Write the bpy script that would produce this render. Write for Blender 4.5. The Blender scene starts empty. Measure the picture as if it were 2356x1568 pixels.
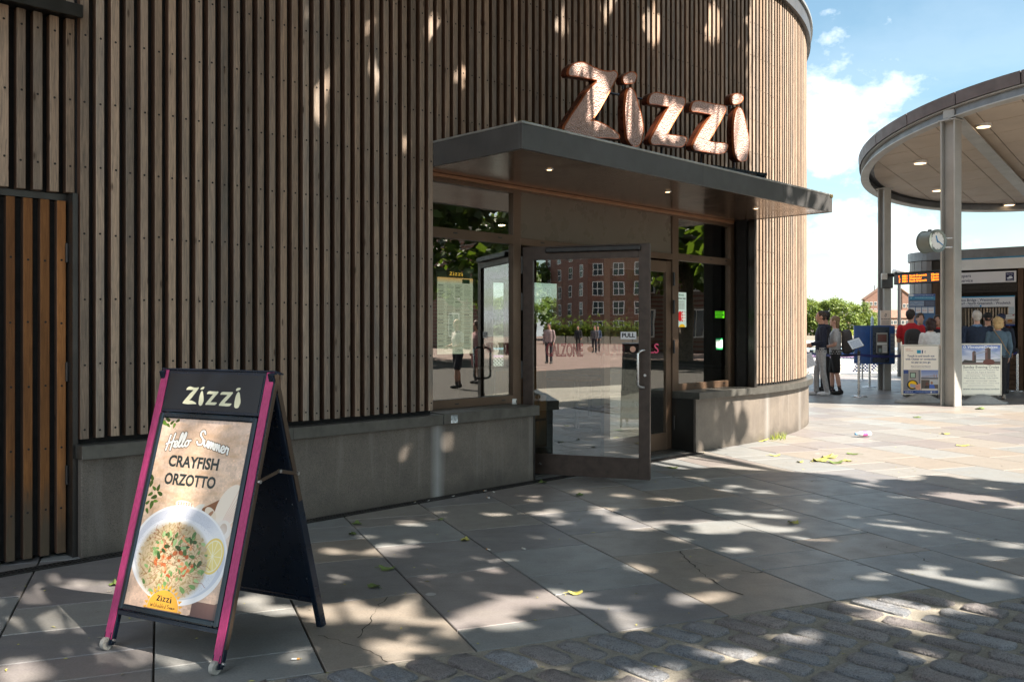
import bpy, bmesh, math, random
import numpy as np
from mathutils import Vector, Matrix, noise, kdtree
R = math.radians
rng = random.Random(7)

# ------------------------------------------------------------------ camera
FP, CXP, HYP, EYE = 2050.0, 1178.0, 760.0, 1.42
sc = bpy.context.scene
COL = sc.collection
cam_d = bpy.data.cameras.new("camera")
cam = bpy.data.objects.new("camera", cam_d)
COL.objects.link(cam)
cam_d.sensor_width = 36.0
cam_d.lens = FP / 2356.0 * 36.0
cam_d.shift_y = -24.0 / 2356.0
cam_d.clip_start = 0.05
cam_d.clip_end = 5000
cam.location = (0, 0, EYE)
cam.rotation_euler = (R(90), 0, 0)
sc.camera = cam

# ------------------------------------------------------------------ light
SUN_AZ = (0.82, -0.57)
SUN_EL = 48.0
_n = math.hypot(*SUN_AZ)
SUN = Vector((SUN_AZ[0] / _n * math.cos(R(SUN_EL)), SUN_AZ[1] / _n * math.cos(R(SUN_EL)), math.sin(R(SUN_EL))))
w = bpy.data.worlds.new("World")
sc.world = w
w.use_nodes = True
nt = w.node_tree
nt.nodes.clear()
N, L = nt.nodes, nt.links
out = N.new('ShaderNodeOutputWorld')
bg = N.new('ShaderNodeBackground')
sky = N.new('ShaderNodeTexSky')
sky.sky_type = 'NISHITA'
sky.sun_disc = False
sky.sun_elevation = R(SUN_EL)
sky.sun_rotation = math.atan2(SUN_AZ[0], SUN_AZ[1])
sky.air_density = 1.0
sky.dust_density = 0.6
sky.ozone_density = 1.0
tc = N.new('ShaderNodeTexCoord')
sep = N.new('ShaderNodeSeparateXYZ')
L.new(tc.outputs['Generated'], sep.inputs[0])
def mth(op, a, b=None, c=None, clamp=False, tree=None):
    n = (tree or nt).nodes.new('ShaderNodeMath')
    n.operation = op
    n.use_clamp = clamp
    for i, v in enumerate((a, b, c)):
        if v is None: continue
        if isinstance(v, (int, float)): n.inputs[i].default_value = v
        else: (tree or nt).links.new(v, n.inputs[i])
    return n.outputs[0]
zc = mth('MAXIMUM', sep.outputs[2], 0.0)
den = mth('ADD', zc, 0.16)
cx_ = mth('DIVIDE', sep.outputs[0], den)
cy_ = mth('DIVIDE', sep.outputs[1], den)
cmb = N.new('ShaderNodeCombineXYZ')
L.new(cx_, cmb.inputs[0]); L.new(cy_, cmb.inputs[1])
mp = N.new('ShaderNodeMapping')
mp.inputs['Location'].default_value = (3.1, 0.42, 0.0)
L.new(cmb.outputs[0], mp.inputs[0])
cn = N.new('ShaderNodeTexNoise')
cn.inputs['Scale'].default_value = 1.15
cn.inputs['Detail'].default_value = 9
cn.inputs['Roughness'].default_value = 0.58
cn.inputs['Distortion'].default_value = 0.25
L.new(mp.outputs[0], cn.inputs['Vector'])
cr = N.new('ShaderNodeValToRGB')
cr.color_ramp.elements[0].position = 0.44
cr.color_ramp.elements[0].color = (0, 0, 0, 1)
cr.color_ramp.elements[1].position = 0.62
cr.color_ramp.elements[1].color = (1, 1, 1, 1)
L.new(cn.outputs[0], cr.inputs[0])
# pale hazy band towards the horizon
hz = mth('POWER', mth('SUBTRACT', 1.0, zc, clamp=True), 14.0)
def cumulus(cx, cy, cz, rad, sc_, gain):
    vd = N.new('ShaderNodeVectorMath'); vd.operation = 'DISTANCE'; vd.inputs[1].default_value = (cx, cy, cz)
    mpp = N.new('ShaderNodeMapping'); mpp.inputs['Scale'].default_value = (1, 1, 1.5)
    L.new(tc.outputs['Generated'], mpp.inputs[0]); L.new(mpp.outputs[0], vd.inputs[0])
    vd.inputs[1].default_value = (cx, cy, cz * 1.5)
    nn = N.new('ShaderNodeTexNoise'); nn.inputs['Scale'].default_value = sc_; nn.inputs['Detail'].default_value = 8; nn.inputs['Roughness'].default_value = 0.6
    L.new(mpp.outputs[0], nn.inputs['Vector'])
    v = mth('ADD', nn.outputs[0], mth('MULTIPLY', mth('SUBTRACT', 1.0, mth('DIVIDE', vd.outputs['Value'], rad)), gain))
    r = N.new('ShaderNodeValToRGB'); r.color_ramp.elements[0].position = 0.56; r.color_ramp.elements[0].color = (0, 0, 0, 1)
    r.color_ramp.elements[1].position = 0.84; r.color_ramp.elements[1].color = (1, 1, 1, 1)
    L.new(v, r.inputs[0]); return r.outputs[0]
c1 = cumulus(0.340, 0.90, 0.243, 0.085, 15, 0.30)
c2 = cumulus(0.330, 0.93, 0.205, 0.085, 16, 0.34)
c3 = cumulus(0.370, 0.92, 0.100, 0.10, 17, 0.30)
c4 = cumulus(-0.4, -0.7, 0.55, 0.35, 5, 0.42)  # unseen cloud behind the camera, added as fill light
c5 = cumulus(0.75, -0.2, 0.55, 0.30, 6, 0.40)  # unseen cloud off to the right, added as fill light
dv = N.new('ShaderNodeVectorMath'); dv.operation = 'DISTANCE'; dv.inputs[1].default_value = (0.42, 0.84, 0.33)
L.new(tc.outputs['Generated'], dv.inputs[0])
away = N.new('ShaderNodeMapRange'); away.inputs[1].default_value = 0.25; away.inputs[2].default_value = 0.6  # thins cloud in view; fuller unseen cover elsewhere added to fill the shade
L.new(dv.outputs['Value'], away.inputs[0])
cum = mth('MAXIMUM', mth('MAXIMUM', mth('MAXIMUM', c1, c2), c3), mth('MAXIMUM', c4, c5))
cloudf = mth('MULTIPLY', mth('MAXIMUM', cum, mth('MULTIPLY', cr.outputs[0], mth('ADD', mth('MULTIPLY', away.outputs[0], 0.88), 0.08))), 0.95, clamp=True)
hmix = N.new('ShaderNodeMix'); hmix.data_type = 'RGBA'; L.new(mth('MULTIPLY', hz, 0.75), hmix.inputs[0]); tint = N.new('ShaderNodeMix'); tint.data_type = 'RGBA'; tint.blend_type = 'MULTIPLY'; tint.inputs[0].default_value = 1.0; tint.inputs[7].default_value = (0.71, 0.80, 0.71, 1); L.new(sky.outputs[0], tint.inputs[6]); L.new(tint.outputs[2], hmix.inputs[6]); hmix.inputs[7].default_value = (3.5, 3.65, 3.8, 1)
mix = N.new('ShaderNodeMix')
mix.data_type = 'RGBA'
L.new(cloudf, mix.inputs[0])
L.new(hmix.outputs[2], mix.inputs[6])
mix.inputs[7].default_value = (6.6, 6.7, 6.8, 1)
L.new(mix.outputs[2], bg.inputs[0])
bg.inputs[1].default_value = 0.06
L.new(bg.outputs[0], out.inputs[0])

sun_d = bpy.data.lights.new("sun", 'SUN')
sun_d.energy = 3.75
sun_d.angle = R(0.5)
sun_d.color = (1.0, 0.88, 0.745)
sun_o = bpy.data.objects.new("sun", sun_d)
COL.objects.link(sun_o)
sun_o.rotation_euler = (-SUN).to_track_quat('-Z', 'Y').to_euler()
sun_o.location = SUN * 60
vs = sc.view_settings
vs.view_transform = 'Standard'
vs.look = 'None'
vs.gamma = 1
vs.use_curve_mapping = False
vs.exposure = 2.3
sc.render.engine = 'CYCLES'
sc.cycles.max_bounces = 8
sc.cycles.diffuse_bounces = 3
sc.cycles.glossy_bounces = 4
sc.cycles.transparent_max_bounces = 12
sc.cycles.caustics_reflective = False
sc.cycles.caustics_refractive = False
sc.cycles.use_denoising = True
sc.cycles.sample_clamp_indirect = 6

# ------------------------------------------------------------------ placing
S2 = math.sqrt(2)
def G(px, py, z=0.0):
    Y = (EYE - z) * FP / (py - HYP)
    return Vector(((px - CXP) / FP * Y, Y, z))
def at(px, py, Y): return Vector(((px - CXP) / FP * Y, Y, EYE - (py - HYP) / FP * Y))
def UV(u, v, z=0.0): return Vector(((u + v) / S2, (u - v) / S2, z))       # u runs along the restaurant wall, v out of it
def uof(px, v):
    a = (px - CXP) / FP
    return -v * (1 + a) / (1 - a)
def onv(px, py, v):
    a = (px - CXP) / FP
    Y = S2 * (-v) / (1 - a)
    return Vector((a * Y, Y, EYE - (py - HYP) / FP * Y))
def rayz(px, py, f):                                     # f = (c0, c1): plane z = c0 + c1*Y
    a, e = (px - CXP) / FP, (HYP - py) / FP
    Y = (f[0] - EYE) / (e - f[1])
    return Vector((a * Y, Y, EYE + e * Y))

# ------------------------------------------------------------------ objects
def wloc(o):
    v = Vector((0, 0, 0))
    while o is not None:
        v += o.location
        o = o.parent
    return v
def thing(name, label, cat, loc=(0, 0, 0), rz=0.0, group=None):
    o = bpy.data.objects.new(name, None)
    o.empty_display_size = 0.2
    COL.objects.link(o)
    o.location = loc
    o.rotation_euler = (0, 0, rz)
    o['label'] = label
    o['category'] = cat
    if group: o['group'] = group
    return o
def tag(o, label, cat, group=None):
    o['label'] = label
    o['category'] = cat
    if group: o['group'] = group
    return o
def link(o, parent=None):
    COL.objects.link(o)
    if parent is not None: o.parent = parent
    return o
def copy_tree(o, parent=None):
    c = o.copy()
    COL.objects.link(c)
    c.parent = parent
    for ch in list(o.children): copy_tree(ch, c)
    return c

AX = (Vector((1, 0, 0)), Vector((0, 1, 0)), Vector((0, 0, 1)))
UAX = (Vector((1 / S2, 1 / S2, 0)), Vector((1 / S2, -1 / S2, 0)), Vector((0, 0, 1)))
class MB:
    def __init__(s): s.v, s.f, s.m, s.sm = [], [], [], []
    def add(s, vs, fs, m=0, smooth=False):
        b = len(s.v)
        s.v += [Vector(p) for p in vs]
        for f in fs:
            s.f.append([b + i for i in f]); s.m.append(m); s.sm.append(smooth)
        return s
    def box(s, x0, x1, y0, y1, z0, z1, m=0, o=(0, 0, 0), ax=AX):
        o = Vector(o)
        vs = [o + ax[0] * x + ax[1] * y + ax[2] * z for z in (z0, z1) for y in (y0, y1) for x in (x0, x1)]
        fs = [(0, 2, 3, 1), (4, 5, 7, 6), (0, 1, 5, 4), (2, 6, 7, 3), (0, 4, 6, 2), (1, 3, 7, 5)]
        if ax[0].cross(ax[1]).dot(ax[2]) < 0: fs = [f[::-1] for f in fs]
        return s.add(vs, fs, m)
    def ubox(s, u0, u1, v0, v1, z0, z1, m=0): return s.box(u0, u1, v0, v1, z0, z1, m, (0, 0, 0), UAX)
    def prism(s, pts, d, m=0, smooth=False):             # pts planar polygon (ccw seen against d), d = extrusion vector
        d = Vector(d); n = len(pts)
        vs = [Vector(p) for p in pts] + [Vector(p) + d for p in pts]
        fs = [tuple(range(n))[::-1], tuple(range(n, 2 * n))]
        s.add(vs, fs, m)
        s.add(vs, [(i, (i + 1) % n, n + (i + 1) % n, n + i) for i in range(n)], m, smooth)
        return s
    def cyl(s, p0, p1, r0, r1=None, n=12, m=0, smooth=True, caps=True):
        p0, p1 = Vector(p0), Vector(p1)
        if r1 is None: r1 = r0
        d = (p1 - p0).normalized()
        a = d.orthogonal().normalized(); b = d.cross(a)
        vs = []
        for p, r in ((p0, r0), (p1, r1)):
            for i in range(n):
                t = 2 * math.pi * i / n
                vs.append(p + (a * math.cos(t) + b * math.sin(t)) * r)
        s.add(vs, [(i, (i + 1) % n, n + (i + 1) % n, n + i) for i in range(n)], m, smooth)
        if caps: s.add(vs, [tuple(range(n))[::-1], tuple(range(n, 2 * n))], m)
        return s
    def tube(s, pts, r, n=8, m=0, caps=True):
        pts = [Vector(p) for p in pts]
        rs = r if isinstance(r, (list, tuple)) else [r] * len(pts)
        vs = []; prev = None
        for i, p in enumerate(pts):
            d = (pts[min(i + 1, len(pts) - 1)] - pts[max(i - 1, 0)]).normalized()
            a = d.orthogonal().normalized() if prev is None else (prev - d * prev.dot(d)).normalized()
            prev = a; b = d.cross(a)
            for k in range(n):
                t = 2 * math.pi * k / n
                vs.append(p + (a * math.cos(t) + b * math.sin(t)) * rs[i])
        fs = [(j * n + k, j * n + (k + 1) % n, (j + 1) * n + (k + 1) % n, (j + 1) * n + k) for j in range(len(pts) - 1) for k in range(n)]
        s.add(vs, fs, m, True)
        if caps: s.add(vs, [tuple(range(n))[::-1], tuple(range(len(vs) - n, len(vs)))], m)
        return s
    def lathe(s, prof, c=(0, 0, 0), n=24, m=0, smooth=True, sx=1.0, sy=1.0):   # prof: (r, z) bottom to top
        c = Vector(c); k = len(prof)
        vs = [c + Vector((r * sx * math.cos(2 * math.pi * i / n), r * sy * math.sin(2 * math.pi * i / n), z)) for r, z in prof for i in range(n)]
        s.add(vs, [(j * n + i, j * n + (i + 1) % n, (j + 1) * n + (i + 1) % n, (j + 1) * n + i) for j in range(k - 1) for i in range(n)], m, smooth)
        s.add(vs, [tuple(range(n))[::-1], tuple(range((k - 1) * n, k * n))], m)
        return s
    def blob(s, c, rad, p=1.0, nu=16, nv=10, m=0, ax=AX, jit=0.0, seed=0):
        c = Vector(c); vs = []
        def sp(x, e): return math.copysign(abs(x) ** e, x)
        for j in range(nv + 1):
            ph = -math.pi / 2 + math.pi * j / nv
            for i in range(nu):
                th = 2 * math.pi * i / nu
                x = sp(math.cos(ph), p) * sp(math.cos(th), p); y = sp(math.cos(ph), p) * sp(math.sin(th), p); z = sp(math.sin(ph), p)
                q = Vector((x, y, z))
                k = 1 + (jit * noise.noise(q * 2.7 + Vector((seed, 0, 0))) if jit else 0)
                vs.append(c + (ax[0] * x * rad[0] + ax[1] * y * rad[1] + ax[2] * z * rad[2]) * k)
        s.add(vs, [(j * nu + i, j * nu + (i + 1) % nu, (j + 1) * nu + (i + 1) % nu, (j + 1) * nu + i) for j in range(nv) for i in range(nu)], m, True)
        return s
    def mesh(s, name, mats, off=Vector((0, 0, 0)), bevel=0.0, merge=False):
        me = bpy.data.meshes.new(name)
        me.from_pydata([p - off for p in s.v], [], s.f)
        for mt in (mats if isinstance(mats, (list, tuple)) else [mats]): me.materials.append(mt)
        me.polygons.foreach_set('material_index', s.m)
        me.polygons.foreach_set('use_smooth', s.sm)
        if bevel or merge:
            bm = bmesh.new(); bm.from_mesh(me)
            if merge: bmesh.ops.remove_doubles(bm, verts=bm.verts, dist=1e-5)
            if bevel:
                es = [e for e in bm.edges if len(e.link_faces) == 2 and e.calc_face_angle(0) > 0.6]
                bmesh.ops.bevel(bm, geom=es, offset=bevel, segments=1, affect='EDGES', clamp_overlap=True)
            bm.to_mesh(me); bm.free()
        me.update()
        return me
    def build(s, name, mats, parent=None, bevel=0.0, local=False, stuff=False, structure=False, merge=False):
        off = Vector((0, 0, 0)) if (local or parent is None) else wloc(parent)
        o = link(bpy.data.objects.new(name, s.mesh(name, mats, off, bevel, merge)), parent)
        if stuff: o['kind'] = 'stuff'
        if structure: o['kind'] = 'structure'
        return o

# ------------------------------------------------------------------ materials
def newmat(name):
    m = bpy.data.materials.new(name); m.use_nodes = True
    t = m.node_tree; t.nodes.clear()
    o = t.nodes.new('ShaderNodeOutputMaterial'); p = t.nodes.new('ShaderNodeBsdfPrincipled')
    t.links.new(p.outputs[0], o.inputs[0])
    return m, t, p, o
def tnoise(t, scale, detail=4, rough=0.55, vec=None, dist=0.0):
    n = t.nodes.new('ShaderNodeTexNoise')
    n.inputs['Scale'].default_value = scale; n.inputs['Detail'].default_value = detail
    n.inputs['Roughness'].default_value = rough; n.inputs['Distortion'].default_value = dist
    if vec is not None: t.links.new(vec, n.inputs['Vector'])
    return n.outputs[0]
def tramp(t, fac, stops):
    r = t.nodes.new('ShaderNodeValToRGB'); e = r.color_ramp.elements
    while len(e) < len(stops): e.new(0.5)
    for k, (p, c) in enumerate(stops):
        e[k].position = p; e[k].color = (c, c, c, 1) if isinstance(c, (int, float)) else (*c, 1)
    t.links.new(fac, r.inputs[0])
    return r.outputs[0]
def tmix(t, fac, a, b, mode='MIX'):
    n = t.nodes.new('ShaderNodeMix'); n.data_type = 'RGBA'; n.blend_type = mode
    for k, v in ((0, fac), (6, a), (7, b)):
        if isinstance(v, (int, float)): n.inputs[k].default_value = v if k == 0 else (v, v, v, 1)
        elif isinstance(v, tuple): n.inputs[k].default_value = (*v, 1)
        else: t.links.new(v, n.inputs[k])
    return n.outputs[2]
def tbump(t, p, h, strength=0.3, dist=0.01):
    b = t.nodes.new('ShaderNodeBump'); b.inputs['Strength'].default_value = strength; b.inputs['Distance'].default_value = dist
    t.links.new(h, b.inputs['Height']); t.links.new(b.outputs[0], p.inputs['Normal'])
def tcoord(t, which='Object', scale=None, loc=None):
    c = t.nodes.new('ShaderNodeTexCoord').outputs[which]
    if scale is not None or loc is not None:
        m = t.nodes.new('ShaderNodeMapping')
        if scale is not None: m.inputs['Scale'].default_value = scale
        t.links.new(c, m.inputs[0]); c = m.outputs[0]
        if loc is not None: t.links.new(loc, m.inputs['Location'])
    return c
def plain(name, col, rough=0.6, metal=0.0, var=0.12, scale=6.0, bump=0.0, bscale=60.0, spec=None, coat=0.0):
    m, t, p, o = newmat(name)
    c = tcoord(t)
    f = tnoise(t, scale, 5, 0.6, c)
    lo = tuple(x * (1 - var) for x in col); hi = tuple(min(1, x * (1 + var)) for x in col)
    t.links.new(tramp(t, f, [(0.3, lo), (0.7, hi)]), p.inputs['Base Color'])
    t.links.new(tramp(t, tnoise(t, scale * 2.3, 3, 0.6, c), [(0.3, max(0.02, rough - 0.07)), (0.7, min(1, rough + 0.07))]), p.inputs['Roughness'])
    p.inputs['Metallic'].default_value = metal
    if spec is not None: p.inputs['Specular IOR Level'].default_value = spec
    if coat: p.inputs['Coat Weight'].default_value = coat
    if bump: tbump(t, p, tnoise(t, bscale, 4, 0.6, c), bump, 0.004)
    return m
def wood(name, ca, cb, dark=0.45, knotcol=(0.05, 0.03, 0.02), fade=False, rough=0.75):
    m, t, p, o = newmat(name)
    oi = t.nodes.new('ShaderNodeObjectInfo')
    rnd = oi.outputs['Random']
    cmb = t.nodes.new('ShaderNodeCombineXYZ')
    for k, q in ((0, 37.0), (1, 19.0), (2, 71.0)): t.links.new(mth('MULTIPLY', rnd, q, tree=t), cmb.inputs[k])
    base = tcoord(t, 'Object', None, None)
    def mapped(sx, sy, sz):
        mpn = t.nodes.new('ShaderNodeMapping'); mpn.inputs['Scale'].default_value = (sx, sy, sz)
        t.links.new(base, mpn.inputs[0]); t.links.new(cmb.outputs[0], mpn.inputs['Location'])
        return mpn.outputs[0]
    grain = tnoise(t, 1.0, 6, 0.65, mapped(120, 60, 5.0), 1.2)
    blot = tnoise(t, 1.0, 4, 0.6, mapped(9, 9, 1.6), 0.3)
    vo = t.nodes.new('ShaderNodeTexVoronoi'); vo.inputs['Scale'].default_value = 1.0; vo.inputs['Randomness'].default_value = 1.0
    t.links.new(mapped(15, 5, 3.6), vo.inputs['Vector'])
    vs_ = t.nodes.new('ShaderNodeSeparateColor'); t.links.new(vo.outputs['Color'], vs_.inputs[0]); sel = mth('GREATER_THAN', vs_.outputs[0], 0.35, tree=t)
    knot = mth('MULTIPLY', tramp(t, vo.outputs['Distance'], [(0.06, 1.0), (0.13, 0.0)]), sel, tree=t)
    halo = mth('MULTIPLY', tramp(t, vo.outputs['Distance'], [(0.10, 1.0), (0.45, 0.0)]), sel, tree=t)
    r2 = mth('FRACT', mth('MULTIPLY', rnd, 7.31, tree=t), tree=t)
    col = tmix(t, tramp(t, r2, [(0.1, 0.0), (0.9, 1.0)]), ca, cb)
    col = tmix(t, mth('MULTIPLY', halo, 0.35, tree=t), col, tuple(x * 0.6 for x in cb))
    col = tmix(t, tramp(t, blot, [(0.35, 0.0), (0.7, 0.75)]), col, tuple(x * 1.35 for x in cb))
    col = tmix(t, tramp(t, grain, [(0.35, dark), (0.6, 0.0)]), col, tuple(x * 0.42 for x in ca))
    r3 = mth('FRACT', mth('MULTIPLY', rnd, 13.7, tree=t), tree=t)
    col = tmix(t, 1.0, col, tramp(t, r3, [(0.0, 0.62), (1.0, 1.25)]), 'MULTIPLY')
    col = tmix(t, mth('MULTIPLY', knot, 0.8, tree=t), col, knotcol)
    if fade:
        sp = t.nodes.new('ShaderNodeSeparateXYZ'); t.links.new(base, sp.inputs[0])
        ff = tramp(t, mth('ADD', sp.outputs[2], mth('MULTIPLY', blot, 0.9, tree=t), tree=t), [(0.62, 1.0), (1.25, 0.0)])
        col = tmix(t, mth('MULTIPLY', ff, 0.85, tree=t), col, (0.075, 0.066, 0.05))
    t.links.new(col, p.inputs['Base Color'])
    p.inputs['Roughness'].default_value = rough
    p.inputs['Specular IOR Level'].default_value = 0.3
    hsum = mth('ADD', grain, mth('MULTIPLY', knot, 0.6, tree=t), tree=t)
    tbump(t, p, hsum, 0.45, 0.003)
    return m
def glass(name, tint=(0.86, 0.9, 0.88), base=0.16, k=1.6, wav=0.0):
    m = bpy.data.materials.new(name); m.use_nodes = True; t = m.node_tree; t.nodes.clear()
    o = t.nodes.new('ShaderNodeOutputMaterial'); tr = t.nodes.new('ShaderNodeBsdfTransparent'); gl = t.nodes.new('ShaderNodeBsdfGlossy')
    tr.inputs[0].default_value = (*tint, 1); gl.inputs['Roughness'].default_value = 0.0; gl.inputs[0].default_value = (0.95, 0.97, 0.96, 1)
    fr = t.nodes.new('ShaderNodeFresnel'); fr.inputs[0].default_value = 1.5
    ge = t.nodes.new('ShaderNodeNewGeometry')
    f = mth('MULTIPLY', mth('ADD', mth('MULTIPLY', fr.outputs[0], k, tree=t), base, clamp=True, tree=t), mth('SUBTRACT', 1.0, ge.outputs['Backfacing'], tree=t), tree=t)
    mx = t.nodes.new('ShaderNodeMixShader')
    t.links.new(f, mx.inputs[0]); t.links.new(tr.outputs[0], mx.inputs[1]); t.links.new(gl.outputs[0], mx.inputs[2]); t.links.new(mx.outputs[0], o.inputs[0])
    if wav:
        b = t.nodes.new('ShaderNodeBump'); b.inputs['Strength'].default_value = wav; b.inputs['Distance'].default_value = 0.01
        t.links.new(tnoise(t, 1.7, 2, 0.5, tcoord(t)), b.inputs['Height']); t.links.new(b.outputs[0], gl.inputs['Normal'])
    return m
def emis(name, col, s):
    m, t, p, o = newmat(name)
    p.inputs['Base Color'].default_value = (*col, 1); p.inputs['Emission Color'].default_value = (*col, 1); p.inputs['Emission Strength'].default_value = s
    return m

M = {}
M['wood'] = wood('weathered_larch', (0.235, 0.21, 0.185), (0.37, 0.27, 0.195), dark=.65)
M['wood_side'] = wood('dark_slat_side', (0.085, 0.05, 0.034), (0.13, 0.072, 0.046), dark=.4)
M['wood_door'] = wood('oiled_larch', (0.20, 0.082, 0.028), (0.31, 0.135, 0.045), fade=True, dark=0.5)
M['wood_brown'] = wood('brown_timber', (0.07, 0.04, 0.025), (0.12, 0.07, 0.04))
M['membrane'] = plain('black_membrane', (0.008, 0.008, 0.009), 0.9)
M['dark'] = plain('dark_interior', (0.012, 0.011, 0.010), 0.8)
M['alu'] = plain('bronze_anodised_frame', (0.125, 0.082, 0.055), 0.42, 0.35, 0.1, 3)
M['doorframe'] = plain('dark_bronze_door', (0.062, 0.044, 0.036), 0.42, 0.3, 0.25, 14)
M['grey_metal'] = plain('grey_coated_metal', (0.105, 0.106, 0.108), 0.42, 0.4, 0.15, 4)
M['sill'] = plain('grey_sill_metal', (0.10, 0.10, 0.092), 0.38, 0.4, 0.25, 9)
M['trim'] = plain('pale_metal_edge', (0.42, 0.43, 0.42), 0.38, 0.6, 0.2, 8)
M['reveal'] = plain('black_coated_metal', (0.022, 0.021, 0.02), 0.35, 0.2, 0.2, 5)
M['screw'] = plain('screw_head', (0.008, 0.007, 0.006), 0.7)
M['steel'] = plain('brushed_steel', (0.55, 0.56, 0.57), 0.28, 0.95, 0.06)
M['black'] = plain('black_plastic', (0.014, 0.014, 0.015), 0.38)
M['wheel'] = plain('grey_white_wheel', (0.38, 0.37, 0.34), 0.5, 0, 0.2, 40)
M['rubber'] = plain('rubber', (0.02, 0.02, 0.02), 0.8)
M['white'] = plain('white_paint', (0.72, 0.72, 0.70), 0.45, 0, 0.04)
M['navy_metal'] = plain('navy_coated_metal', (0.006, 0.014, 0.030), 0.3, 0.2, 0.15)
M['soffit'] = plain('bronze_soffit', (0.21, 0.142, 0.105), 0.2, 0.75, 0.1, 2)
M['taupe'] = plain('taupe_panel', (0.15, 0.125, 0.10), 0.3, 0.1, 0.02, 2)
M['glass'] = glass('window_glass', base=0.22, k=2.0, wav=0.05)
M['doorglass'] = glass('door_glass', base=0.27, k=2.0, wav=0.04)
M['lamp'] = emis('warm_lamp', (1.0, 0.62, 0.3), 1.2)
M['col_steel'] = plain('galvanised_grey_paint', (0.40, 0.40, 0.385), 0.5, 0.25, 0.12, 2.2, 0.1)
M['zinc'] = plain('zinc', (0.2, 0.215, 0.23), 0.45, 0.5, 0.2, 3)
M['roofbrown'] = plain('brown_roof_edge', (0.125, 0.10, 0.098), 0.5, 0.3, 0.2, 3)
M['ceilpanel'] = plain('ceiling_panel', (0.46, 0.385, 0.31), 0.55, 0, 0.08, 1.2)
M['cabin'] = plain('ribbed_grey_cladding', (0.16, 0.15, 0.15), 0.4, 0.5, 0.12, 2)
M['blue'] = plain('blue_coated_metal', (0.01, 0.06, 0.22), 0.35, 0.1, 0.15)
M['bluedark'] = plain('dark_blue_metal', (0.006, 0.02, 0.075), 0.35)
M['belt'] = plain('blue_belt', (0.012, 0.02, 0.13), 0.6)
M['basegrey'] = plain('moulded_grey_plastic', (0.27, 0.28, 0.28), 0.6, 0, 0.12, 14, 0.3, 160)
M['clockcase'] = plain('grey_green_metal', (0.17, 0.205, 0.195), 0.4, 0.3, 0.1)
M['leaf_dry'] = plain('fallen_leaf', (0.11, 0.16, 0.045), 0.6, 0, 0.5, 8)
M['leaf_yel'] = plain('yellow_leaf', (0.40, 0.38, 0.10), 0.6, 0, 0.3, 8)
M['water'] = None

# stone paving -----------------------------------------------------------
def paving(name):
    m, t, p, o = newmat(name)
    oi = t.nodes.new('ShaderNodeObjectInfo'); ge = t.nodes.new('ShaderNodeNewGeometry')
    oc_ = t.nodes.new('ShaderNodeSeparateColor'); t.links.new(oi.outputs['Color'], oc_.inputs[0])
    rnd = mth('FRACT', mth('ADD', oc_.outputs[0], mth('MULTIPLY', oc_.outputs[1], mth('MULTIPLY', ge.outputs['Random Per Island'], 3.77, tree=t), tree=t), tree=t), tree=t)
    pos = ge.outputs['Position']
    cmb = t.nodes.new('ShaderNodeCombineXYZ')
    t.links.new(mth('MULTIPLY', rnd, 41.0, tree=t), cmb.inputs[0]); t.links.new(mth('MULTIPLY', rnd, 83.0, tree=t), cmb.inputs[1])
    def mapped(sc_, rot=0.37, use=True):
        q = t.nodes.new('ShaderNodeMapping'); q.vector_type = 'POINT'
        q.inputs['Rotation'].default_value = (0, 0, -rot); q.inputs['Scale'].default_value = sc_
        t.links.new(pos, q.inputs[0])
        if use: t.links.new(cmb.outputs[0], q.inputs['Location'])
        return q.outputs[0]
    streak = tnoise(t, 1.0, 6, 0.6, mapped((1.6, 7.0, 1)), 0.5)
    fine = tnoise(t, 90.0, 5, 0.7, pos)
    mid = tnoise(t, 5.0, 5, 0.6, pos)
    col = tramp(t, rnd, [(0.0, (0.185, 0.212, 0.230)), (0.22, (0.255, 0.285, 0.300)), (0.42, (0.27, 0.232, 0.190)), (0.6, (0.205, 0.182, 0.190)), (0.8, (0.15, 0.160, 0.185)), (1.0, (0.27, 0.25, 0.22))])
    col = tmix(t, 0.2, col, (0.225, 0.215, 0.20))
    col = tmix(t, tramp(t, streak, [(0.35, 0.0), (0.7, 0.45)]), col, (0.26, 0.25, 0.23))
    col = tmix(t, tramp(t, mid, [(0.45, 0.0), (0.8, 0.4)]), col, (0.13, 0.12, 0.105))
    col = tmix(t, tramp(t, fine, [(0.3, 0.5), (0.6, 0.0)]), col, (0.09, 0.088, 0.085))
    vo = t.nodes.new('ShaderNodeTexVoronoi'); vo.inputs['Scale'].default_value = 3.1; t.links.new(pos, vo.inputs['Vector'])
    sepc = t.nodes.new('ShaderNodeSeparateColor'); t.links.new(vo.outputs['Color'], sepc.inputs[0])
    gumr = mth('MULTIPLY', mth('LESS_THAN', vo.outputs['Distance'], mth('MULTIPLY', sepc.outputs[1], 0.10, tree=t), tree=t), mth('GREATER_THAN', sepc.outputs[0], 0.45, tree=t), tree=t)
    gcol = tmix(t, mth('GREATER_THAN', sepc.outputs[2], 0.5, tree=t), (0.42, 0.42, 0.41), (0.085, 0.085, 0.09))
    col = tmix(t, mth('MULTIPLY', gumr, 0.75, tree=t), col, gcol)
    t.links.new(col, p.inputs['Base Color'])
    t.links.new(tramp(t, mid, [(0.3, 0.36), (0.7, 0.50)]), p.inputs['Roughness'])
    p.inputs['Specular IOR Level'].default_value = 0.6
    tbump(t, p, mth('ADD', mth('MULTIPLY', streak, 1.2, tree=t), mth('MULTIPLY', fine, 0.5, tree=t), tree=t), 0.35, 0.006)
    return m
M['paving'] = paving('sandstone_paving')
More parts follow.
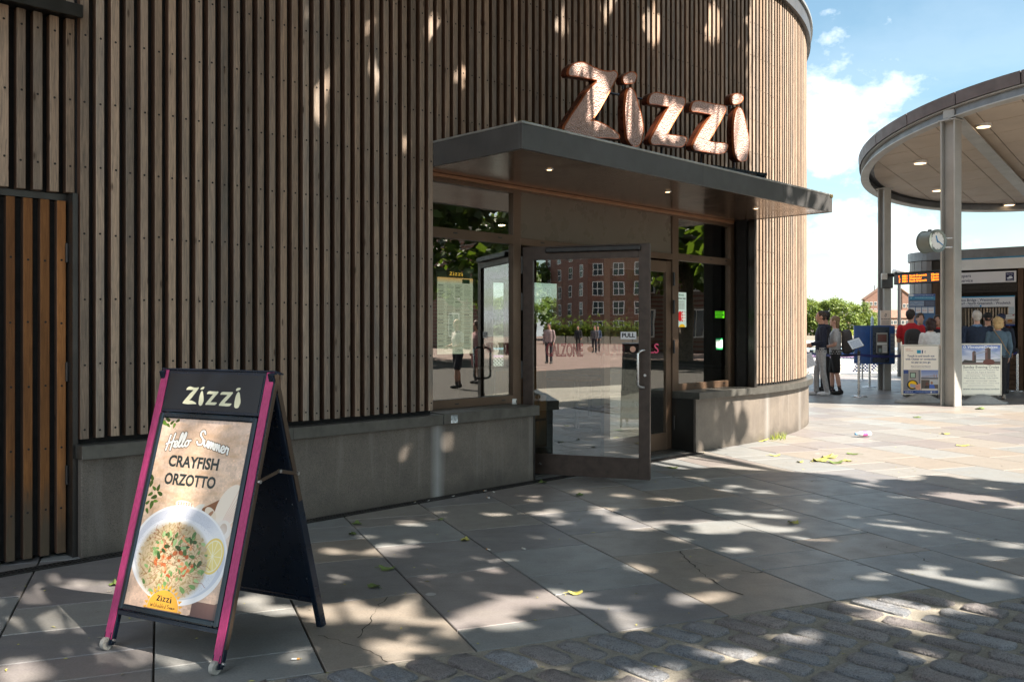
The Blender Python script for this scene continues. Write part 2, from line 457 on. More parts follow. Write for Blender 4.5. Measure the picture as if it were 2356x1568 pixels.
def cobblemat():
    m, t, p, o = newmat('granite_cobble')
    oi = t.nodes.new('ShaderNodeObjectInfo'); ge = t.nodes.new('ShaderNodeNewGeometry')
    rnd = mth('FRACT', mth('ADD', oi.outputs['Random'], mth('MULTIPLY', ge.outputs['Random Per Island'], 3.77, tree=t), tree=t), tree=t)
    pos = ge.outputs['Position']
    fine = tnoise(t, 130.0, 4, 0.8, pos); mid = tnoise(t, 26.0, 6, 0.7, pos)
    col = tramp(t, rnd, [(0.0, (0.28, 0.32, 0.38)), (0.3, (0.35, 0.37, 0.40)), (0.55, (0.37, 0.32, 0.31)), (0.75, (0.24, 0.23, 0.245)), (1.0, (0.42, 0.46, 0.52))])
    col = tmix(t, tramp(t, mid, [(0.4, 0.0), (0.75, 0.6)]), col, (0.40, 0.38, 0.36))
    col = tmix(t, tramp(t, fine, [(0.38, 0.75), (0.55, 0.0)]), col, (0.06, 0.06, 0.065))
    t.links.new(col, p.inputs['Base Color']); t.links.new(tramp(t, mid, [(0.3, 0.32), (0.7, 0.5)]), p.inputs['Roughness']); p.inputs['Specular IOR Level'].default_value = 0.7
    tbump(t, p, mth('ADD', mth('MULTIPLY', fine, 1.4, tree=t), mth('MULTIPLY', mid, 4.0, tree=t), tree=t), 0.9, 0.012)
    return m
M['cobble'] = cobblemat()
def ground_m(name, a, b, c, s1=3.0, s2=70.0, bump=0.5, rough=0.85):
    m, t, p, o = newmat(name)
    pos = t.nodes.new('ShaderNodeNewGeometry').outputs['Position']
    n1 = tnoise(t, s1, 6, 0.6, pos); n2 = tnoise(t, s2, 5, 0.7, pos)
    col = tmix(t, tramp(t, n1, [(0.3, 0.0), (0.7, 1.0)]), a, b)
    col = tmix(t, tramp(t, n2, [(0.35, 0.7), (0.6, 0.0)]), col, c)
    t.links.new(col, p.inputs['Base Color']); p.inputs['Roughness'].default_value = rough
    tbump(t, p, mth('ADD', n2, n1, tree=t), bump, 0.008)
    return m
M['mortar'] = ground_m('sandy_mortar', (0.27, 0.255, 0.215), (0.40, 0.38, 0.325), (0.13, 0.12, 0.10), 9, 140, 0.9)
M['joint'] = ground_m('dark_joint', (0.03, 0.027, 0.022), (0.055, 0.048, 0.038), (0.012, 0.012, 0.011), 5, 90)
M['plaza'] = ground_m('plaza_paving', (0.21, 0.145, 0.12), (0.27, 0.19, 0.16), (0.14, 0.10, 0.085), 0.6, 8, 0.2)
M['render'] = ground_m('dark_granite_plinth', (0.13, 0.117, 0.102), (0.215, 0.19, 0.16), (0.06, 0.058, 0.055), 2.2, 220, 0.5, 0.6)
def plinthmat():
    m, t, p, o = newmat('dark_granite_plinth')
    pos = t.nodes.new('ShaderNodeNewGeometry').outputs['Position']
    s = t.nodes.new('ShaderNodeSeparateXYZ'); t.links.new(pos, s.inputs[0])
    n1 = tnoise(t, 2.2, 6, 0.6, pos); n2 = tnoise(t, 170, 4, 0.7, pos)
    col = tmix(t, tramp(t, n1, [(0.3, 0.0), (0.7, 1.0)]), (0.115, 0.102, 0.09), (0.20, 0.175, 0.148))
    col = tmix(t, tramp(t, n2, [(0.36, 0.8), (0.5, 0.0)]), col, (0.05, 0.046, 0.042))
    col = tmix(t, tramp(t, n2, [(0.60, 0.0), (0.72, 0.6)]), col, (0.34, 0.31, 0.28))
    mp2 = t.nodes.new('ShaderNodeMapping'); mp2.inputs['Scale'].default_value = (9, 9, 0.7); t.links.new(pos, mp2.inputs[0])
    col = tmix(t, tramp(t, tnoise(t, 1.0, 4, 0.6, mp2.outputs[0]), [(0.55, 0.0), (0.75, 0.4)]), col, (0.30, 0.28, 0.26))
    grime = mth('ADD', s.outputs[2], mth('MULTIPLY', n1, 0.25, tree=t), tree=t)
    col = tmix(t, tramp(t, grime, [(0.12, 0.65), (0.26, 0.0)]), col, (0.055, 0.05, 0.042))
    u = mth('MULTIPLY', mth('ADD', s.outputs[0], s.outputs[1], tree=t), 0.7071, tree=t)
    for u0, wd, st in ((4.93, 0.085, 0.75), (10.55, 0.10, 0.3), (11.9, 0.12, 0.22)):     # lime streaks below the sill joints
        dd = mth('DIVIDE', mth('ABSOLUTE', mth('SUBTRACT', u, u0, tree=t), tree=t), wd, tree=t)
        mk = mth('MULTIPLY', mth('SUBTRACT', 1.0, dd, clamp=True, tree=t), mth('ADD', n1, 0.5, tree=t), tree=t)
        col = tmix(t, mth('MULTIPLY', mk, st, clamp=True, tree=t), col, (0.42, 0.43, 0.43))
    t.links.new(col, p.inputs['Base Color']); p.inputs['Roughness'].default_value = 0.6
    tbump(t, p, n2, 0.5, 0.004)
    return m
M['render'] = plinthmat()
def brickm(name, c1, c2, mort, sx, sy):
    m, t, p, o = newmat(name)
    b = t.nodes.new('ShaderNodeTexBrick'); b.inputs['Color1'].default_value = (*c1, 1); b.inputs['Color2'].default_value = (*c2, 1)
    b.inputs['Mortar'].default_value = (*mort, 1); b.inputs['Scale'].default_value = 1.0; b.inputs['Mortar Size'].default_value = 0.012
    b.inputs['Brick Width'].default_value = sx; b.inputs['Row Height'].default_value = sy
    c = t.nodes.new('ShaderNodeTexCoord').outputs['Object']
    s = t.nodes.new('ShaderNodeSeparateXYZ'); t.links.new(c, s.inputs[0])
    k = t.nodes.new('ShaderNodeCombineXYZ'); t.links.new(mth('ADD', s.outputs[0], s.outputs[1], tree=t), k.inputs[0]); t.links.new(s.outputs[2], k.inputs[1])
    t.links.new(k.outputs[0], b.inputs['Vector'])
    n = tnoise(t, 0.5, 4, 0.6, c)
    t.links.new(tmix(t, tramp(t, n, [(0.3, 0.0), (0.7, 0.4)]), b.outputs[0], tuple(x * 0.55 for x in c1)), p.inputs['Base Color'])
    p.inputs['Roughness'].default_value = 0.85
    return m
M['brick'] = brickm('red_brown_brick', (0.14, 0.055, 0.035), (0.19, 0.08, 0.05), (0.2, 0.17, 0.14), 0.46, 0.15)
M['brick2'] = brickm('pale_red_brick', (0.20, 0.10, 0.075), (0.25, 0.13, 0.095), (0.2, 0.17, 0.14), 0.46, 0.15)
M['rooftile'] = plain('clay_roof', (0.19, 0.105, 0.075), 0.8, 0, 0.2, 1)
M['winpane'] = plain('window_pane_far', (0.03, 0.04, 0.05), 0.12, 0, 0.1)
def leafmat(name, a, b, tr=0.25, trc=(0.25, 0.4, 0.05)):
    m, t, p, o = newmat(name)
    ge = t.nodes.new('ShaderNodeNewGeometry')
    f = mth('FRACT', mth('MULTIPLY', ge.outputs['Random Per Island'], 9.7, tree=t), tree=t)
    t.links.new(tmix(t, f, a, b), p.inputs['Base Color']); p.inputs['Roughness'].default_value = 0.5
    if tr:
        tl = t.nodes.new('ShaderNodeBsdfTranslucent'); tl.inputs[0].default_value = (*trc, 1)
        mx = t.nodes.new('ShaderNodeMixShader'); mx.inputs[0].default_value = tr
        t.links.new(p.outputs[0], mx.inputs[1]); t.links.new(tl.outputs[0], mx.inputs[2]); t.links.new(mx.outputs[0], o.inputs[0])
    return m
M['leaf'] = leafmat('plane_leaves', (0.035, 0.075, 0.012), (0.085, 0.13, 0.02), 0.3, (0.16, 0.26, 0.02))
M['leaf_far'] = leafmat('far_leaves', (0.075, 0.13, 0.022), (0.17, 0.22, 0.04), 0.3, (0.28, 0.36, 0.05))
M['bark'] = plain('bark', (0.16, 0.13, 0.10), 0.9, 0, 0.4, 12, 0.8, 30)
M['shrub'] = leafmat('shrub_leaves', (0.05, 0.09, 0.02), (0.22, 0.20, 0.06), 0.2)
M['grass'] = leafmat('grass_blades', (0.18, 0.28, 0.03), (0.42, 0.45, 0.06), 0.2)
# ------------------------------------------------------------------ flat print drawn in code
_tc = {}
def glyph_tris(txt, bold=0.0):
    k = (txt, bold)
    if k in _tc: return _tc[k]
    cu = bpy.data.curves.new('t', 'FONT'); cu.body = txt; cu.size = 1.0; cu.resolution_u = 3; cu.offset = bold
    ob = bpy.data.objects.new('t', cu); COL.objects.link(ob)
    dg = bpy.context.evaluated_depsgraph_get()
    me = ob.evaluated_get(dg).to_mesh()
    vs = [(v.co.x, v.co.y) for v in me.vertices]
    me.calc_loop_triangles()
    ts = [tuple(t.vertices) for t in me.loop_triangles]
    ob.evaluated_get(dg).to_mesh_clear()
    bpy.data.objects.remove(ob); bpy.data.curves.remove(cu)
    xs = [p[0] for p in vs] or [0]
    _tc[k] = (vs, ts, min(xs), max(xs))
    return _tc[k]
class Canvas:
    def __init__(s, w, h, bg=(1, 1, 1), ss=2):
        s.w, s.h, s.ss = w, h, ss
        s.a = np.ones((h * ss, w * ss, 3), np.float32) * np.array(bg, np.float32)
    def _put(s, x0, y0, mask, col, al):
        reg = s.a[y0:y0 + mask.shape[0], x0:x0 + mask.shape[1]]
        mm = (mask.astype(np.float32) * al)[..., None]
        reg[...] = reg * (1 - mm) + np.array(col, np.float32) * mm
    def _grid(s, x0, y0, x1, y1):
        k = s.ss
        X0, Y0, X1, Y1 = max(0, int(x0 * k)), max(0, int(y0 * k)), min(s.w * k, int(x1 * k) + 2), min(s.h * k, int(y1 * k) + 2)
        if X1 <= X0 or Y1 <= Y0: return None
        gx, gy = np.meshgrid((np.arange(X0, X1) + 0.5) / k, (np.arange(Y0, Y1) + 0.5) / k)
        return X0, Y0, gx, gy
    def rect(s, x0, y0, x1, y1, col, al=1.0):
        g = s._grid(x0, y0, x1, y1)
        if g is None: return
        X0, Y0, gx, gy = g
        s._put(X0, Y0, (gx >= x0) & (gx <= x1) & (gy >= y0) & (gy <= y1), col, al)
    def poly(s, pts, col, al=1.0):
        xs = [p[0] for p in pts]; ys = [p[1] for p in pts]
        g = s._grid(min(xs), min(ys), max(xs), max(ys))
        if g is None: return
        X0, Y0, gx, gy = g
        m = np.zeros(gx.shape, bool); n = len(pts)
        for i in range(n):
            xa, ya = pts[i]; xb, yb = pts[(i + 1) % n]
            if ya == yb: continue
            c = ((ya > gy) != (yb > gy)) & (gx < (xb - xa) * (gy - ya) / (yb - ya) + xa)
            m ^= c
        s._put(X0, Y0, m, col, al)
    def ell(s, cx, cy, rx, ry, col, al=1.0, rot=0.0, soft=0.0):
        r = max(rx, ry) * (1 + soft)
        g = s._grid(cx - r, cy - r, cx + r, cy + r)
        if g is None: return
        X0, Y0, gx, gy = g
        c, n = math.cos(rot), math.sin(rot)
        u = ((gx - cx) * c + (gy - cy) * n) / rx; v = (-(gx - cx) * n + (gy - cy) * c) / ry
        d = np.sqrt(u * u + v * v)
        m = (d <= 1) if soft == 0 else np.clip((1 + soft - d) / (2 * soft), 0, 1)
        s._put(X0, Y0, m, col, al)
    def line(s, pts, wd, col, al=1.0):
        for (xa, ya), (xb, yb) in zip(pts[:-1], pts[1:]):
            h = wd / 2
            g = s._grid(min(xa, xb) - h, min(ya, yb) - h, max(xa, xb) + h, max(ya, yb) + h)
            if g is None: continue
            X0, Y0, gx, gy = g
            dx, dy = xb - xa, yb - ya; l2 = dx * dx + dy * dy + 1e-9
            t = np.clip(((gx - xa) * dx + (gy - ya) * dy) / l2, 0, 1)
            s._put(X0, Y0, (gx - xa - t * dx) ** 2 + (gy - ya - t * dy) ** 2 <= h * h, col, al)
    def text(s, txt, x, y, size, col, bold=0.0, align='l', width=None, shear=0.0, al=1.0):   # y = baseline
        vs, ts, mn, mx = glyph_tris(txt, bold)
        k = size; kx = k if width is None else width / max(1e-6, (mx - mn))
        W = (mx - mn) * kx
        ox = x - mn * kx - (0 if align == 'l' else W / 2 if align == 'c' else W)
        P = [(ox + vx * kx + vy * shear * k, y - vy * k) for vx, vy in vs]
        for a, b, c in ts: s.poly([P[a], P[b], P[c]], col, al)
    def greek(s, x0, x1, y, h, col, al=0.8, seed=1):
        r = random.Random(seed); x = x0
        while x < x1:
            w_ = min(r.uniform(1.2, 4.5) * h, x1 - x); s.rect(x, y, x + w_, y + h, col, al); x += w_ + h * 0.6
    def grad(s, x0, y0, x1, y1, c0, c1):
        n = max(2, int((y1 - y0) * s.ss))
        for i in range(n):
            t = i / (n - 1); ya = y0 + (y1 - y0) * i / n
            X0, Y0, X1 = int(x0 * s.ss), int(ya * s.ss), int(x1 * s.ss)
            s.a[Y0:Y0 + 1, X0:X1] = np.array([c0[j] * (1 - t) + c1[j] * t for j in range(3)], np.float32)
    def grainy(s, amp=0.05, seed=3, cell=6):
        r = np.random.RandomState(seed); H_, W_ = s.a.shape[:2]
        for c in (cell, cell * 4, cell * 12):
            q = r.rand(H_ // c + 2, W_ // c + 2)
            s.a *= (1 + amp * (np.kron(q, np.ones((c, c)))[:H_, :W_] - 0.5))[..., None]
        s.a = np.clip(s.a, 0, 1)
    def image(s, name):
        k = s.ss
        a = s.a.reshape(s.h, k, s.w, k, 3).mean(axis=(1, 3))
        im = bpy.data.images.new(name, s.w, s.h, alpha=False)
        px = np.ones((s.h, s.w, 4), np.float32); px[..., :3] = np.clip(a[::-1], 0, 1)
        im.pixels.foreach_set(px.ravel()); im.update(); im.pack()
        return im
def printmat(name, cv, rough=0.35, em=0.0, coat=0.0):
    m, t, p, o = newmat(name)
    i = t.nodes.new('ShaderNodeTexImage'); i.image = cv.image(name)
    c = i.outputs[0]
    t.links.new(c, p.inputs['Base Color']); p.inputs['Roughness'].default_value = rough
    if em: t.links.new(c, p.inputs['Emission Color']); p.inputs['Emission Strength'].default_value = em
    return m
def picture(name, o, ex, ey, w, h, mat, parent=None, th=0.003, local=False, edge=None, **kw):
    """thin board: o = lower left corner, ex/ey unit axes, print on the side ex x ey points to"""
    o, ex, ey = Vector(o), Vector(ex).normalized(), Vector(ey).normalized()
    n = ex.cross(ey)
    mb = MB()
    mb.box(0, w, 0, h, -th, 0, 0, o, (ex, ey, n))
    ob = mb.build(name, [mat] if edge is None else [mat, edge], parent, local=local, **kw)
    me = ob.data; uvl = me.uv_layers.new(name='uv')
    off = Vector((0, 0, 0)) if (local or parent is None) else wloc(parent)
    for pl in me.polygons:
        front = pl.normal.dot(n) > 0.9
        if edge is not None and not front: pl.material_index = 1
        for li in pl.loop_indices:
            q = me.vertices[me.loops[li].vertex_index].co + off - o
            uvl.data[li].uv = (q.dot(ex) / w, q.dot(ey) / h) if front else (0.004, 0.004)
    return ob
def smooth_poly(pts, n=4):
    out_ = []; k = len(pts)
    for i in range(k):
        p0, p1, p2, p3 = pts[i - 1], pts[i], pts[(i + 1) % k], pts[(i + 2) % k]
        for j in range(n):
            t = j / n
            out_.append(tuple(0.5 * (2 * p1[q] + (p2[q] - p0[q]) * t + (2 * p0[q] - 5 * p1[q] + 4 * p2[q] - p3[q]) * t * t + (3 * p1[q] - p0[q] - 3 * p2[q] + p3[q]) * t ** 3) for q in (0, 1)))
    return out_
LETTERS = [
 [(330,130),(360,102),(400,92),(440,99),(500,130),(560,153),(615,160),(648,155),(668,178),(655,215),(610,300),(570,370),(530,440),(490,495),(475,512),(520,520),(570,540),(620,570),(668,605),(682,625),(674,640),(620,634),(560,632),(480,630),(420,622),(350,607),(300,592),(288,572),(300,540),(350,460),(400,390),(450,310),(510,245),(525,220),(500,210),(430,197),(370,187),(325,182),(321,155)],
 [(765,278),(790,300),(805,345),(820,400),(840,470),(855,560),(850,620),(838,670),(815,692),(790,695),(765,675),(745,640),(735,580),(730,500),(728,430),(733,370),(740,320),(752,288)],
 [(715,200),(735,180),(765,165),(795,168),(808,190),(800,215),(790,235),(755,240),(725,240),(715,222)],
 [(905,350),(925,320),(960,312),(1000,322),(1060,335),(1120,345),(1150,350),(1160,375),(1145,410),(1100,480),(1060,550),(1032,600),(1030,614),(1080,620),(1150,630),(1170,645),(1162,670),(1145,692),(1120,699),(1050,690),(980,681),(930,680),(915,665),(918,640),(950,580),(1000,490),(1035,430),(1045,410),(1000,400),(950,390),(905,385)],
 [(1210,410),(1225,380),(1260,372),(1310,382),(1370,395),(1420,402),(1445,408),(1455,430),(1440,465),(1400,540),(1360,610),(1332,653),(1345,667),(1400,675),(1455,681),(1468,695),(1457,725),(1440,742),(1400,748),(1330,738),(1270,728),(1235,722),(1222,705),(1225,680),(1260,610),(1310,530),(1350,477),(1345,464),(1300,455),(1250,445),(1210,440)],
 [(1555,418),(1575,440),(1590,490),(1600,540),(1618,620),(1625,690),(1615,750),(1605,790),(1580,803),(1555,800),(1530,770),(1520,720),(1515,640),(1515,560),(1520,500),(1530,450),(1545,420)],
 [(1500,350),(1515,325),(1545,318),(1572,328),(1580,345),(1570,370),(1550,385),(1520,390),(1505,385)]]
LET_V = -5.05
def let_uz(p):
    px, py = 1207.9 + 0.3174 * p[0], 115.0 + 0.3174 * p[1]
    w_ = onv(px, py, LET_V)
    return (uof(px, LET_V), w_.z)
LUZ = [[let_uz(p) for p in smooth_poly(l, 3)] for l in LETTERS]
# level, unit-wide version of the word for print
_all = [p for l in LUZ for p in l]
_u0, _u1 = min(p[0] for p in _all), max(p[0] for p in _all)
_sl = 0.075
LOGO = [[((p[0] - _u0) / (_u1 - _u0), (p[1] - 3.06 - _sl * (p[0] - _u0)) / (_u1 - _u0)) for p in l] for l in LUZ]
def logo(cv, x, y, wd, col, al=1.0, sh=1.35):
    for l in LOGO: cv.poly([(x + a * wd, y - b * wd * sh) for a, b in l], col, al)
# ------------------------------------------------------------------ ground
d2 = Vector((0.93, 0.367, 0)).normalized(); d1 = Vector((-d2.y, d2.x, 0))
def QR(q, r, z=0.0): return d2 * q + d1 * r + Vector((0, 0, z))
mb = MB()
mb.add([(-160, -160, -0.05), (160, -160, -0.05), (160, 30.6, -0.05), (-160, 30.6, -0.05)], [(0, 1, 2, 3)])
ground = mb.build('ground', M['plaza'], structure=True)
mb = MB()                                              # quay wall face
mb.box(-160, 160, 30.6, 31.0, -4, -0.02)
mb.build('quay_wall', M['render'], structure=True)
mb = MB()
mb.add([(-14, -14, -0.02), (34, -14, -0.02), (34, 30.5, -0.02), (-14, 30.5, -0.02)], [(0, 1, 2, 3)])
pavement = mb.build('pavement', M['joint'], structure=True)
mb = MB()
RE = 3.735
road_pts = [QR(-8, RE, -0.0035), QR(-8, -12, -0.0035), QR(9, -12, -0.0035), QR(9, 2.7, -0.0035), QR(5.31, 2.95, -0.0035), QR(4.645, 2.95, -0.0035), QR(4.645, 3.42, -0.0035), QR(3.98, 3.42, -0.0035), QR(3.98, RE, -0.0035)]
mb.add(road_pts, [tuple(range(len(road_pts)))[::1]])
road = mb.build('cobbled_road', M['mortar'], structure=True)
CU, CV, CR = 10.04, -12.66, 6.8                        # centre (u, v) and radius of the rounded corner
def in_building(p, m=0.0):
    u, v = (p.x + p.y) / S2, (p.x - p.y) / S2
    if u < CU: return v < -5.83 - m
    return math.hypot(u - CU, v - CV) < CR + 0.03 - m
def in_view(p, ma=0.60): return p.y > 0.5 and abs(p.x / p.y) < ma
def slab_geo(mb, q0, q1, r0, r1, rr):
    g = 0.004; ch = 0.0035
    tz = rr.uniform(-0.0015, 0.0015); tx = rr.uniform(-0.0015, 0.0015)
    c = [(q0 + g + rr.uniform(0, .0015), r0 + g + rr.uniform(0, .0015)), (q1 - g - rr.uniform(0, .0015), r0 + g + rr.uniform(0, .0015)), (q1 - g - rr.uniform(0, .0015), r1 - g - rr.uniform(0, .0015)), (q0 + g + rr.uniform(0, .0015), r1 - g - rr.uniform(0, .0015))]
    sg = [(1, 1), (-1, 1), (-1, -1), (1, -1)]
    zz = [tz, -tz + tx, tz, -tx]
    vs = [QR(a + s_[0] * ch, b + s_[1] * ch, z) for (a, b), s_, z in zip(c, sg, zz)] + [QR(a, b, z - 0.003) for (a, b), z in zip(c, zz)] + [QR(a, b, -0.035) for a, b in c]
    fs = [(0, 1, 2, 3)] + [(4 + i, 4 + (i + 1) % 4, (i + 1) % 4, i) for i in range(4)] + [(8 + i, 8 + (i + 1) % 4, 4 + (i + 1) % 4, 4 + i) for i in range(4)]
    mb.add(vs, fs)
rr = random.Random(12)
cand = []
ROWP = 0.667
known = {1: [4.68, 5.5], 2: [4.03, 5.00, 5.76], 3: [4.37, 4.75, 5.34, 6.02], 4: [4.97, 5.62, 6.34], 5: [4.37, 4.66, 5.62], 6: [4.37, 4.92, 5.84], 7: [4.03, 4.44, 5.34, 6.25], 8: [4.0, 4.85, 5.60, 6.12, 6.91], 9: [5.2, 6.05, 7.22]}
tone = {(5, 0): .20, (5, 1): .22, (4, 0): .42, (3, 0): .80, (3, 1): .05, (3, 2): .2, (2, 0): .05, (2, 1): .62, (5, 2): .2, (6, 0): .05, (6, 1): .45, (6, 2): .2, (7, 0): .42, (7, 1): .05, (7, 2): .2, (8, 2): .22, (8, 3): .2, (9, 1): .62, (1, 0): .42, (7, 3): .2}
for k in range(-14, 44):
    q0 = 0.64 + ROWP * (k - 1); q1 = q0 + ROWP
    r = RE if q0 < 3.9 else 3.42 if q0 < 4.6 else 2.95 if q0 < 5.3 else -6
    r_end = 33
    first = True; idx = 0; kn_ = list(known.get(k, []))
    while r < r_end:
        ln = rr.choice([0.28, 0.42, 0.55, 0.62, 0.75, 0.9, 1.0])
        if kn_: ln = kn_.pop(0) - r
        elif first: ln = rr.choice([0.3, 0.62, 0.95])
        first = False
        c = QR((q0 + q1) / 2, r + ln / 2)
        if c.y < 30.3 and not in_building(c, 0.55) and (in_view(c, 0.95) or (c.y <= 4 and c.x < 8 and r < 9)):
            cand.append((0 if in_view(c, 0.62) else 1, c.y, q0, q1, r, r + ln, tone.get((k, idx), rr.random())))
        r += ln; idx += 1
cand.sort()
stuff = MB()
for i, (iv, y, q0, q1, ra, rb, tn) in enumerate(cand):
    if i < 285 and iv == 0:
        m_ = MB(); slab_geo(m_, q0, q1, ra, rb, rr)
        c = QR((q0 + q1) / 2, (ra + rb) / 2)
        o = link(bpy.data.objects.new('flagstone', m_.mesh('flagstone', M['paving'], c)), pavement)
        o.location = c; o.color = (tn, 0, 0, 1)
    else: slab_geo(stuff, q0, q1, ra, rb, rr)
stuff.build('far_flagstones', M['paving'], pavement, stuff=True).color = (0, 1, 0, 1)
# cracks in two of the near slabs
def crack(mb, pts, w_=0.005):
    pts = [Vector(p) for p in pts]
    fine = []
    for a, b in zip(pts[:-1], pts[1:]):
        for j in range(5):
            t = j / 5; fine.append(a.lerp(b, t) + Vector((rr.uniform(-1, 1), rr.uniform(-1, 1), 0)) * 0.012)
    fine.append(pts[-1])
    vs = []
    for i, p in enumerate(fine):
        d = (fine[min(i + 1, len(fine) - 1)] - fine[max(i - 1, 0)]).normalized(); s_ = Vector((-d.y, d.x, 0)) * w_ * .6 * rr.uniform(0.2, 1.5)
        vs += [p + s_ + Vector((0, 0, 0.0022)), p - s_ + Vector((0, 0, 0.0022))]
    mb.add(vs, [(2 * i, 2 * i + 1, 2 * i + 3, 2 * i + 2) for i in range(len(fine) - 1)])
mb = MB()
def z3(x, y): return G(1495.5 + .3764 * x, 977.9 + .3764 * y)
def z2(x, y): return G(690.2 + .3662 * x, 1035.4 + .3662 * y)
crack(mb, [z3(180, 770), z3(240, 830), z3(310, 900), z3(420, 980), z3(570, 1035)], 0.006)
crack(mb, [z3(130, 835), z3(230, 830), z3(390, 860)], 0.002)
crack(mb, [z3(560, 888), z3(620, 900), z3(690, 898)], 0.006)
crack(mb, [z3(1440, 742), z3(1520, 765), z3(1600, 780)], 0.004)
crack(mb, [z3(1620, 790), z3(1680, 825), z3(1745, 842)], 0.004)
crack(mb, [z2(550, 925), z2(470, 1000), z2(430, 1090), z2(360, 1180)], 0.004)
crack(mb, [z2(130, 1160), z2(250, 1200), z2(420, 1250), z2(550, 1330)], 0.003)
mb.build('crack_lines', M['joint'], pavement, stuff=True)

# granite setts ----------------------------------------------------------
def sett_mesh(L_, W_, seed):
    r = random.Random(seed); n = 14; vs = []
    def ring(k, z, jit):
        o_ = []
        for i in range(n):
            t = 2 * math.pi * i / n
            c_, s_ = math.cos(t), math.sin(t)
            e = 0.34
            x = math.copysign(abs(c_) ** e, c_) * L_ / 2 * k; y = math.copysign(abs(s_) ** e, s_) * W_ / 2 * k
            o_.append(Vector((x * (1 + jj[i]), y * (1 + jj[i]), z + jit * noise.noise(Vector((x * 30, y * 30, seed))))))
        return o_
    jj = [r.uniform(-0.09, 0.06) for _ in range(n)]
    vs = ring(1.0, -0.03, 0) + ring(0.99, 0.002, 0.004) + ring(0.94, 0.0105, 0.010) + ring(0.6, 0.012, 0.015)
    vs.append(Vector((0, 0, 0.011)))
    fs = [(j * n + i, j * n + (i + 1) % n, (j + 1) * n + (i + 1) % n, (j + 1) * n + i) for j in range(3) for i in range(n)]
    fs += [(3 * n + i, 3 * n + (i + 1) % n, 4 * n) for i in range(n)]
    return vs, fs
setts = []
for s_ in range(18):
    W_ = rr.uniform(0.100, 0.130); L_ = rr.choice([.13, .19, .21, .23, .25, .27, .29]) * rr.uniform(.93, 1.07)
    vs, fs = sett_mesh(L_, W_, s_)
    m_ = MB(); m_.add(vs, fs, 0, True); setts.append((L_, W_, m_.mesh('cobble', M['cobble']), vs, fs))
Lx = Vector((0.70, -0.714, 0)); ang_l = math.atan2(Lx.y, Lx.x)
lst = []
# courses start against the slab edge and run back to the camera; each course's stones lie side by side
step_r = 0.258
for col_ in range(-60, 80):
    qc = col_ * 0.169
    skew = 0
    edge = RE if qc < 3.98 else 3.42 if qc < 4.645 else 2.95 if qc < 5.31 else -99
    if edge < -50: continue
    r_ = edge - 0.02 - rr.uniform(0, 0.015)
    q_ = qc
    # walk along the stone's long axis away from the edge
    p = QR(q_, r_)
    tdist = 0.0
    while tdist < 7.5:
        s_ = rr.randrange(len(setts)); L_ = setts[s_][0]
        c = p + Lx * (tdist + L_ / 2 + 0.012)
        q_c, r_c = c.dot(d2), c.dot(d1)
        ok = True
        if r_c > RE - 0.1: ok = ok and q_c < 3.98
        if q_c > 3.93 and r_c > 3.30: ok = False
        if q_c > 4.60 and r_c > 2.83: ok = False
        if q_c > 8.9: ok = False
        if ok: lst.append((0 if (in_view(c, 0.62) and c.y > 2.9) else 1, c.length, c, s_))
        tdist += L_ + rr.uniform(0.028, 0.055)
lst = [e for e in lst if e[2].y > -1.5 and e[2].x > -4 and e[2].x < 6]
lst.sort(key=lambda e: (e[0], e[1]))
sm = MB(); n_set = 0
for iv, d_, c, s_ in lst:
    an = ang_l + rr.uniform(-0.09, 0.09) + (math.pi if rr.random() < 0.5 else 0)
    c = c + Vector((rr.uniform(-.006, .006), rr.uniform(-.006, .006), rr.uniform(-0.004, 0.003)))
    if iv == 0 and n_set < 290:
        o = link(bpy.data.objects.new('cobble', setts[s_][2]), road)
        o.location = c; o.rotation_euler = (rr.uniform(-.02, .02), rr.uniform(-.02, .02), an); o.scale = (1, rr.uniform(0.9, 1.1), 1); n_set += 1
    else:
        mt = Matrix.Rotation(an, 3, 'Z'); sm.add([mt @ v + c for v in setts[s_][3]], setts[s_][4], 0, True)
sm.build('outer_cobbles', M['cobble'], road, stuff=True)

# ------------------------------------------------------------------ restaurant
rest = thing('restaurant_building', 'round-cornered restaurant clad in weathered vertical timber slats over a dark plinth', 'building', UV(4, -5.83))
def arc(mb, r0, r1, z0, z1, ph0, ph1, n, m=0):
    pts = []
    for i in range(n + 1):
        p = ph0 + (ph1 - ph0) * i / n
        for r_, z in ((r0, z0), (r1, z0), (r1, z1), (r0, z1)):
            pts.append(UV(CU + r_ * math.sin(p), CV + r_ * math.cos(p), z))
    fs = []
    for i in range(n):
        a = 4 * i; b = a + 4
        for k in range(4):
            fs.append((a + k, b + k, b + (k + 1) % 4, a + (k + 1) % 4))
    fs += [(0, 1, 2, 3), (4 * n + 3, 4 * n + 2, 4 * n + 1, 4 * n)]
    mb.add(pts, fs, m)
HPI = math.pi / 2
TOP = 5.87
# plinth, sill, membrane, coping
mb = MB()
mb.ubox(2.03, 6.12, -6.30, -5.83, -0.05, 0.617)
mb.build('plinth', M['render'], rest, bevel=0.006)
mb = MB(); mb.ubox(8.86, 10.04, -6.16, -5.83, -0.05, 0.617); arc(mb, 6.5, 6.83, -0.05, 0.617, 0, HPI, 40)
mb.build('plinth', M['render'], rest)
for (a, b) in ((2.015, 3.5), (3.502, 4.95)):
    mb = MB(); mb.ubox(a, b, -5.97, -5.775, 0.617, 0.705); mb.build('sill', M['sill'], rest, bevel=0.003)
for (a, b) in ((4.952, 6.135),):
    mb = MB(); mb.ubox(a, b, -6.16, -5.765, 0.62, 0.712); mb.build('sill', M['sill'], rest, bevel=0.003)
mb = MB(); mb.ubox(8.84, 10.04, -6.16, -5.765, 0.62, 0.70); mb.build('sill', M['sill'], rest, bevel=0.003)
a_ = 0.0
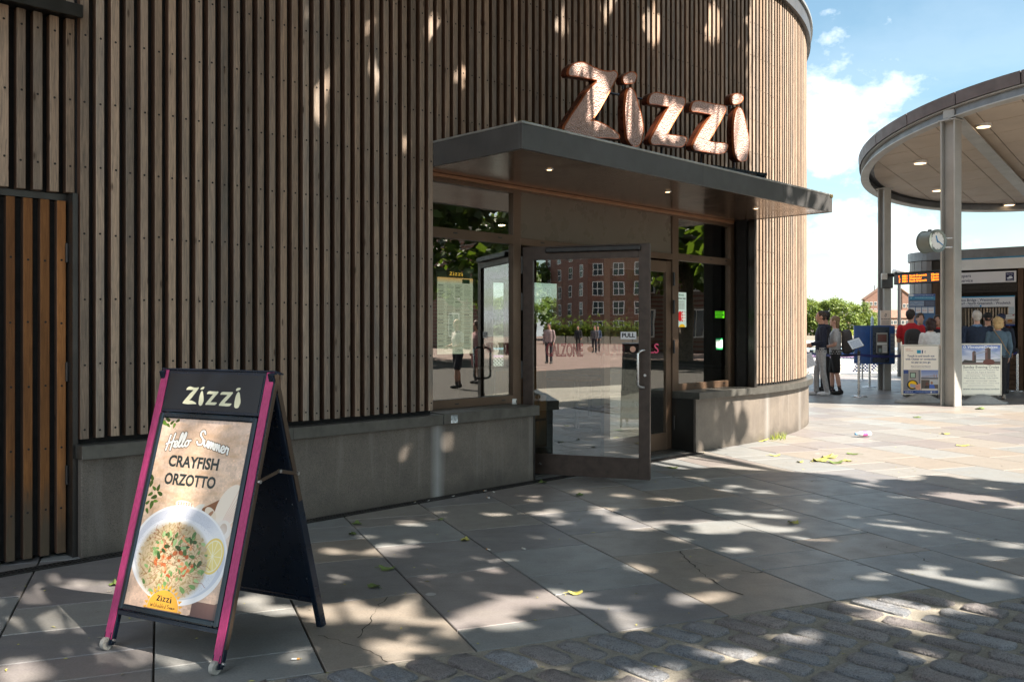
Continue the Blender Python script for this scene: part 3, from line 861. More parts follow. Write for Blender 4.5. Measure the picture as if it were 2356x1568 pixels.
for w_ in (0.115, 0.12, 0.11, 0.12, 0.13, 0.2, 0.3, 0.45):
    mb = MB(); arc(mb, 6.62, 6.895, 0.617, 0.70, a_ + (0.0003 if a_ else 0.0), a_ + w_ - 0.0004, 4); mb.build('sill', M['sill'], rest); a_ += w_
mb = MB()
mb.ubox(-3, 2.03, -6.2, -6.03, 2.24, TOP); mb.ubox(-3, 0.5, -6.2, -6.03, 0, 2.24)
mb.ubox(2.03, 4.93, -6.05, -5.925, 0.705, TOP); mb.ubox(4.93, 10.15, -6.05, -5.925, 3.02, TOP)
arc(mb, 6.6, 6.728, 0.70, TOP, 0.016, HPI, 48)
mb.build('wall_backing', M['membrane'], rest)
mb = MB()
mb.ubox(-3, 10.04, -12.6, -5.80, TOP, 6.08); arc(mb, 0.3, 6.86, TOP, 6.08, 0, HPI, 48)
mb.build('roof', M['grey_metal'], rest)
mb = MB()
mb.ubox(-3, 10.04, -6.0, -5.78, 6.08, 6.12); arc(mb, 6.7, 6.89, 6.08, 6.12, 0, HPI, 48)
mb.build('roof_coping', M['trim'], rest)
REARW = ((11.95, 12.42, .45, 2.42), (12.95, 14.0, 1.5, 2.46))
mb = MB()                                              # rear and side walls
mb.ubox(-3.0, -2.9, -12.6, -6.2, 0, TOP)
for (u0, u1) in ((-2.9, 11.95), (12.42, 12.95), (14.0, 16.8)): mb.ubox(u0, u1, -12.66, -12.46, 0, 2.9)
for (u0, u1, z0, z1) in REARW: mb.ubox(u0, u1, -12.66, -12.46, 0, z0); mb.ubox(u0, u1, -12.66, -12.46, z1, 2.9)
mb.ubox(-2.9, 16.8, -12.66, -12.46, 2.9, TOP)
mb.build('rear_wall', M['dark'], rest)
M['int_wall'] = plain('interior_wall', (0.06, 0.045, 0.035), 0.7); M['int_floor'] = plain('interior_floor', (0.05, 0.033, 0.022), 0.4); M['int_ceil'] = plain('interior_ceiling', (0.16, 0.13, 0.10), 0.7)
mb = MB(); mb.ubox(-2.9, 10.0, -12.46, -6.18, 0.0, 0.012); arc(mb, 0.4, 6.5, 0, 0.012, 0, HPI, 30); mb.build('floor', M['int_floor'], rest)
mb = MB(); mb.ubox(-2.9, 10.0, -12.46, -6.05, 2.86, 2.93); arc(mb, 0.4, 6.6, 2.86, 2.93, 0, HPI, 30); mb.build('ceiling', M['int_ceil'], rest)
mb = MB(); mb.ubox(-2.9, 2.2, -6.3, -6.2, 0, 2.86); mb.ubox(2.2, 4.86, -6.3, -6.2, 0, 2.86); mb.build('inner_wall', M['int_wall'], rest)
for (u0, u1, z0, z1) in REARW:
    fr = MB(); fr.ubox(u0, u0 + .05, -12.6, -12.52, z0, z1); fr.ubox(u1 - .05, u1, -12.6, -12.52, z0, z1); fr.ubox(u0 + .05, u1 - .05, -12.6, -12.52, z1 - .06, z1); fr.ubox(u0 + .05, u1 - .05, -12.6, -12.52, z0, z0 + .06)
    wo = fr.build('window', M['alu'], rest); pn = MB(); pn.ubox(u0 + .05, u1 - .05, -12.57, -12.56, z0 + .06, z1 - .06); pn.build('pane', M['glass'], wo)


# slats ------------------------------------------------------------------
SW, SD = 0.0255, 0.062
def slat_mesh(h, key, mat):
    m_ = MB(); c_ = 0.003
    pts = [(-SW, SD), (-SW, c_), (-SW + c_, 0), (SW - c_, 0), (SW, c_), (SW, SD)]
    m_.prism([Vector((x, y, 0)) for x, y in pts], (0, 0, h))
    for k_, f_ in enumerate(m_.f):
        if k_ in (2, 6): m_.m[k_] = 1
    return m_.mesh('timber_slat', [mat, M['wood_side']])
def place_slat(me, u, v, z, rz, parent, n='timber_slat'):
    o = link(bpy.data.objects.new(n, me), parent)
    o.location = UV(u, v, z + rng.uniform(-.004, .004)) - wloc(parent) if z > 0.5 else UV(u, v, z) - wloc(parent)
    o.rotation_euler = (0, 0, rz + rng.uniform(-0.02, 0.02)); o.scale = (rng.uniform(0.93, 1.05), rng.uniform(0.96, 1.04), 1)
    return o
screws = MB()
def screw_col(u, v, rz, z0, z1, start=0.77, pitch=0.413):
    z = start
    fx = Vector((math.cos(rz), math.sin(rz), 0)); fn = Vector((math.sin(rz), -math.cos(rz), 0))
    while z < z1 - 0.05:
        if z > z0 + 0.04:
            c = UV(u, v, z + rng.uniform(-0.008, 0.008)) + fx * rng.uniform(-0.004, 0.004)
            screws.cyl(c - fn * 0.004, c + fn * 0.002, 0.0078, 0.0072, 7, 0, False)
        z += pitch
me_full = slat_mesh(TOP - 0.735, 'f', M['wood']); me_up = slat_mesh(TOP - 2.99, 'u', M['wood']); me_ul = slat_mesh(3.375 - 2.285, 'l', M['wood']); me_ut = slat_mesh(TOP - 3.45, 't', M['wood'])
P_ = 0.094
u = 2.062
while u < 4.90:
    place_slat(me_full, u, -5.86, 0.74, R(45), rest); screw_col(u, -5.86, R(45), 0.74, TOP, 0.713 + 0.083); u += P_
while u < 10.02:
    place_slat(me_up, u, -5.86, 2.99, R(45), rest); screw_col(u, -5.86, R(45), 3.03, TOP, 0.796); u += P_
phi = (u - CU) / CR if u > CU else 0.004
while phi < 1.0:
    uu, vv = CU + CR * math.sin(phi), CV + CR * math.cos(phi)
    full = uu > 10.16
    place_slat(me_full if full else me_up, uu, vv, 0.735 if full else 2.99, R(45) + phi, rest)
    if phi < .12: screw_col(uu, vv, R(45) + phi, 0.74 if full else 3.0, TOP, 0.796)
    phi += P_ / CR
st = MB()
while phi < HPI:
    uu, vv = CU + CR * math.sin(phi), CV + CR * math.cos(phi); an = R(45) + phi
    st.box(-SW, SW, 0, SD, 0, TOP - .735, 0, UV(uu, vv, .735), (Vector((math.cos(an), math.sin(an), 0)), Vector((-math.sin(an), math.cos(an), 0)), AX[2])); phi += P_ / CR
st.build('far_slats', M['wood'], rest, stuff=True)
for k in range(14):
    u = 2.0 - P_ * k
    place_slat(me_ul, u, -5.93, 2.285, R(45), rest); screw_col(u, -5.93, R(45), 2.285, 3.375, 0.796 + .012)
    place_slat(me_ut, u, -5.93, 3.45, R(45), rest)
st = MB()
for k in range(14, 46):
    u = 2.0 - P_ * k
    st.ubox(u - SW, u + SW, -5.93 - SD, -5.93, 2.285, 3.375); st.ubox(u - SW, u + SW, -5.93 - SD, -5.93, 3.45, TOP)
    if k > 15: st.ubox(u - SW, u + SW, -5.93 - SD, -5.93, .02, 2.235)
st.build('side_slats', M['wood'], rest, stuff=True)
mb = MB(); mb.ubox(-2.6, 2.03, -6.0, -5.80, 3.385, 3.44); mb.ubox(-2.6, 2.03, -5.82, -5.795, 3.36, 3.44); mb.build('steel_ledge', M['reveal'], rest, bevel=0.003)
mb = MB(); mb.ubox(-2.6, 2.0, -6.04, -5.99, 2.24, 2.28); mb.build('door_head', M['reveal'], rest)
mb = MB(); mb.ubox(1.998, 2.030, -6.05, -5.885, 0.0, 2.28); mb.build('door_post', M['reveal'], rest)
bd = MB(); bd.ubox(0.5, 1.995, -6.09, -6.03, 0.02, 2.235)
sdoor = bd.build('service_door', M['membrane'], rest)
sdoor['label'] = 'warm orange timber-slatted service door at the far left'
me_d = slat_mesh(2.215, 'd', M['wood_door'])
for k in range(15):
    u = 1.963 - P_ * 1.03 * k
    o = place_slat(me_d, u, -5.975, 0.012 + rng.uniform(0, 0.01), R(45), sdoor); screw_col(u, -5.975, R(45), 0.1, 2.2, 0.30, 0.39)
for z in (0.45, 1.1, 1.85):
    h_ = MB(); h_.cyl(UV(1.993, -5.97, z), UV(1.993, -5.97, z + .12), 0.011, None, 10); h_.build('hinge', M['black'], sdoor)
screws.build('screw_heads', M['screw'], rest, stuff=True)

# canopy -----------------------------------------------------------------
can = thing('entrance_canopy', 'flat grey metal canopy with a glossy bronze underside over the glazed entrance', 'canopy', UV(7.5, -5.3, 2.83))
SOF, CT = 2.826, 3.031
U0, U1, VF = 4.908, 10.19, -4.80
js = [U0, 7.42, 9.0, U1]
for a, b in zip(js[:-1], js[1:]):
    mb = MB(); mb.ubox(a + .0015, b - .0015, VF - .03, VF, SOF - .004, CT - 0.012); mb.build('fascia_panel', M['grey_metal'], can, bevel=0.002)
mb = MB(); mb.ubox(U0, U0 + .03, -5.862, VF - .031, SOF - .004, CT - 0.012); mb.build('fascia_panel', M['grey_metal'], can, bevel=0.002)
mb = MB(); mb.ubox(U1 - .03, U1, -5.90, VF - .031, SOF - .004, CT - 0.012); mb.build('fascia_panel', M['grey_metal'], can, bevel=0.002)
mb = MB(); mb.ubox(U0 + .03, U1 - .03, -6.04, VF - .031, CT - 0.06, CT - 0.02); mb.build('deck', M['sill'], can)
mb = MB()
mb.ubox(U0 - .004, U1 + .004, VF - .05, VF + .006, CT - 0.011, CT + .006); mb.ubox(U0 - .004, U0 + .05, -5.862, VF - .051, CT - 0.011, CT + .006); mb.ubox(U1 - .05, U1 + .004, -5.86, VF - .051, CT - 0.011, CT + .006)
mb.build('edge_trim', M['trim'], can, bevel=0.002)
mb = MB(); mb.ubox(U0 + .031, U1 - .031, -6.15, VF - .032, SOF, SOF + .03); mb.build('soffit', M['soffit'], can)
mb = MB(); mb.ubox(4.93, 10.12, -6.14, -6.08, SOF - .034, SOF - .001); mb.build('head_track', plain('copper_track', (0.30, 0.16, 0.09), 0.4, 0.5), can, bevel=0.003)
for px, py in ((1264, 390), (1536, 439), (1739, 479)):
    c = onv(px, py, -5.27); c.z = SOF
    mb = MB(); mb.lathe([(0.026, -.006), (0.038, -.003), (0.038, .003)], c, 20)
    dl = mb.build('downlight', M['steel'], can)
    mb = MB(); mb.lathe([(0.022, -.0075), (0.022, -.0062)], c, 16); mb.build('lamp_face', M['lamp'], dl)
# moss clump on the corners
mb = MB()
for i in range(170):
    if i < 110: p = UV(U0 + abs(rng.gauss(0, 0.22)) , VF - rng.uniform(0.0, .03), CT + .006 + rng.uniform(-.004, .006))
    else: p = UV(U1 - abs(rng.gauss(0, .035)), VF - rng.uniform(-.01, .02), CT - rng.uniform(-.006, .03))
    r_ = rng.uniform(.004, .010); mb.blob(p, (r_, r_, r_ * .8), 1, 6, 4)
mb.build('moss', plain('dry_moss', (0.16, 0.13, 0.05), 0.95, 0, .5, 60), can, stuff=True)
# angled flashing behind the letters
fl = thing('rain_flashing', 'dark angled metal flashing lying on the canopy below the last sign letter', 'flashing', UV(9.4, -5.4, CT))
a, b = onv(1640, 379, -5.15), onv(1765, 399, -5.15)
mb = MB(); dn = Vector(UAX[1])
mb.prism([a, b, b + Vector((0, 0, -.03)), a + Vector((0, 0, -.03))], -dn * 0.25); mb.build('plate', M['navy_metal'], fl, bevel=.002)
mb = MB(); mb.prism([b + Vector((0, 0, .012)), b + Vector((0, 0, -.06)) + UAX[0] * -.05, b + Vector((0, 0, -.06)) + UAX[0] * -.08, b + Vector((0, 0, .0)) + UAX[0] * -.03], -dn * 0.26); mb.build('lip', M['navy_metal'], fl)

# windows ----------------------------------------------------------------
VW = -6.14                                             # outer face of the frames
def frame_rails(mb, lst_, v0=VW - .07, v1=VW):
    for (a, b, z0, z1) in lst_: mb.ubox(a, b, v0, v1, z0, z1)
UL, UP0, UP1, UQ0, UQ1, UR, UE = 4.86, 6.16, 6.265, 8.84, 8.965, 10.12, 10.23
sf = thing('glazed_shopfront', 'bronze framed shopfront glazing either side of the open entrance door', 'shopfront', UV(7.5, -6.14, 0.0))
mb = MB()
frame_rails(mb, [(UL, UP0, .712, .79), (UL, UP0, 2.26, 2.352), (UL, UP0, 2.76, 2.824), (UP0, UP1, 0.0, 2.824), (UP1, UQ0, 2.262, 2.33), (UQ0, UQ1, 0.0, 2.824), (UQ1, UR, .70, .78), (UQ1, UR, 2.26, 2.345), (UQ1, UR, 2.76, 2.824), (UR, UE, .70, 2.824), (UP1, UQ0, 2.78, 2.824), (4.80, UL, .712, 2.824)])
mb.build('frame', M['alu'], sf, bevel=.002)
mb = MB(); mb.ubox(UP1, UQ0, VW - .05, VW - .02, 2.33, 2.78); mb.build('transom_panel', M['taupe'], sf)
for (a, b, z0, z1) in ((UL, UP0, .79, 2.26), (UL, UP0, 2.352, 2.76), (UQ1, UR, .78, 2.26), (UQ1, UR, 2.345, 2.76)):
    mb = MB(); mb.ubox(a, b, VW - .045, VW - .035, z0, z1); mb.build('pane', M['glass'], sf)
for a in (5.38, 5.95, 6.55, 7.3, 9.2, 9.65, 10.0):
    zz = 2.305 if a < 6.2 or a > 9 else 2.295
    mb = MB(); mb.ubox(a, a + .05, VW, VW + .003, zz, zz + .014); mb.build('drain_cap', M['black'], sf)
for a in (5.4, 6.0, 9.3, 9.95):
    mb = MB(); mb.ubox(a, a + .045, VW, VW + .003, .742, .754); mb.build('drain_cap', M['black'], sf)
mb = MB(); mb.ubox(UE - .01, UE + .05, -6.15, -5.80, .70, SOF - .002); mb.ubox(UE - .05, UE - .012, -5.90, -5.80, .70, SOF - .002)
# splayed black reveal at the right of the glazing
mb = MB(); p0 = UV(UE, -6.15); p1 = UV(10.14, -5.80); p2 = UV(10.19, -5.80); p3 = UV(10.30, -6.15)
mb.prism([p + Vector((0, 0, .70)) for p in (p0, p3, p2, p1)], (0, 0, SOF - .702)); mb.build('reveal', M['reveal'], sf)
mb = MB(); mb.ubox(6.12, 6.14, -6.30, -5.83, 0.0, .617); mb.build('reveal', M['reveal'], sf)
mb = MB(); mb.ubox(8.835, 8.858, -6.15, -5.84, 0.0, .62); mb.build('reveal', M['reveal'], sf)
mb = MB(); mb.ubox(6.14, 8.835, -6.3, -5.95, 0.001, 0.014); mb.build('threshold', M['sill'], sf, bevel=.002)
# far door leaf (closed)
def leaf(name, origin, ex, width, sty=.105, top=.13, bot=.2, z0=.018, z1=2.24, th=.05, label=None, mat='doorframe'):
    ny = Vector((0, 0, 1)).cross(ex)                   # behind
    ob = MB()
    for (a, b, c, d_) in ((0, sty, z0, z1), (width - sty, width, z0, z1), (sty, width - sty, z1 - top, z1), (sty, width - sty, z0, z0 + bot)):
        ob.box(a, b, 0, th, c, d_, 0, origin, (ex, ny, AX[2]))
    return ob, ny
ex2 = UAX[0]
ob, ny2 = leaf('x', UV(7.575, -6.155), ex2, 1.262)
dl2 = ob.build('closed_door', M['alu'], sf, bevel=.002); dl2['label'] = 'closed door leaf behind the open one'
g_ = MB(); g_.box(.105, 1.157, .02, .028, .218, 2.11, 0, UV(7.575, -6.155), (ex2, ny2, AX[2])); g_.build('pane', M['glass'], dl2)
for z in (.25, 1.15, 1.62, 1.95):
    h_ = MB(); h_.cyl(UV(8.84, -6.12, z), UV(8.84, -6.12, z + .16), .014, None, 10); h_.build('hinge', M['black'], dl2)
# open leaf
H0 = UV(6.285, -6.135); exd = UV(.42, .907).normalized(); LW = 1.262
door = thing('entrance_door', 'open glass entrance door with a bronze frame, steel pull handle and pull sticker', 'door', H0)
ob, nyd = leaf('x', H0, exd, LW)
ob.build('door_frame', M['doorframe'], door, bevel=.002)
g_ = MB(); g_.box(.105, LW - .105, .020, .028, .218, 2.11, 0, H0, (exd, nyd, AX[2])); pane = g_.build('pane', M['doorglass'], door)
DF = (exd, nyd, AX[2])
def lx(px):                                            # distance along the leaf under a picture column
    a = (px - CXP) / FP
    return (a * H0.y - H0.x) / (exd.x - a * exd.y)
def dz(px, py):
    p = H0 + exd * lx(px)
    return EYE - (py - HYP) / FP * p.y
mb = MB(); mb.box(lx(1257), lx(1475), -.045, -.002, dz(1366, 579), dz(1366, 567), 0, H0, DF); mb.build('closer_rail', M['black'], door, bevel=.008)
def dhandle(side):
    mb = MB(); x = LW - .052; y0 = -0.0 if side < 0 else .05; y1 = y0 + side * .075
    z0, z1 = 0.885, 1.235; pts = []
    for t in np.linspace(0, 1, 7): pts.append((y0 + (y1 - y0) * math.sin(t * HPI) if t < 1 else y1, z1 - .0 - .035 * (1 - math.cos(t * HPI))))
    pts += [(a, z0 + (z1 - b)) for a, b in pts[::-1]]
    mb.tube([H0 + exd * (x - abs(a - y0) * .6) + nyd * a + Vector((0, 0, b)) for a, b in pts], .0125, 10)
    mb.build('pull_handle', M['steel'], door)
dhandle(-1); dhandle(1)
mb = MB(); mb.cyl(H0 + exd * (LW - .045) + Vector((0, 0, 1.0)), H0 + exd * (LW - .045) - nyd * .006 + Vector((0, 0, 1.0)), .013, None, 14); mb.build('lock', M['steel'], door)
mb = MB(); mb.cyl(H0 + exd * .18 + Vector((0, 0, .12)), H0 + exd * .18 - nyd * .012 + Vector((0, 0, .12)), .012, None, 12); mb.build('door_stop', M['steel'], door)
for z in (.12, .95, 1.62, 1.98):
    h_ = MB(); h_.cyl(H0 + exd * -.012 + Vector((0, 0, z)), H0 + exd * -.012 + Vector((0, 0, z + .17)), .014, None, 10); h_.build('hinge', M['black'], door)
cv = Canvas(120, 56, (.9, .91, .93)); cv.text('PULL', 60, 41, 44, (.05, .06, .1), .03, 'c', 100)
xa, xb = lx(1427), lx(1463)
picture('pull_sticker', H0 + exd * xa + nyd * .018 + Vector((0, 0, dz(1445, 780))), exd, AX[2], xb - xa, dz(1445, 763) - dz(1445, 780), printmat('pull_print', cv), door, .001)
def outline_text(name, txt, o, ex, size, mat, parent, wire=.0025, width=None, fill=False):
    cu = bpy.data.curves.new('t', 'FONT'); cu.body = txt; cu.size = 1.0; cu.resolution_u = 3
    if fill: cu.extrude = .001; cu.offset = .012
    else: cu.fill_mode = 'NONE'; cu.bevel_depth = wire / size; cu.bevel_resolution = 0
    ob = bpy.data.objects.new('t', cu); COL.objects.link(ob)
    me = bpy.data.meshes.new_from_object(ob.evaluated_get(bpy.context.evaluated_depsgraph_get()))
    bpy.data.objects.remove(ob)
    xs = [v.co.x for v in me.vertices]; mn, mx = min(xs), max(xs)
    sx = size if width is None else width / (mx - mn)
    ex = Vector(ex).normalized(); n = ex.cross(AX[2]); off = wloc(parent)
    for v in me.vertices: c = v.co.copy(); v.co = Vector(o) - off + ex * (c.x - mn) * sx + AX[2] * c.y * size + n * c.z * size
    me.materials.clear(); me.materials.append(mat)
    return link(bpy.data.objects.new(name, me), parent)
pinkm = plain('pink_vinyl', (0.62, 0.12, 0.14), .5); pinkf = plain('magenta_vinyl', (0.65, 0.06, 0.16), .5)
outline_text('vinyl_lettering', 'CALZONE', H0 + exd * lx(1256) + nyd * .0165 + Vector((0, 0, dz(1300, 819))), exd, .175, pinkm, door, .0035, lx(1340) - lx(1256))
outline_text('vinyl_lettering', 'SALAD', H0 + exd * lx(1372) + nyd * .0165 + Vector((0, 0, dz(1400, 817))), exd, .155, pinkm, door, .0008, lx(1436) - lx(1372))
for px in (1357, 1455):
    mb = MB(); c = H0 + exd * lx(px) + nyd * .018 + Vector((0, 0, dz(px, 803))); mb.cyl(c, c - nyd * .001, .028, None, 20); mb.build('vinyl_dot', plain('peach_vinyl', (.75, .42, .3), .5), door)
for px in (1497,):
    p = onv(1499, 812, VW - .02); outline_text('vinyl_lettering', 'LS', UV(uof(1496, VW), VW - .015, p.z), UAX[0], .16, pinkf, dl2, fill=True, width=uof(1518, VW) - uof(1496, VW))

# things on and behind the windows ---------------------------------------
cv = Canvas(260, 620, (.055, .05, .045)); cv.rect(8, 62, 250, 610, (.75, .76, .66)); cv.grad(8, 62, 250, 105, (.90, .68, .40), (.76, .77, .68))
logo(cv, 88, 48, 92, (1, .78, .3), sh=1.4)
cv.rect(176, 70, 228, 100, (.08, .16, .1))
rg = random.Random(4)
for col0 in (14, 70, 128, 190):
    y = 112
    while y < 596:
        if rg.random() < .14: cv.rect(col0, y, col0 + 34, y + 4, (.12, .14, .12)); y += 9
        cv.greek(col0, col0 + rg.uniform(36, 52), y, 2.2, (.25, .27, .22), .75, rg.random()); y += rg.choice([6, 6, 6, 11])
mc = thing('menu_case', 'lit menu display with a yellow logo behind the left window', 'menu display', UV(5.5, -6.3, 1.15))
u0, u1 = uof(1000, -6.26), uof(1088, -6.26)
picture('menu_board', UV(u0, -6.24, 1.19), UAX[0], AX[2], u1 - u0, .80, printmat('menu_print', cv, .5, .16), mc, .03)
cv = Canvas(160, 420, (.80, .88, .84)); logo(cv, 40, 44, 80, (.1, .35, .25)); cv.text('OPENING TIMES', 80, 84, 26, (.05, .1, .08), .03, 'c', 140)
for i, yy in enumerate(range(104, 200, 15)): cv.greek(26 + 8 * (i % 2), 132, yy, 6, (.3, .25, .2), .85, i)
cv.ell(60, 290, 34, 62, (.85, .1, .12)); cv.ell(112, 290, 32, 58, (.93, .9, .86))
for i in range(4): cv.rect(86, 230 + i * 34, 106, 250 + i * 34, (.8, .2, .2)); cv.greek(112, 150, 236 + i * 34, 5, (.7, .3, .3), .8, i)
cv.ell(92, 420, 50, 36, (.95, .75, .1))
ot = tag(picture('opening_times_poster', UV(uof(1556.5, VW - .03), VW - .033, EYE - (752 - HYP) / FP * 10.7), UAX[0], AX[2], .21, .42, printmat('opening_print', cv, .5, .06), None, .001), 'pale green opening times poster stuck on the right window', 'poster')  # faint emission brightens the print, though the poster is no lamp
cv = Canvas(110, 84, (.32, .78, .05)); cv.text('FOOD HYGIENE RATING', 55, 20, 13, (.05, .2, .05), .02, 'c', 96)
for i in range(6): cv.ell(14 + i * 16, 46, 7 if i < 5 else 10, 7 if i < 5 else 10, (.02, .15, .03)); cv.ell(14 + i * 16, 46, 5 if i < 5 else 0.1, 5 if i < 5 else .1, (.32, .78, .05))
cv.text('VERY GOOD', 55, 75, 12, (.05, .2, .05), .02, 'c', 60)
def winsticker(name, label, px0, px1, py0, py1, cvv):
    uA, uB = uof(px0, VW - .03), uof(px1, VW - .03); pA = onv(px0, py1, VW - .03); pB = onv(px0, py0, VW - .03)
    return tag(picture(name, UV(uA, VW - .0335, pA.z), UAX[0], AX[2], uB - uA, pB.z - pA.z, printmat(name, cvv, .5, .05), None, .001), label, 'sticker')  # slight glow put into the sticker prints, which are no light sources
winsticker('hygiene_sticker', 'bright green food hygiene rating sticker on the right window', 1646, 1667, 715, 731, cv)
cv = Canvas(70, 110, (.83, .9, .86)); cv.rect(0, 0, 70, 16, (.1, .55, .3)); cv.rect(0, 92, 70, 110, (.1, .55, .3)); cv.ell(24, 50, 13, 13, (.1, .1, .1)); cv.ell(46, 50, 13, 13, (.1, .1, .1)); cv.ell(24, 50, 8, 8, (.9, .9, .9)); cv.ell(46, 50, 8, 8, (.9, .9, .9)); cv.ell(24, 50, 3, 3, (.1, .4, .2)); cv.ell(46, 50, 3, 3, (.1, .4, .2)); cv.greek(14, 58, 76, 5, (.2, .4, .3))
winsticker('review_sticker', 'white and green owl sticker low on the right window', 1648, 1663, 778, 804, cv)
# interior furniture
cab = thing('wooden_cabinet', 'wooden drawer cabinet just inside the entrance behind the door glass', 'cabinet', UV(7.3, -7.6, 0))
mb = MB(); mb.ubox(7.0, 7.9, -7.9, -7.3, 0.02, 0.98); mb.build('carcass', M['wood_brown'], cab, bevel=.006)
for k in range(3):
    for j in range(2):
        mb = MB(); mb.ubox(7.03 + j * .44, 7.43 + j * .44, -7.3, -7.285, .06 + k * .31, .34 + k * .31); mb.build('drawer', M['wood_door'], cab, bevel=.004)
for i, (u_, v_) in enumerate(((9.6, -8.3), (11.2, -9.4))):
    tb = thing('dining_table', ['small square dining table just inside the right window', 'small square dining table deeper in the room by the rear window'][i], 'table', UV(u_, v_, 0), group='dining tables inside')
    mb = MB(); mb.ubox(u_ - .35, u_ + .35, v_ - .35, v_ + .35, .72, .75); mb.build('table_top', M['wood_door'], tb, bevel=.004)
    mb = MB(); mb.cyl(UV(u_, v_, .02), UV(u_, v_, .72), .03); mb.cyl(UV(u_, v_, .012), UV(u_, v_, .03), .22, None, 20); mb.build('pedestal', M['black'], tb)
for i, (u_, v_) in enumerate(((6.6, -8.2), (8.4, -8.6), (10.6, -9.0), (12.5, -10.0))):
    c = UV(u_, v_, 2.859)
    pd = thing('ceiling_spot', ['round ceiling lamp above the wooden cabinet', 'round ceiling lamp in the middle of the room', 'round ceiling lamp above the right dining table', 'round ceiling lamp nearest the rear window'][i], 'lamp', c, group='ceiling lamps inside the restaurant')
    mb = MB(); mb.lathe([(.05, -.02), (.11, -.012), (.12, 0)], c, 20); mb.build('rim', M['black'], pd)
    mb = MB(); mb.lathe([(.045, -.024), (.045, -.021)], c, 16); mb.build('lamp_face', emis('inner_lamp', (1, .7, .4), 12), pd)

# sign letters -----------------------------------------------------------
def coppermat():
    m, t, p, o = newmat('hammered_copper'); c = tcoord(t)
    v = t.nodes.new('ShaderNodeTexVoronoi'); v.inputs['Scale'].default_value = 75; v.feature = 'SMOOTH_F1'; t.links.new(c, v.inputs['Vector'])
    t.links.new(tramp(t, tnoise(t, 2.2, 3, .6, c), [(.35, (.46, .315, .27)), (.65, (.56, .405, .355))]), p.inputs['Base Color'])
    p.inputs['Metallic'].default_value = .3; p.inputs['Roughness'].default_value = .5
    tbump(t, p, mth('ADD', v.outputs['Distance'], mth('MULTIPLY', tnoise(t, 35, 3, .6, c), .5, tree=t), tree=t), 1.0, .016)
    return m
M['copper'] = coppermat()
M['rim'] = plain('copper_rim', (0.42, 0.13, 0.05), .35, .6, .25, 12); M['rimdark'] = plain('dark_copper_side', (0.075, 0.022, 0.012), .3, .3, .3, 12)
sg = thing('sign_letters', 'large hammered copper letters reading Zizzi standing on the canopy', 'sign', UV(7.9, LET_V, CT))
for gi, grp in enumerate(LUZ):
    c = Vector((sum(p[0] for p in grp) / len(grp), sum(p[1] for p in grp) / len(grp)))
    def off_(pts, k):
        res = []
        n_ = len(pts)
        for i in range(n_):
            a, b, d_ = Vector(pts[i - 1]), Vector(pts[i]), Vector(pts[(i + 1) % n_])
            t_ = (d_ - a).normalized(); nn = Vector((t_.y, -t_.x)); res.append(b + nn * k)
        return res
    area = sum(grp[i - 1][0] * grp[i][1] - grp[i][0] * grp[i - 1][1] for i in range(len(grp)))
    pts = grp if area > 0 else grp[::-1]
    o1 = off_(pts, .009); o2 = off_(pts, .010)
    mb = MB(); D = .085
    fr_, bk_ = LET_V, LET_V - D
    vs = [UV(p[0], fr_, p[1]) for p in pts] + [UV(p[0], fr_ + .004, p[1]) for p in o1] + [UV(p[0], fr_ - .022, p[1]) for p in o2] + [UV(p[0], bk_, p[1]) for p in o1]
    n_ = len(pts)
    def q_(j): return [(j * n_ + i, (j + 1) * n_ + i, (j + 1) * n_ + (i + 1) % n_, j * n_ + (i + 1) % n_)[::-1] for i in range(n_)]
    mb.add(vs, q_(0) + q_(1), 1); mb.add(vs, q_(2) + [tuple(range(3 * n_, 4 * n_))], 0)
    side = mb.build('letter_side', [M['rimdark'], M['rim']], sg)
    mb = MB(); mb.add([UV(p[0], fr_ + .0005, p[1]) for p in pts], [tuple(range(n_))]); mb.build('letter_face', M['copper'], side)
mb = MB()
def bar(px0, py0, px1, py1, v=LET_V - .17, r_=.011):
    a, b = onv(px0, py0, v), onv(px1, py1, v); mb.tube([a, b], r_, 6)
bar(1370, 208, 1690, 268); bar(1390, 318, 1700, 352); bar(1432, 190, 1440, 360); bar(1680, 240, 1690, 392); bar(1380, 200, 1370, 345); bar(1530, 240, 1520, 375); bar(1620, 260, 1612, 385)
mb.build('mounting_frame', M['navy_metal'], sg)

# left-over marks on the sill: paper square and a small tape roll
cv = Canvas(60, 60, (.66, .7, .72)); cv.greek(8, 50, 38, 3, (.3, .3, .3), .7, 3); cv.greek(8, 44, 46, 3, (.3, .3, .3), .7, 5); cv.grainy(.3)
pA = onv(1038, 973, -5.765)
tag(picture('paper_label', UV(uof(1038, -5.764), -5.7635, pA.z), UAX[0], AX[2], .075, .066, printmat('label_print', cv, .8), None, .001), 'torn pale paper label on the front of the window sill', 'label')
mb = MB(); c = UV(5.99, -5.98, .745); mb.cyl(c, c + UV(.02, .03), .03, .03, 18); mb.cyl(c + UV(.02, .03), c + UV(.022, .033), .017, .017, 12, 1)
tag(mb.build('door_bumper', [M['white'], M['black']]), 'small white round bumper lying on the left window sill', 'bumper')
# drain along the foot of the wall
dr = thing('drain_channel', 'black slotted drain channel running along the foot of the restaurant wall', 'drain', UV(4, -5.77, 0))
mb = MB(); mb.ubox(0.2, 8.85, -5.823, -5.71, -.02, .0035); mb.build('channel', M['joint'], dr)
mb = MB(); mb.ubox(.2, 8.85, -5.722, -5.71, -.01, .008); mb.ubox(.2, 8.85, -5.80, -5.79, -.01, .008); mb.ubox(.2, 8.85, -5.76, -5.752, -.01, .008)
u = .2
while u < 8.85: mb.ubox(u, u + .011, -5.789, -5.723, 0, .0075); u += .026
mb.build('grating', M['black'], dr, stuff=True)
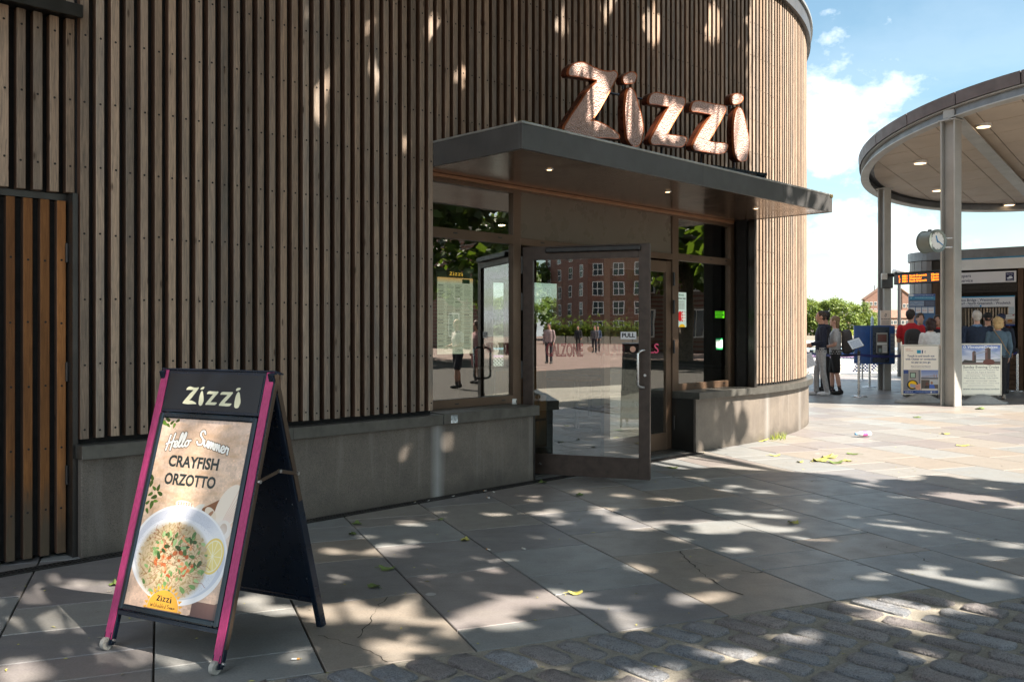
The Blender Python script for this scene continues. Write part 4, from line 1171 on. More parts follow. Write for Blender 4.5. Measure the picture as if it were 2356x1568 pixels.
# ------------------------------------------------------------------ pavement A-board
AB0 = G(236.8, 1491); AB1 = G(503.3, 1551.7)
wdir = (AB1 - AB0).normalized(); AW = (AB1 - AB0).length
ddir = Vector((-wdir.y, wdir.x, 0))
HT, SP = 1.235, .345
ab = thing('pavement_sign', 'tall black A-board with pink side rails and a food poster on the paving', 'A-board', AB0)
sl = math.hypot(HT, SP)
up = (ddir * SP + Vector((0, 0, HT))) / sl
nf = wdir.cross(up).normalized()                       # towards the viewer
FA = (wdir, up, nf)
up2 = (-ddir * SP + Vector((0, 0, HT))) / sl
nb = up2.cross(wdir).normalized()                      # outward at the back
BO = AB0 + ddir * (2 * SP)
BA = (wdir, up2, nb)
o_ = AB0 + Vector((0, 0, .0))
RW = .052
M['pink'] = None
def pinkwood():
    m, t, p, o = newmat('pink_stained_wood'); c = tcoord(t, 'Object', (160, 160, 6))
    t.links.new(tramp(t, tnoise(t, 1.0, 5, .6, c), [(.3, (.34, .025, .115)), (.7, (.52, .05, .20))]), p.inputs['Base Color']); p.inputs['Roughness'].default_value = .45
    tbump(t, p, tnoise(t, 1.0, 5, .6, c), .3, .002)
    return m
M['pink'] = pinkwood()
mb = MB()
x0, x1 = -.005, AW + .005
for (a, b) in ((x0, x0 + RW), (x1 - RW, x1)):
    q = MB(); q.box(a + .004, b - .004, .045, sl - .004, .002, .0065, 0, o_, FA); q.build('pink_rail', M['pink'], ab, bevel=.001)
    mb.box(a, b, .03, sl, -.022, .0015, 0, o_, FA)
mb.box(x0 + RW, x1 - RW, .155, .175, -.02, .004, 0, o_, FA)
mb.box(x0 + RW, x1 - RW, sl - .006, sl, -.022, .008, 0, o_, FA)
mb.box(x0 - .001, x1 + .001, sl - .004, sl + .004, -.05, .009, 0, o_, FA)
mb.build('front_frame', M['navy_metal'], ab, bevel=.002)
# header
HB = sl * .842
mb = MB(); mb.box(x0 + RW, x1 - RW, HB, sl - .007, -.018, .0035, 0, o_, FA); hd = mb.build('header_board', M['navy_metal'], ab)
cv = Canvas(460, 150, (.055, .09, .13)); logo(cv, 92, 132, 282, (.86, .86, .74), sh=1.25)
hw = x1 - x0 - 2 * RW - .02
picture('header_print', o_ + wdir * (x0 + RW + .01) + up * (HB + .012) + nf * .0055, wdir, up, hw, sl - .02 - HB - .012, printmat('header_print', cv, .3), ab, .0015)
# snap frame
PB, PT = .178, HB - .006
fm = MB(); t_ = .026
fm.box(x0 + RW, x0 + RW + t_, PB, PT, -.01, .014, 0, o_, FA); fm.box(x1 - RW - t_, x1 - RW, PB, PT, -.01, .014, 0, o_, FA)
fm.box(x0 + RW + t_, x1 - RW - t_, PB, PB + t_, -.01, .0135, 0, o_, FA); fm.box(x0 + RW + t_, x1 - RW - t_, PT - t_, PT, -.01, .0135, 0, o_, FA)
fm.build('snap_frame', plain('glossy_navy_frame', (.012, .022, .034), .2, .3), ab, bevel=.006)
# poster
W_, H_ = 520, 900
cv = Canvas(W_, H_, (.80, .64, .48)); cv.grad(0, 0, W_, 420, (.90, .80, .74), (.88, .76, .66)); cv.grad(0, 420, W_, H_, (.88, .76, .66), (.84, .72, .64))
cv.grainy(.09, 5, 5)
rg = random.Random(9)
for i in range(240): cv.ell(rg.uniform(0, W_), rg.uniform(0, 520), rg.uniform(10, 50), rg.uniform(4, 16), rg.choice([(.66, .47, .28), (.90, .78, .62), (.74, .52, .30)]), .10, rg.uniform(-.3, .3), .6)
cv.poly([(360, 900), (520, 820), (520, 900)], (.35, .26, .24), .8)
cv.grad(380, 830, 520, 900, (.45, .33, .30), (.30, .20, .20))
def leafp(x, y, r, a, c):
    pts = []
    for k in range(12):
        t = 2 * math.pi * k / 12; u_, v_ = math.cos(t) * r, math.sin(t) * r * .45 * (1.1 - .4 * math.cos(t)); pts.append((x + u_ * math.cos(a) - v_ * math.sin(a), y + u_ * math.sin(a) + v_ * math.cos(a)))
    cv.poly(pts, c); cv.line([(x - r * .8 * math.cos(a), y - r * .8 * math.sin(a)), (x + r * .8 * math.cos(a), y + r * .8 * math.sin(a))], 1.2, tuple(q * 1.25 for q in c), .7)
for x, y in [(30, 12), (60, 25), (15, 30), (90, 15), (40, 40), (75, 40), (12, 330), (35, 350), (60, 345), (20, 380), (45, 392), (75, 372), (15, 420), (40, 430), (10, 300), (22, 460), (60, 410)]:
    leafp(x, y, rg.uniform(12, 22), rg.uniform(0, 6.3), rg.choice([(.25, .38, .12), (.36, .50, .18), (.20, .30, .10)]))
# shells
cv.poly([(330, 420), (420, 370), (470, 330), (520, 300), (520, 340), (430, 420), (350, 450)], (.52, .33, .20))
cv.ell(475, 400, 62, 110, (.93, .88, .82), 1, .35)
for k in range(9):
    a = -1.9 + k * .12; cv.line([(440, 505), (440 + math.cos(a + .75) * 200, 505 + math.sin(a + .2) * 205)], 2.2, (.80, .58, .52), .6)
cv.ell(470, 505, 42, 46, (.90, .85, .80)); cv.ell(470, 500, 20, 26, (.72, .60, .50)); cv.ell(440, 530, 40, 26, (.92, .88, .83), 1, .5)
cv.ell(232, 412, 54, 20, (.93, .88, .80), 1, .12)
for i in range(16): cv.ell(196 + (i % 6) * 15, 404 + (i // 6) * 8, 2.6, 2.6, (.6, .3, .2))
cv.poly([(262, 452), (300, 410), (318, 400), (345, 398), (330, 430), (350, 470)], (.90, .88, .84)); cv.ell(385, 440, 40, 24, (.9, .84, .76), 1, .7); cv.ell(385, 440, 8, 20, (.6, .4, .28), .8, .7)
# bowl
cv.ell(252, 640, 268, 210, (.60, .58, .60), .5, .10, .08)
cv.ell(250, 640, 272, 226, (.93, .93, .94), 1, .10)
cv.ell(252, 632, 258, 208, (.80, .82, .87), 1, .10)
cv.ell(244, 655, 236, 182, (.88, .89, .92), 1, .10)
for i in range(900):
    t = rg.uniform(0, 6.283); q = rg.uniform(.75, 1); cv.ell(249 + 250 * q * math.cos(t), 632 + 196 * q * math.sin(t), 1.1, 1.1, (.45, .47, .55), .5)
cv.ell(440, 560, 60, 90, (.94, .94, .95), .7, .5, .5)
cv.ell(440, 625, 58, 82, (.93, .82, .45), 1, .15); cv.ell(440, 625, 50, 73, (.96, .93, .80), 1, .15); cv.ell(440, 625, 45, 67, (.93, .86, .55), 1, .15)
for k in range(10):
    t = k * .628; cv.line([(440, 625), (440 + 44 * math.cos(t), 625 + 66 * math.sin(t))], 3, (.98, .96, .86), .9)
cv.ell(225, 672, 190, 172, (.66, .58, .42), 1, 0, .12)
for i in range(1500):
    t = rg.uniform(0, 6.283); q = math.sqrt(rg.random()); x = 225 + 192 * q * math.cos(t); y = 672 + 172 * q * math.sin(t) - (1 - q) * 26
    k = rg.random(); s_ = 1 - .25 * q
    c = (.93 * s_ + .03, .87 * s_, .72 * s_) if k < .65 else (.90 * s_, .82 * s_, .64 * s_) if k < .9 else (.74 * s_, .62 * s_, .44 * s_)
    cv.ell(x, y, rg.uniform(7, 10), rg.uniform(3, 4.6), c, 1, rg.uniform(0, 3.1))
for i in range(60):
    t = rg.uniform(0, 6.283); q = math.sqrt(rg.random()) * .8; cv.ell(240 + 150 * q * math.cos(t), 650 + 120 * q * math.sin(t), rg.uniform(7, 17), rg.uniform(5, 11), rg.choice([(.82, .42, .22), (.90, .62, .44), (.70, .30, .14), (.93, .75, .60)]), .85, rg.uniform(0, 3))
for i in range(70):
    t = rg.uniform(0, 6.283); q = rg.uniform(.3, 1.02); leafp(225 + 188 * q * math.cos(t), 665 + 168 * q * math.sin(t), rg.uniform(9, 21), rg.uniform(0, 6.3), rg.choice([(.30, .44, .24), (.42, .56, .33), (.60, .72, .50), (.20, .32, .16), (.50, .64, .40)]))
for i in range(46):
    x, y = 222 + rg.uniform(-160, 170), 680 + rg.uniform(-150, 110); a = rg.uniform(0, 6.3); pts = [(x, y)]
    for k in range(8): a += rg.uniform(-.5, .5); pts.append((pts[-1][0] + 9 * math.cos(a), pts[-1][1] + 9 * math.sin(a)))
    cv.line(pts, 1.5, (.45, .14, .08), .8)
# sun badge
for k in range(15):
    a = math.pi + k * math.pi / 14; cv.poly([(225 + 92 * math.cos(a - .09), 890 + 92 * math.sin(a - .09)), (225 + 112 * math.cos(a), 890 + 112 * math.sin(a)), (225 + 92 * math.cos(a + .09), 890 + 92 * math.sin(a + .09))], (.90, .65, .20))
cv.ell(225, 890, 88, 84, (.92, .68, .24)); cv.rect(120, 893, 330, 900, (.5, .38, .3))
logo(cv, 182, 858, 86, (.15, .15, .12), sh=1.4)
def script(cvx, strokes, x, y, s_, wd, col, rot=0.0, curve=0.0):
    for st_ in strokes:
        pts = smooth_open(st_)
        P = []
        for a, b in pts:
            X = x + a * s_; Yy = y - b * s_ + curve * (a * s_ / 100) ** 2 - rot * a * s_
            P.append((X, Yy))
        cvx.line(P, wd, col)
def smooth_open(p, n=5):
    q = [p[0]] + list(p) + [p[-1]]; o2 = []
    for i in range(1, len(q) - 2):
        for j in range(n):
            t = j / n; o2.append(tuple(.5 * (2 * q[i][k] + (q[i + 1][k] - q[i - 1][k]) * t + (2 * q[i - 1][k] - 5 * q[i][k] + 4 * q[i + 1][k] - q[i + 2][k]) * t * t + (3 * q[i][k] - q[i - 1][k] - 3 * q[i + 1][k] + q[i + 2][k]) * t ** 3) for k in (0, 1)))
    o2.append(p[-1]); return o2
def cursive(word):
    x = 0; st_ = []
    G_ = {
     'H': ([[(0, -.25), (.15, .5), (.3, 1.45)], [(.62, -.3), (.72, .6), (.9, 1.6)], [(-.1, .45), (.4, .6), (1.0, .7)]], 1.02),
     'e': ([[(-.05, .1), (.2, .25), (.42, .5), (.32, .72), (.12, .6), (.05, .25), (.2, 0), (.45, .05), (.6, .2)]], .56),
     'l': ([[(-.05, .15), (.25, .7), (.42, 1.4), (.3, 1.6), (.15, 1.1), (.08, .3), (.2, 0), (.42, .1), (.5, .2)]], .46),
     'o': ([[(.3, .7), (.08, .5), (.05, .15), (.25, 0), (.48, .2), (.5, .5), (.3, .7), (.5, .62), (.75, .65)]], .75),
     'S': ([[(.95, 1.35), (.75, 1.62), (.4, 1.45), (.35, 1.05), (.7, .75), (.85, .4), (.6, 0), (.2, -.05), (0, .2)]], 1.0),
     'u': ([[(0, .65), (.03, .2), (.2, 0), (.4, .25), (.5, .68)], [(.5, .68), (.5, .2), (.62, 0), (.75, .15)]], .72),
     'm': ([[(0, .65), (.03, 0)], [(.03, .1), (.18, .6), (.3, .62), (.32, 0)], [(.32, .1), (.47, .6), (.6, .62), (.6, .15), (.72, 0), (.85, .15)]], .84),
     'r': ([[(0, .15), (.15, .72), (.22, .62), (.45, .62), (.4, .3), (.42, 0)]], .4)}
    for ch in word:
        if ch == ' ': x += .45; continue
        s_, w2 = G_[ch]
        for k in s_: st_.append([(a + x, b) for a, b in k])
        x += w2
    return st_
for (wd, col) in ((16, (.36, .30, .25)), (9.5, (.98, .98, .96))):
    script(cv, cursive('Hello'), 55, 150, 42, wd, col, .12)
    script(cv, cursive('Summer'), 228, 118, 42, wd, col, -.22)
cv.ell(250, 110, 200, 70, (.74, .60, .46), .35, 0, .5); script(cv, cursive('Hello'), 55, 150, 42, 16, (.36, .30, .25), .12); script(cv, cursive('Summer'), 228, 118, 42, 16, (.36, .30, .25), -.22); script(cv, cursive('Hello'), 55, 150, 42, 9.5, (.98, .98, .96), .12); script(cv, cursive('Summer'), 228, 118, 42, 9.5, (.98, .98, .96), -.22)
cv.text('CRAYFISH', 232, 236, 74, (.17, .21, .22), .035, 'c', 290); cv.text('ORZOTTO', 232, 322, 74, (.17, .21, .22), .035, 'c', 295)
script(cv, [[(0, .6), (.1, 0), (.3, .5), (.4, 0), (.6, .6)], [(.8, .5), (.85, 0)], [(1.1, .9), (1.15, 0), (1.4, .1)], [(1.6, .9), (1.62, 0)], [(1.62, .4), (1.8, .5), (1.85, 0)], [(2.3, .4), (2.1, .1), (2.4, 0), (2.4, .5)], [(2.8, .4), (2.6, .1), (2.9, 0), (2.95, .9)], [(3.3, .4), (3.1, .1), (3.4, 0), (3.45, .9)], [(3.7, .3), (3.9, .5), (3.7, 0), (4.0, .1)], [(4.4, .4), (4.2, .1), (4.5, 0), (4.55, .9)], [(5.4, .9), (5.0, .7), (5.4, .3), (5.0, 0)], [(5.6, .4), (5.7, 0), (5.9, .4), (6, 0)], [(6.1, .4), (6.2, 0), (6.3, .4), (6.4, 0), (6.5, .4), (6.6, 0)], [(6.8, .3), (7, .4), (6.8, 0), (7.2, .3), (7.4, .3)]], 155, 884, 19, 2, (.25, .17, .08))
px0 = x0 + RW + t_ - .003; pw = (x1 - RW - t_ + .003) - px0
picture('poster', o_ + wdir * px0 + up * (PB + t_ - .003) + nf * .0045, wdir, up, pw, PT - PB - 2 * t_ + .006, printmat('poster_print', cv, .22), ab, .002)
# wheels, back panel, legs, brackets
for xx in (x0 + RW / 2, x1 - RW / 2):
    mb = MB(); c = o_ + wdir * xx + Vector((0, 0, .027)); mb.cyl(c - wdir * .011, c + wdir * .011, .027, None, 20); mb.cyl(c - wdir * .013, c + wdir * .013, .012, None, 10, 1)
    mb.build('wheel', [M['wheel'], M['steel']], ab, bevel=.004)
    for s_ in (-.019, .017):
        q = MB(); q.box(xx + s_ - .002, xx + s_ + .002, .02, .075, -.02, .008, 0, o_, FA); q.build('wheel_bracket', M['navy_metal'], ab)
    q = MB(); c2 = o_ + wdir * (xx + .03) + up * .045 + nf * .0; q.cyl(c2, c2 + wdir * .012, .006, None, 8); q.build('bolt', M['steel'], ab)
mb = MB()
mb.box(x0 + .02, x1 - .02, .15, sl - .02, -.016, -.008, 0, BO, BA); mb.build('back_panel', M['navy_metal'], ab)
for (a, b) in ((x0, x0 + .03), (x1 - .03, x1)):
    q = MB(); q.box(a, b, .0, sl - .001, -.03, .012, 0, BO, BA); q.build('back_leg', M['navy_metal'], ab, bevel=.003)
q = MB(); q.box(x0 + .03, x1 - .03, .13, .155, -.024, .008, 0, BO, BA); q.build('back_rail', M['navy_metal'], ab, bevel=.003)
brown = plain('brown_aluminium_edge', (.11, .08, .06), .4, .5)
for a in (x1 + .001, ):
    q = MB(); q.box(a, a + .003, .10, sl - .01, -.02, -.002, 0, o_, FA); q.build('edge_strip', brown, ab)
    q = MB(); q.box(a, a + .003, .66, sl - .01, -.02, .004, 0, BO, BA); q.build('edge_strip', brown, ab)
hf = o_ + up * (sl * .62) + wdir * (x1 + .008) - nf * .008; hb = BO + up2 * (sl * .62) + wdir * (x1 + .008) - nb * .004
mid = hf.lerp(hb, .52) + Vector((0, 0, .028))
for p, q_ in ((hf, mid), (mid, hb)):
    q = MB(); d_ = (q_ - p).normalized(); s3 = wdir.cross(d_).normalized(); q.box(-.008, (q_ - p).length + .008, -.003, .003, -.008, .008, 0, p, (d_, wdir, s3)); q.build('hinge_link', brown, ab, bevel=.002)
for p in (hf, mid, hb):
    q = MB(); q.cyl(p, p + wdir * .012, .008, None, 10); q.build('rivet', M['steel'], ab)
q = MB()
for t2 in (.2, .5, .52, .8, .86): c = BO + up2 * (sl * t2) + wdir * (x1 - .04 - .03 * (t2 == .52)) - nb * .017; q.cyl(c, c - nb * .002, .004, None, 8)
q.build('panel_screws', M['steel'], ab, stuff=True)

# ------------------------------------------------------------------ pier canopy
PF = (5.39 + .122 * 16.6, -.122)                       # underside plane of the ring: z = c0 + c1*Y
def pz(Y, dz_=0.0): return PF[0] + PF[1] * Y + dz_
PCx, PCy, PR = 12.5, 18.75, 4.72
pier = thing('pier_canopy', 'round grey steel pier canopy with panelled ceiling and lit downlights', 'canopy', (PCx, PCy, 0))
def ring(mb, r0, r1, dz0, dz1, n=96, m=0, r0t=None, r1t=None):
    vs = []
    for i in range(n):
        t = 2 * math.pi * i / n; c_, s_ = math.cos(t), math.sin(t)
        for r_, d_ in ((r0, dz0), (r1, dz0), (r1t or r1, dz1), (r0t or r0, dz1)):
            Y = PCy + r_ * s_; vs.append((PCx + r_ * c_, Y, pz(Y, d_)))
    fs = []
    for i in range(n):
        a = 4 * i; b = 4 * ((i + 1) % n)
        for k in range(4): fs.append((a + (k + 1) % 4, b + (k + 1) % 4, b + k, a + k)[::-1])
    mb.add(vs, fs, m, False)
mb = MB(); ring(mb, PR - .09, PR + .09, 0, .022); mb.build('lower_flange', M['col_steel'], pier)
mb = MB(); ring(mb, PR - .012, PR + .012, .023, .18); mb.build('ring_web', M['zinc'], pier)
mb = MB(); ring(mb, PR - .09, PR + .09, .181, .202); mb.build('upper_flange', M['col_steel'], pier)
mb = MB()
nseg = 26
for k in range(nseg):
    q = MB(); t0_, t1_ = 2 * math.pi * k / nseg + .002, 2 * math.pi * (k + 1) / nseg - .002; n_ = 4; vs = []
    for i in range(n_ + 1):
        t = t0_ + (t1_ - t0_) * i / n_
        for r_, d_ in ((PR + .08, .23), (PR + .12, .205), (PR + .14, .43), (PR + .08, .43)):
            Y = PCy + r_ * math.sin(t); vs.append((PCx + r_ * math.cos(t), Y, pz(Y, d_)))
    fs = [(4 * i + a, 4 * i + (a + 1) % 4, 4 * i + 4 + (a + 1) % 4, 4 * i + 4 + a) for i in range(n_) for a in range(4)] + [(0, 3, 2, 1), (4 * n_, 4 * n_ + 1, 4 * n_ + 2, 4 * n_ + 3)]
    q.add(vs, [f[::-1] for f in fs]); q.build('roof_edge_panel', M['roofbrown'], pier)
mb = MB(); n = 64; vs = []
for rr_ in (PR + .09,):
    for d_ in (.39, .42):
        for i in range(n):
            t = 2 * math.pi * i / n; Y = PCy + rr_ * math.sin(t); vs.append((PCx + rr_ * math.cos(t), Y, pz(Y, d_)))
mb.add(vs, [tuple(range(n))[::-1], tuple(range(n, 2 * n))]); mb.build('roof_deck', M['zinc'], pier)
mb = MB(); ring(mb, 0.02, PR - .03, .175, .19, 64); mb.build('ceiling_backing', M['reveal'], pier)
def ptop(px, py, dz_): return rayz(px, py, (PF[0] + dz_, PF[1]))
ga = math.atan2(21.56 - 16.6, 12.4 - 8.2)
gx_, gy_ = Vector((math.cos(ga), math.sin(ga))), Vector((-math.sin(ga), math.cos(ga)))
S_ = .80
for i in range(-7, 7):
    for j in range(-7, 7):
        poly = [(i * S_ + .008, j * S_ + .008), ((i + 1) * S_ - .008, j * S_ + .008), ((i + 1) * S_ - .008, (j + 1) * S_ - .008), (i * S_ + .008, (j + 1) * S_ - .008)]
        n_ = 48; RR = PR - .20                         # clip to the circle
        for k in range(n_):
            t = 2 * math.pi * k / n_; nx, ny = math.cos(t), math.sin(t); res = []
            for a, b in zip(poly, poly[1:] + poly[:1]):
                da, db = RR - (a[0] * nx + a[1] * ny), RR - (b[0] * nx + b[1] * ny)
                if da >= 0: res.append(a)
                if da * db < 0: s_ = da / (da - db); res.append((a[0] + (b[0] - a[0]) * s_, a[1] + (b[1] - a[1]) * s_))
            poly = res
            if len(poly) < 3: break
        if len(poly) < 3: continue
        vs = []
        for d_ in (.155, .172):
            for a, b in poly: X = PCx + gx_.x * a + gy_.x * b; Y = PCy + gx_.y * a + gy_.y * b; vs.append((X, Y, pz(Y, d_)))
        k = len(poly); q = MB(); q.add(vs, [tuple(range(k))[::-1], tuple(range(k, 2 * k))] + [(a, (a + 1) % k, k + (a + 1) % k, k + a) for a in range(k)])
        q.build('ceiling_panel', M['ceilpanel'], pier)
M['pierlamp'] = emis('pier_lamp', (1, .66, .36), 0.9)
for px, py in ((2263, 291), (2117, 375), (2158, 438), (2322, 471), (2420, 330), (2480, 440)):
    c = ptop(px, py, .13)
    q = MB(); q.cyl(c + Vector((0, 0, -.012)), c + Vector((0, 0, .05)), .15, .15, 24); dl = q.build('downlight', M['white'], pier)
    q = MB(); q.cyl(c + Vector((0, 0, -.016)), c + Vector((0, 0, -.0125)), .12, .12, 24); q.build('lamp_face', M['pierlamp'], dl)
def beam(mb, p0, p1, wd, d0, d1):
    p0, p1 = Vector(p0), Vector(p1); d_ = (p1 - p0); d_.z = 0; d_.normalize(); s_ = Vector((-d_.y, d_.x, 0)) * wd / 2; vs = []
    for p in (p0, p1):
        for sg_, dd in ((-1, d0), (1, d0), (1, d1), (-1, d1)): vs.append(Vector((p.x, p.y, 0)) + s_ * sg_ + Vector((0, 0, pz(p.y, dd))))
    mb.add(vs, [(0, 1, 2, 3)[::-1], (4, 5, 6, 7), (0, 4, 5, 1)[::-1], (1, 5, 6, 2)[::-1], (2, 6, 7, 3)[::-1], (3, 7, 4, 0)[::-1]])
for e_ in ((PCx - 4.45 * math.cos(ga) + .3, PCy - 4.45 * math.sin(ga)),):
    pass
C2b, C1b = G(2192, 935.5), G(2040, 897.5)
vec = (Vector((12.4, 21.56)) - Vector((C2b.x, C2b.y))).normalized()
p_a = (C2b.x + vec.x * .05, C2b.y + vec.y * .05, 0); p_b = (C2b.x + vec.x * 8.2, C2b.y + vec.y * 8.2, 0)
q = MB(); beam(q, p_a, p_b, .26, .02, .04); q.build('roof_beam', M['col_steel'], pier)
q = MB(); beam(q, p_a, p_b, .03, .042, .153); q.build('roof_beam', M['col_steel'], pier)
def column(base, az, w_=.30, d_=.30, name='column'):
    ax_ = (Vector((math.cos(az), math.sin(az), 0)), Vector((-math.sin(az), math.cos(az), 0)), AX[2]); top_ = pz(base.y, -.004)
    q = MB()
    q.box(-w_ / 2, w_ / 2, -d_ / 2, -d_ / 2 + .028, 0, top_, 0, base, ax_); q.box(-w_ / 2, w_ / 2, d_ / 2 - .028, d_ / 2, 0, top_, 0, base, ax_)
    q.box(-.012, .012, -d_ / 2 + .029, d_ / 2 - .029, 0, top_, 0, base, ax_)
    q.build(name, M['col_steel'], pier, bevel=.004)
    q = MB(); q.box(-w_ / 2 - .03, w_ / 2 + .03, -d_ / 2 - .03, d_ / 2 + .03, top_ - .02, top_, 0, base, ax_); q.build('cap_plate', M['col_steel'], pier)
    return ax_
col2 = C2b + Vector((.05, .17, 0)); col1 = C1b + Vector((0, .13, 0))
axc2 = column(col2, R(38), .27, .27)
axc1 = column(col1, R(20), .21, .22)
for (x_, y_) in ((PCx + 4.2, PCy + 1.8), (PCx + 3.6, PCy - 2.9)): column(Vector((x_, y_, 0)), R(60))
for dx in (-.09, .0, .09):
    q = MB(); c = col2 + axc2[0] * dx; c.z = 0; q.box(-.006, .006, -.10, .10, pz(c.y, .024), pz(c.y, .179), 0, (c.x, c.y, 0), axc2); q.build('stiffener', M['col_steel'], pier)

# clock
cc = at(2139, 556, 16.45); fa = R(-68); fn = Vector((math.cos(fa), math.sin(fa), 0)); fxr = Vector((-fn.y, fn.x, 0))
clk = thing('station_clock', 'round grey-green clock with blue hands fixed to the near canopy column', 'clock', cc)
q = MB(); q.cyl(cc - fn * .11, cc + fn * .15, .20, .20, 36); q.cyl(cc + fn * .15, cc + fn * .17, .212, .212, 36); q.cyl(cc - fn * .12, cc - fn * .10, .212, .212, 36)
q.build('case', M['clockcase'], clk)
q = MB(); n_ = 36
vs = []
for r_, d_ in ((.212, .1705), (.165, .1705), (.158, .150)):
    for i in range(n_): t = 2 * math.pi * i / n_; vs.append(cc + fn * (.02 + d_) * 1.0 + fxr * r_ * math.cos(t) + AX[2] * r_ * math.sin(t))
q.add(vs, [(j * n_ + i, j * n_ + (i + 1) % n_, (j + 1) * n_ + (i + 1) % n_, (j + 1) * n_ + i)[::-1] for j in (0, 1) for i in range(n_)], 0, True)
q.build('bezel', M['clockcase'], clk)
q = MB(); q.cyl(cc + fn * .171, cc + fn * .174, .165, .165, 36); fc = q.build('face', M['white'], clk)
q = MB()
for k in range(12): t = k * math.pi / 6; u_ = fxr * math.cos(t) + AX[2] * math.sin(t); v_ = fn.cross(u_); q.box(.135, .155, -.004, .004, .1745, .1755, 0, cc, (u_, v_, fn))
q.build('hour_marks', M['black'], fc, stuff=True)
bl = plain('blue_clock_hand', (.0, .18, .42), .4)
for ang, ln, wd in ((90 + 20, .10, .012), (-30, .145, .009)):
    t = R(ang); u_ = fxr * math.cos(t) + AX[2] * math.sin(t); v_ = fn.cross(u_); q = MB(); q.box(-.03, ln, -wd, wd, .176 if ln < .12 else .180, .179 if ln < .12 else .183, 0, cc, (u_, v_, fn)); q.build('clock_hand', bl, clk)
q = MB(); e_ = (col2 - cc); e_.z = 0; e_.normalize(); q.box(.19, .42, -.012, .012, -.10, .10, 0, cc, (e_, AX[2].cross(e_), AX[2])); q.build('bracket', M['clockcase'], clk, bevel=.004)
for z in (-.085, .085):
    q = MB(); b_ = cc + e_ * .42 + AX[2] * z - Vector((0, .02, 0)); q.cyl(b_, b_ + Vector((.14, -.02, 0)), .014, None, 8); q.build('bolt', M['steel'], clk)
q = MB(); q.box(-.03, .03, -.02, .02, .20, .225, 0, cc, (fn, fxr, AX[2])); q.build('hook', M['black'], clk)

# departure board
pA = at(2056, 643, 20.5); pB = at(2172, 640, 19.3); exb = pB - pA; exb.z = 0; bl_ = exb.length; exb.normalize(); nbk = AX[2].cross(exb)
dpb = thing('departure_board', 'black electronic departure board with orange text on an arm from the far column', 'display', pA)
q = MB(); q.box(0, bl_, 0, .16, -.12, .12, 0, pA, (exb, nbk, AX[2])); q.build('housing', M['black'], dpb, bevel=.01)
q = MB(); q.box(-.05, bl_ + .02, -.05, .2, .125, .15, 0, pA, (exb, nbk, AX[2])); q.build('hood', M['black'], dpb)
cv = Canvas(420, 84, (.03, .02, .02)); oc = (1, .42, .03)
for i, (a, b, c) in enumerate((('1', 'North Greenwich', '10min'), ('2', 'Westminster', '12min'), ('3', 'North Greenwich', '26min'))):
    yy = 24 + i * 24; cv.text(a, 40, yy, 25, oc, .02); cv.text('RB1', 72, yy, 25, oc, .02, width=42); cv.text(b, 135, yy, 25, oc, .02, width=150 if i != 1 else 108); cv.text(c, 325, yy, 25, oc, .02, width=62)
picture('screen', pA + exb * .03 - nbk * .004 + AX[2] * -.105, exb, AX[2], bl_ - .06, .205, printmat('departures', cv, .3, 1.6), dpb)
jn = col1 + Vector((0, -.14, 0)); jn.z = pA.z + .05
q = MB(); q.tube([jn, jn + Vector((.16, -.05, .10)), pA + exb * .0 + nbk * .08 + Vector((0, 0, .15))], .035, 8); q.build('arm', M['black'], dpb)
q = MB(); q.box(-.13, .13, -.10, .0, -.22, .13, 0, jn + Vector((-.02, 0, 0))); q.build('clamp', M['black'], dpb, bevel=.01)
q = MB(); q.box(-.12, .02, -.14, -.101, -.02, .13, 0, jn + Vector((-.06, 0, 0))); q.build('sensor_box', M['white'], dpb, bevel=.01)

# ticket machine round the far column
tm0 = col1 + Vector((-.04, -.2, 0)); ez = EYE
tm = thing('ticket_machine', 'blue wall-mounted ticket machine fixed to the far canopy column', 'ticket machine', tm0)
YM = tm0.y - .16
def X_(px, Y): return (px - CXP) / FP * Y
def Z_(py, Y): return EYE - (py - HYP) / FP * Y
xa, xb, xc, xd = X_(1979, YM), X_(2004, YM), X_(2046, YM), X_(2059.5, YM); zt, zb = Z_(748.5, YM), Z_(837, YM)
q = MB(); q.box(xb, xd, YM, YM + .38, zb, zt); q.build('cabinet', M['blue'], tm, bevel=.012)
q = MB(); q.prism([Vector((xb - .01, YM + .01, zb)), Vector((xb - .01, YM + .05, zb)), Vector((xa, YM + .40, zb)), Vector((xa, YM + .36, zb))], (0, 0, zt - zb)); q.build('open_panel', M['blue'], tm)
q = MB(); q.box(xb + .035, xc, YM - .012, YM - .001, zb + .03, zt - .03); q.build('front_panel', M['navy_metal'], tm, bevel=.004)
cv = Canvas(120, 186, (.62, .61, .58)); cv.rect(8, 14, 112, 84, (.25, .25, .24)); cv.rect(14, 18, 106, 78, (.42, .24, .2)); cv.rect(6, 92, 114, 110, (.85, .85, .84)); cv.rect(8, 116, 60, 184, (.2, .18, .17)); cv.rect(24, 142, 54, 176, (.55, .62, .6)); cv.rect(66, 116, 114, 180, (.82, .83, .82))
for i in range(4): cv.greek(70, 110, 124 + i * 12, 4, (.4, .4, .5), .7, i); cv.line([(26, 146 + i * 8), (52, 146 + i * 8)], 1.5, (.2, .25, .25))
picture('ticket_screen', (X_(2016, YM), YM - .0145, Z_(812, YM)), AX[0], AX[2], X_(2041.5, YM) - X_(2016, YM), Z_(765, YM) - Z_(812, YM), printmat('ticket_print', cv, .3), tm)
cv = Canvas(50, 170, (.40, .44, .50))
for i in range(5): cv.rect(4, 6 + i * 33, 46, 26 + i * 33, (.50, .54, .58)); cv.rect(4, 28 + i * 33, 46, 31 + i * 33, (.02, .05, .2)); cv.greek(8, 42, 12 + i * 33, 4, (.15, .18, .25), .8, i)
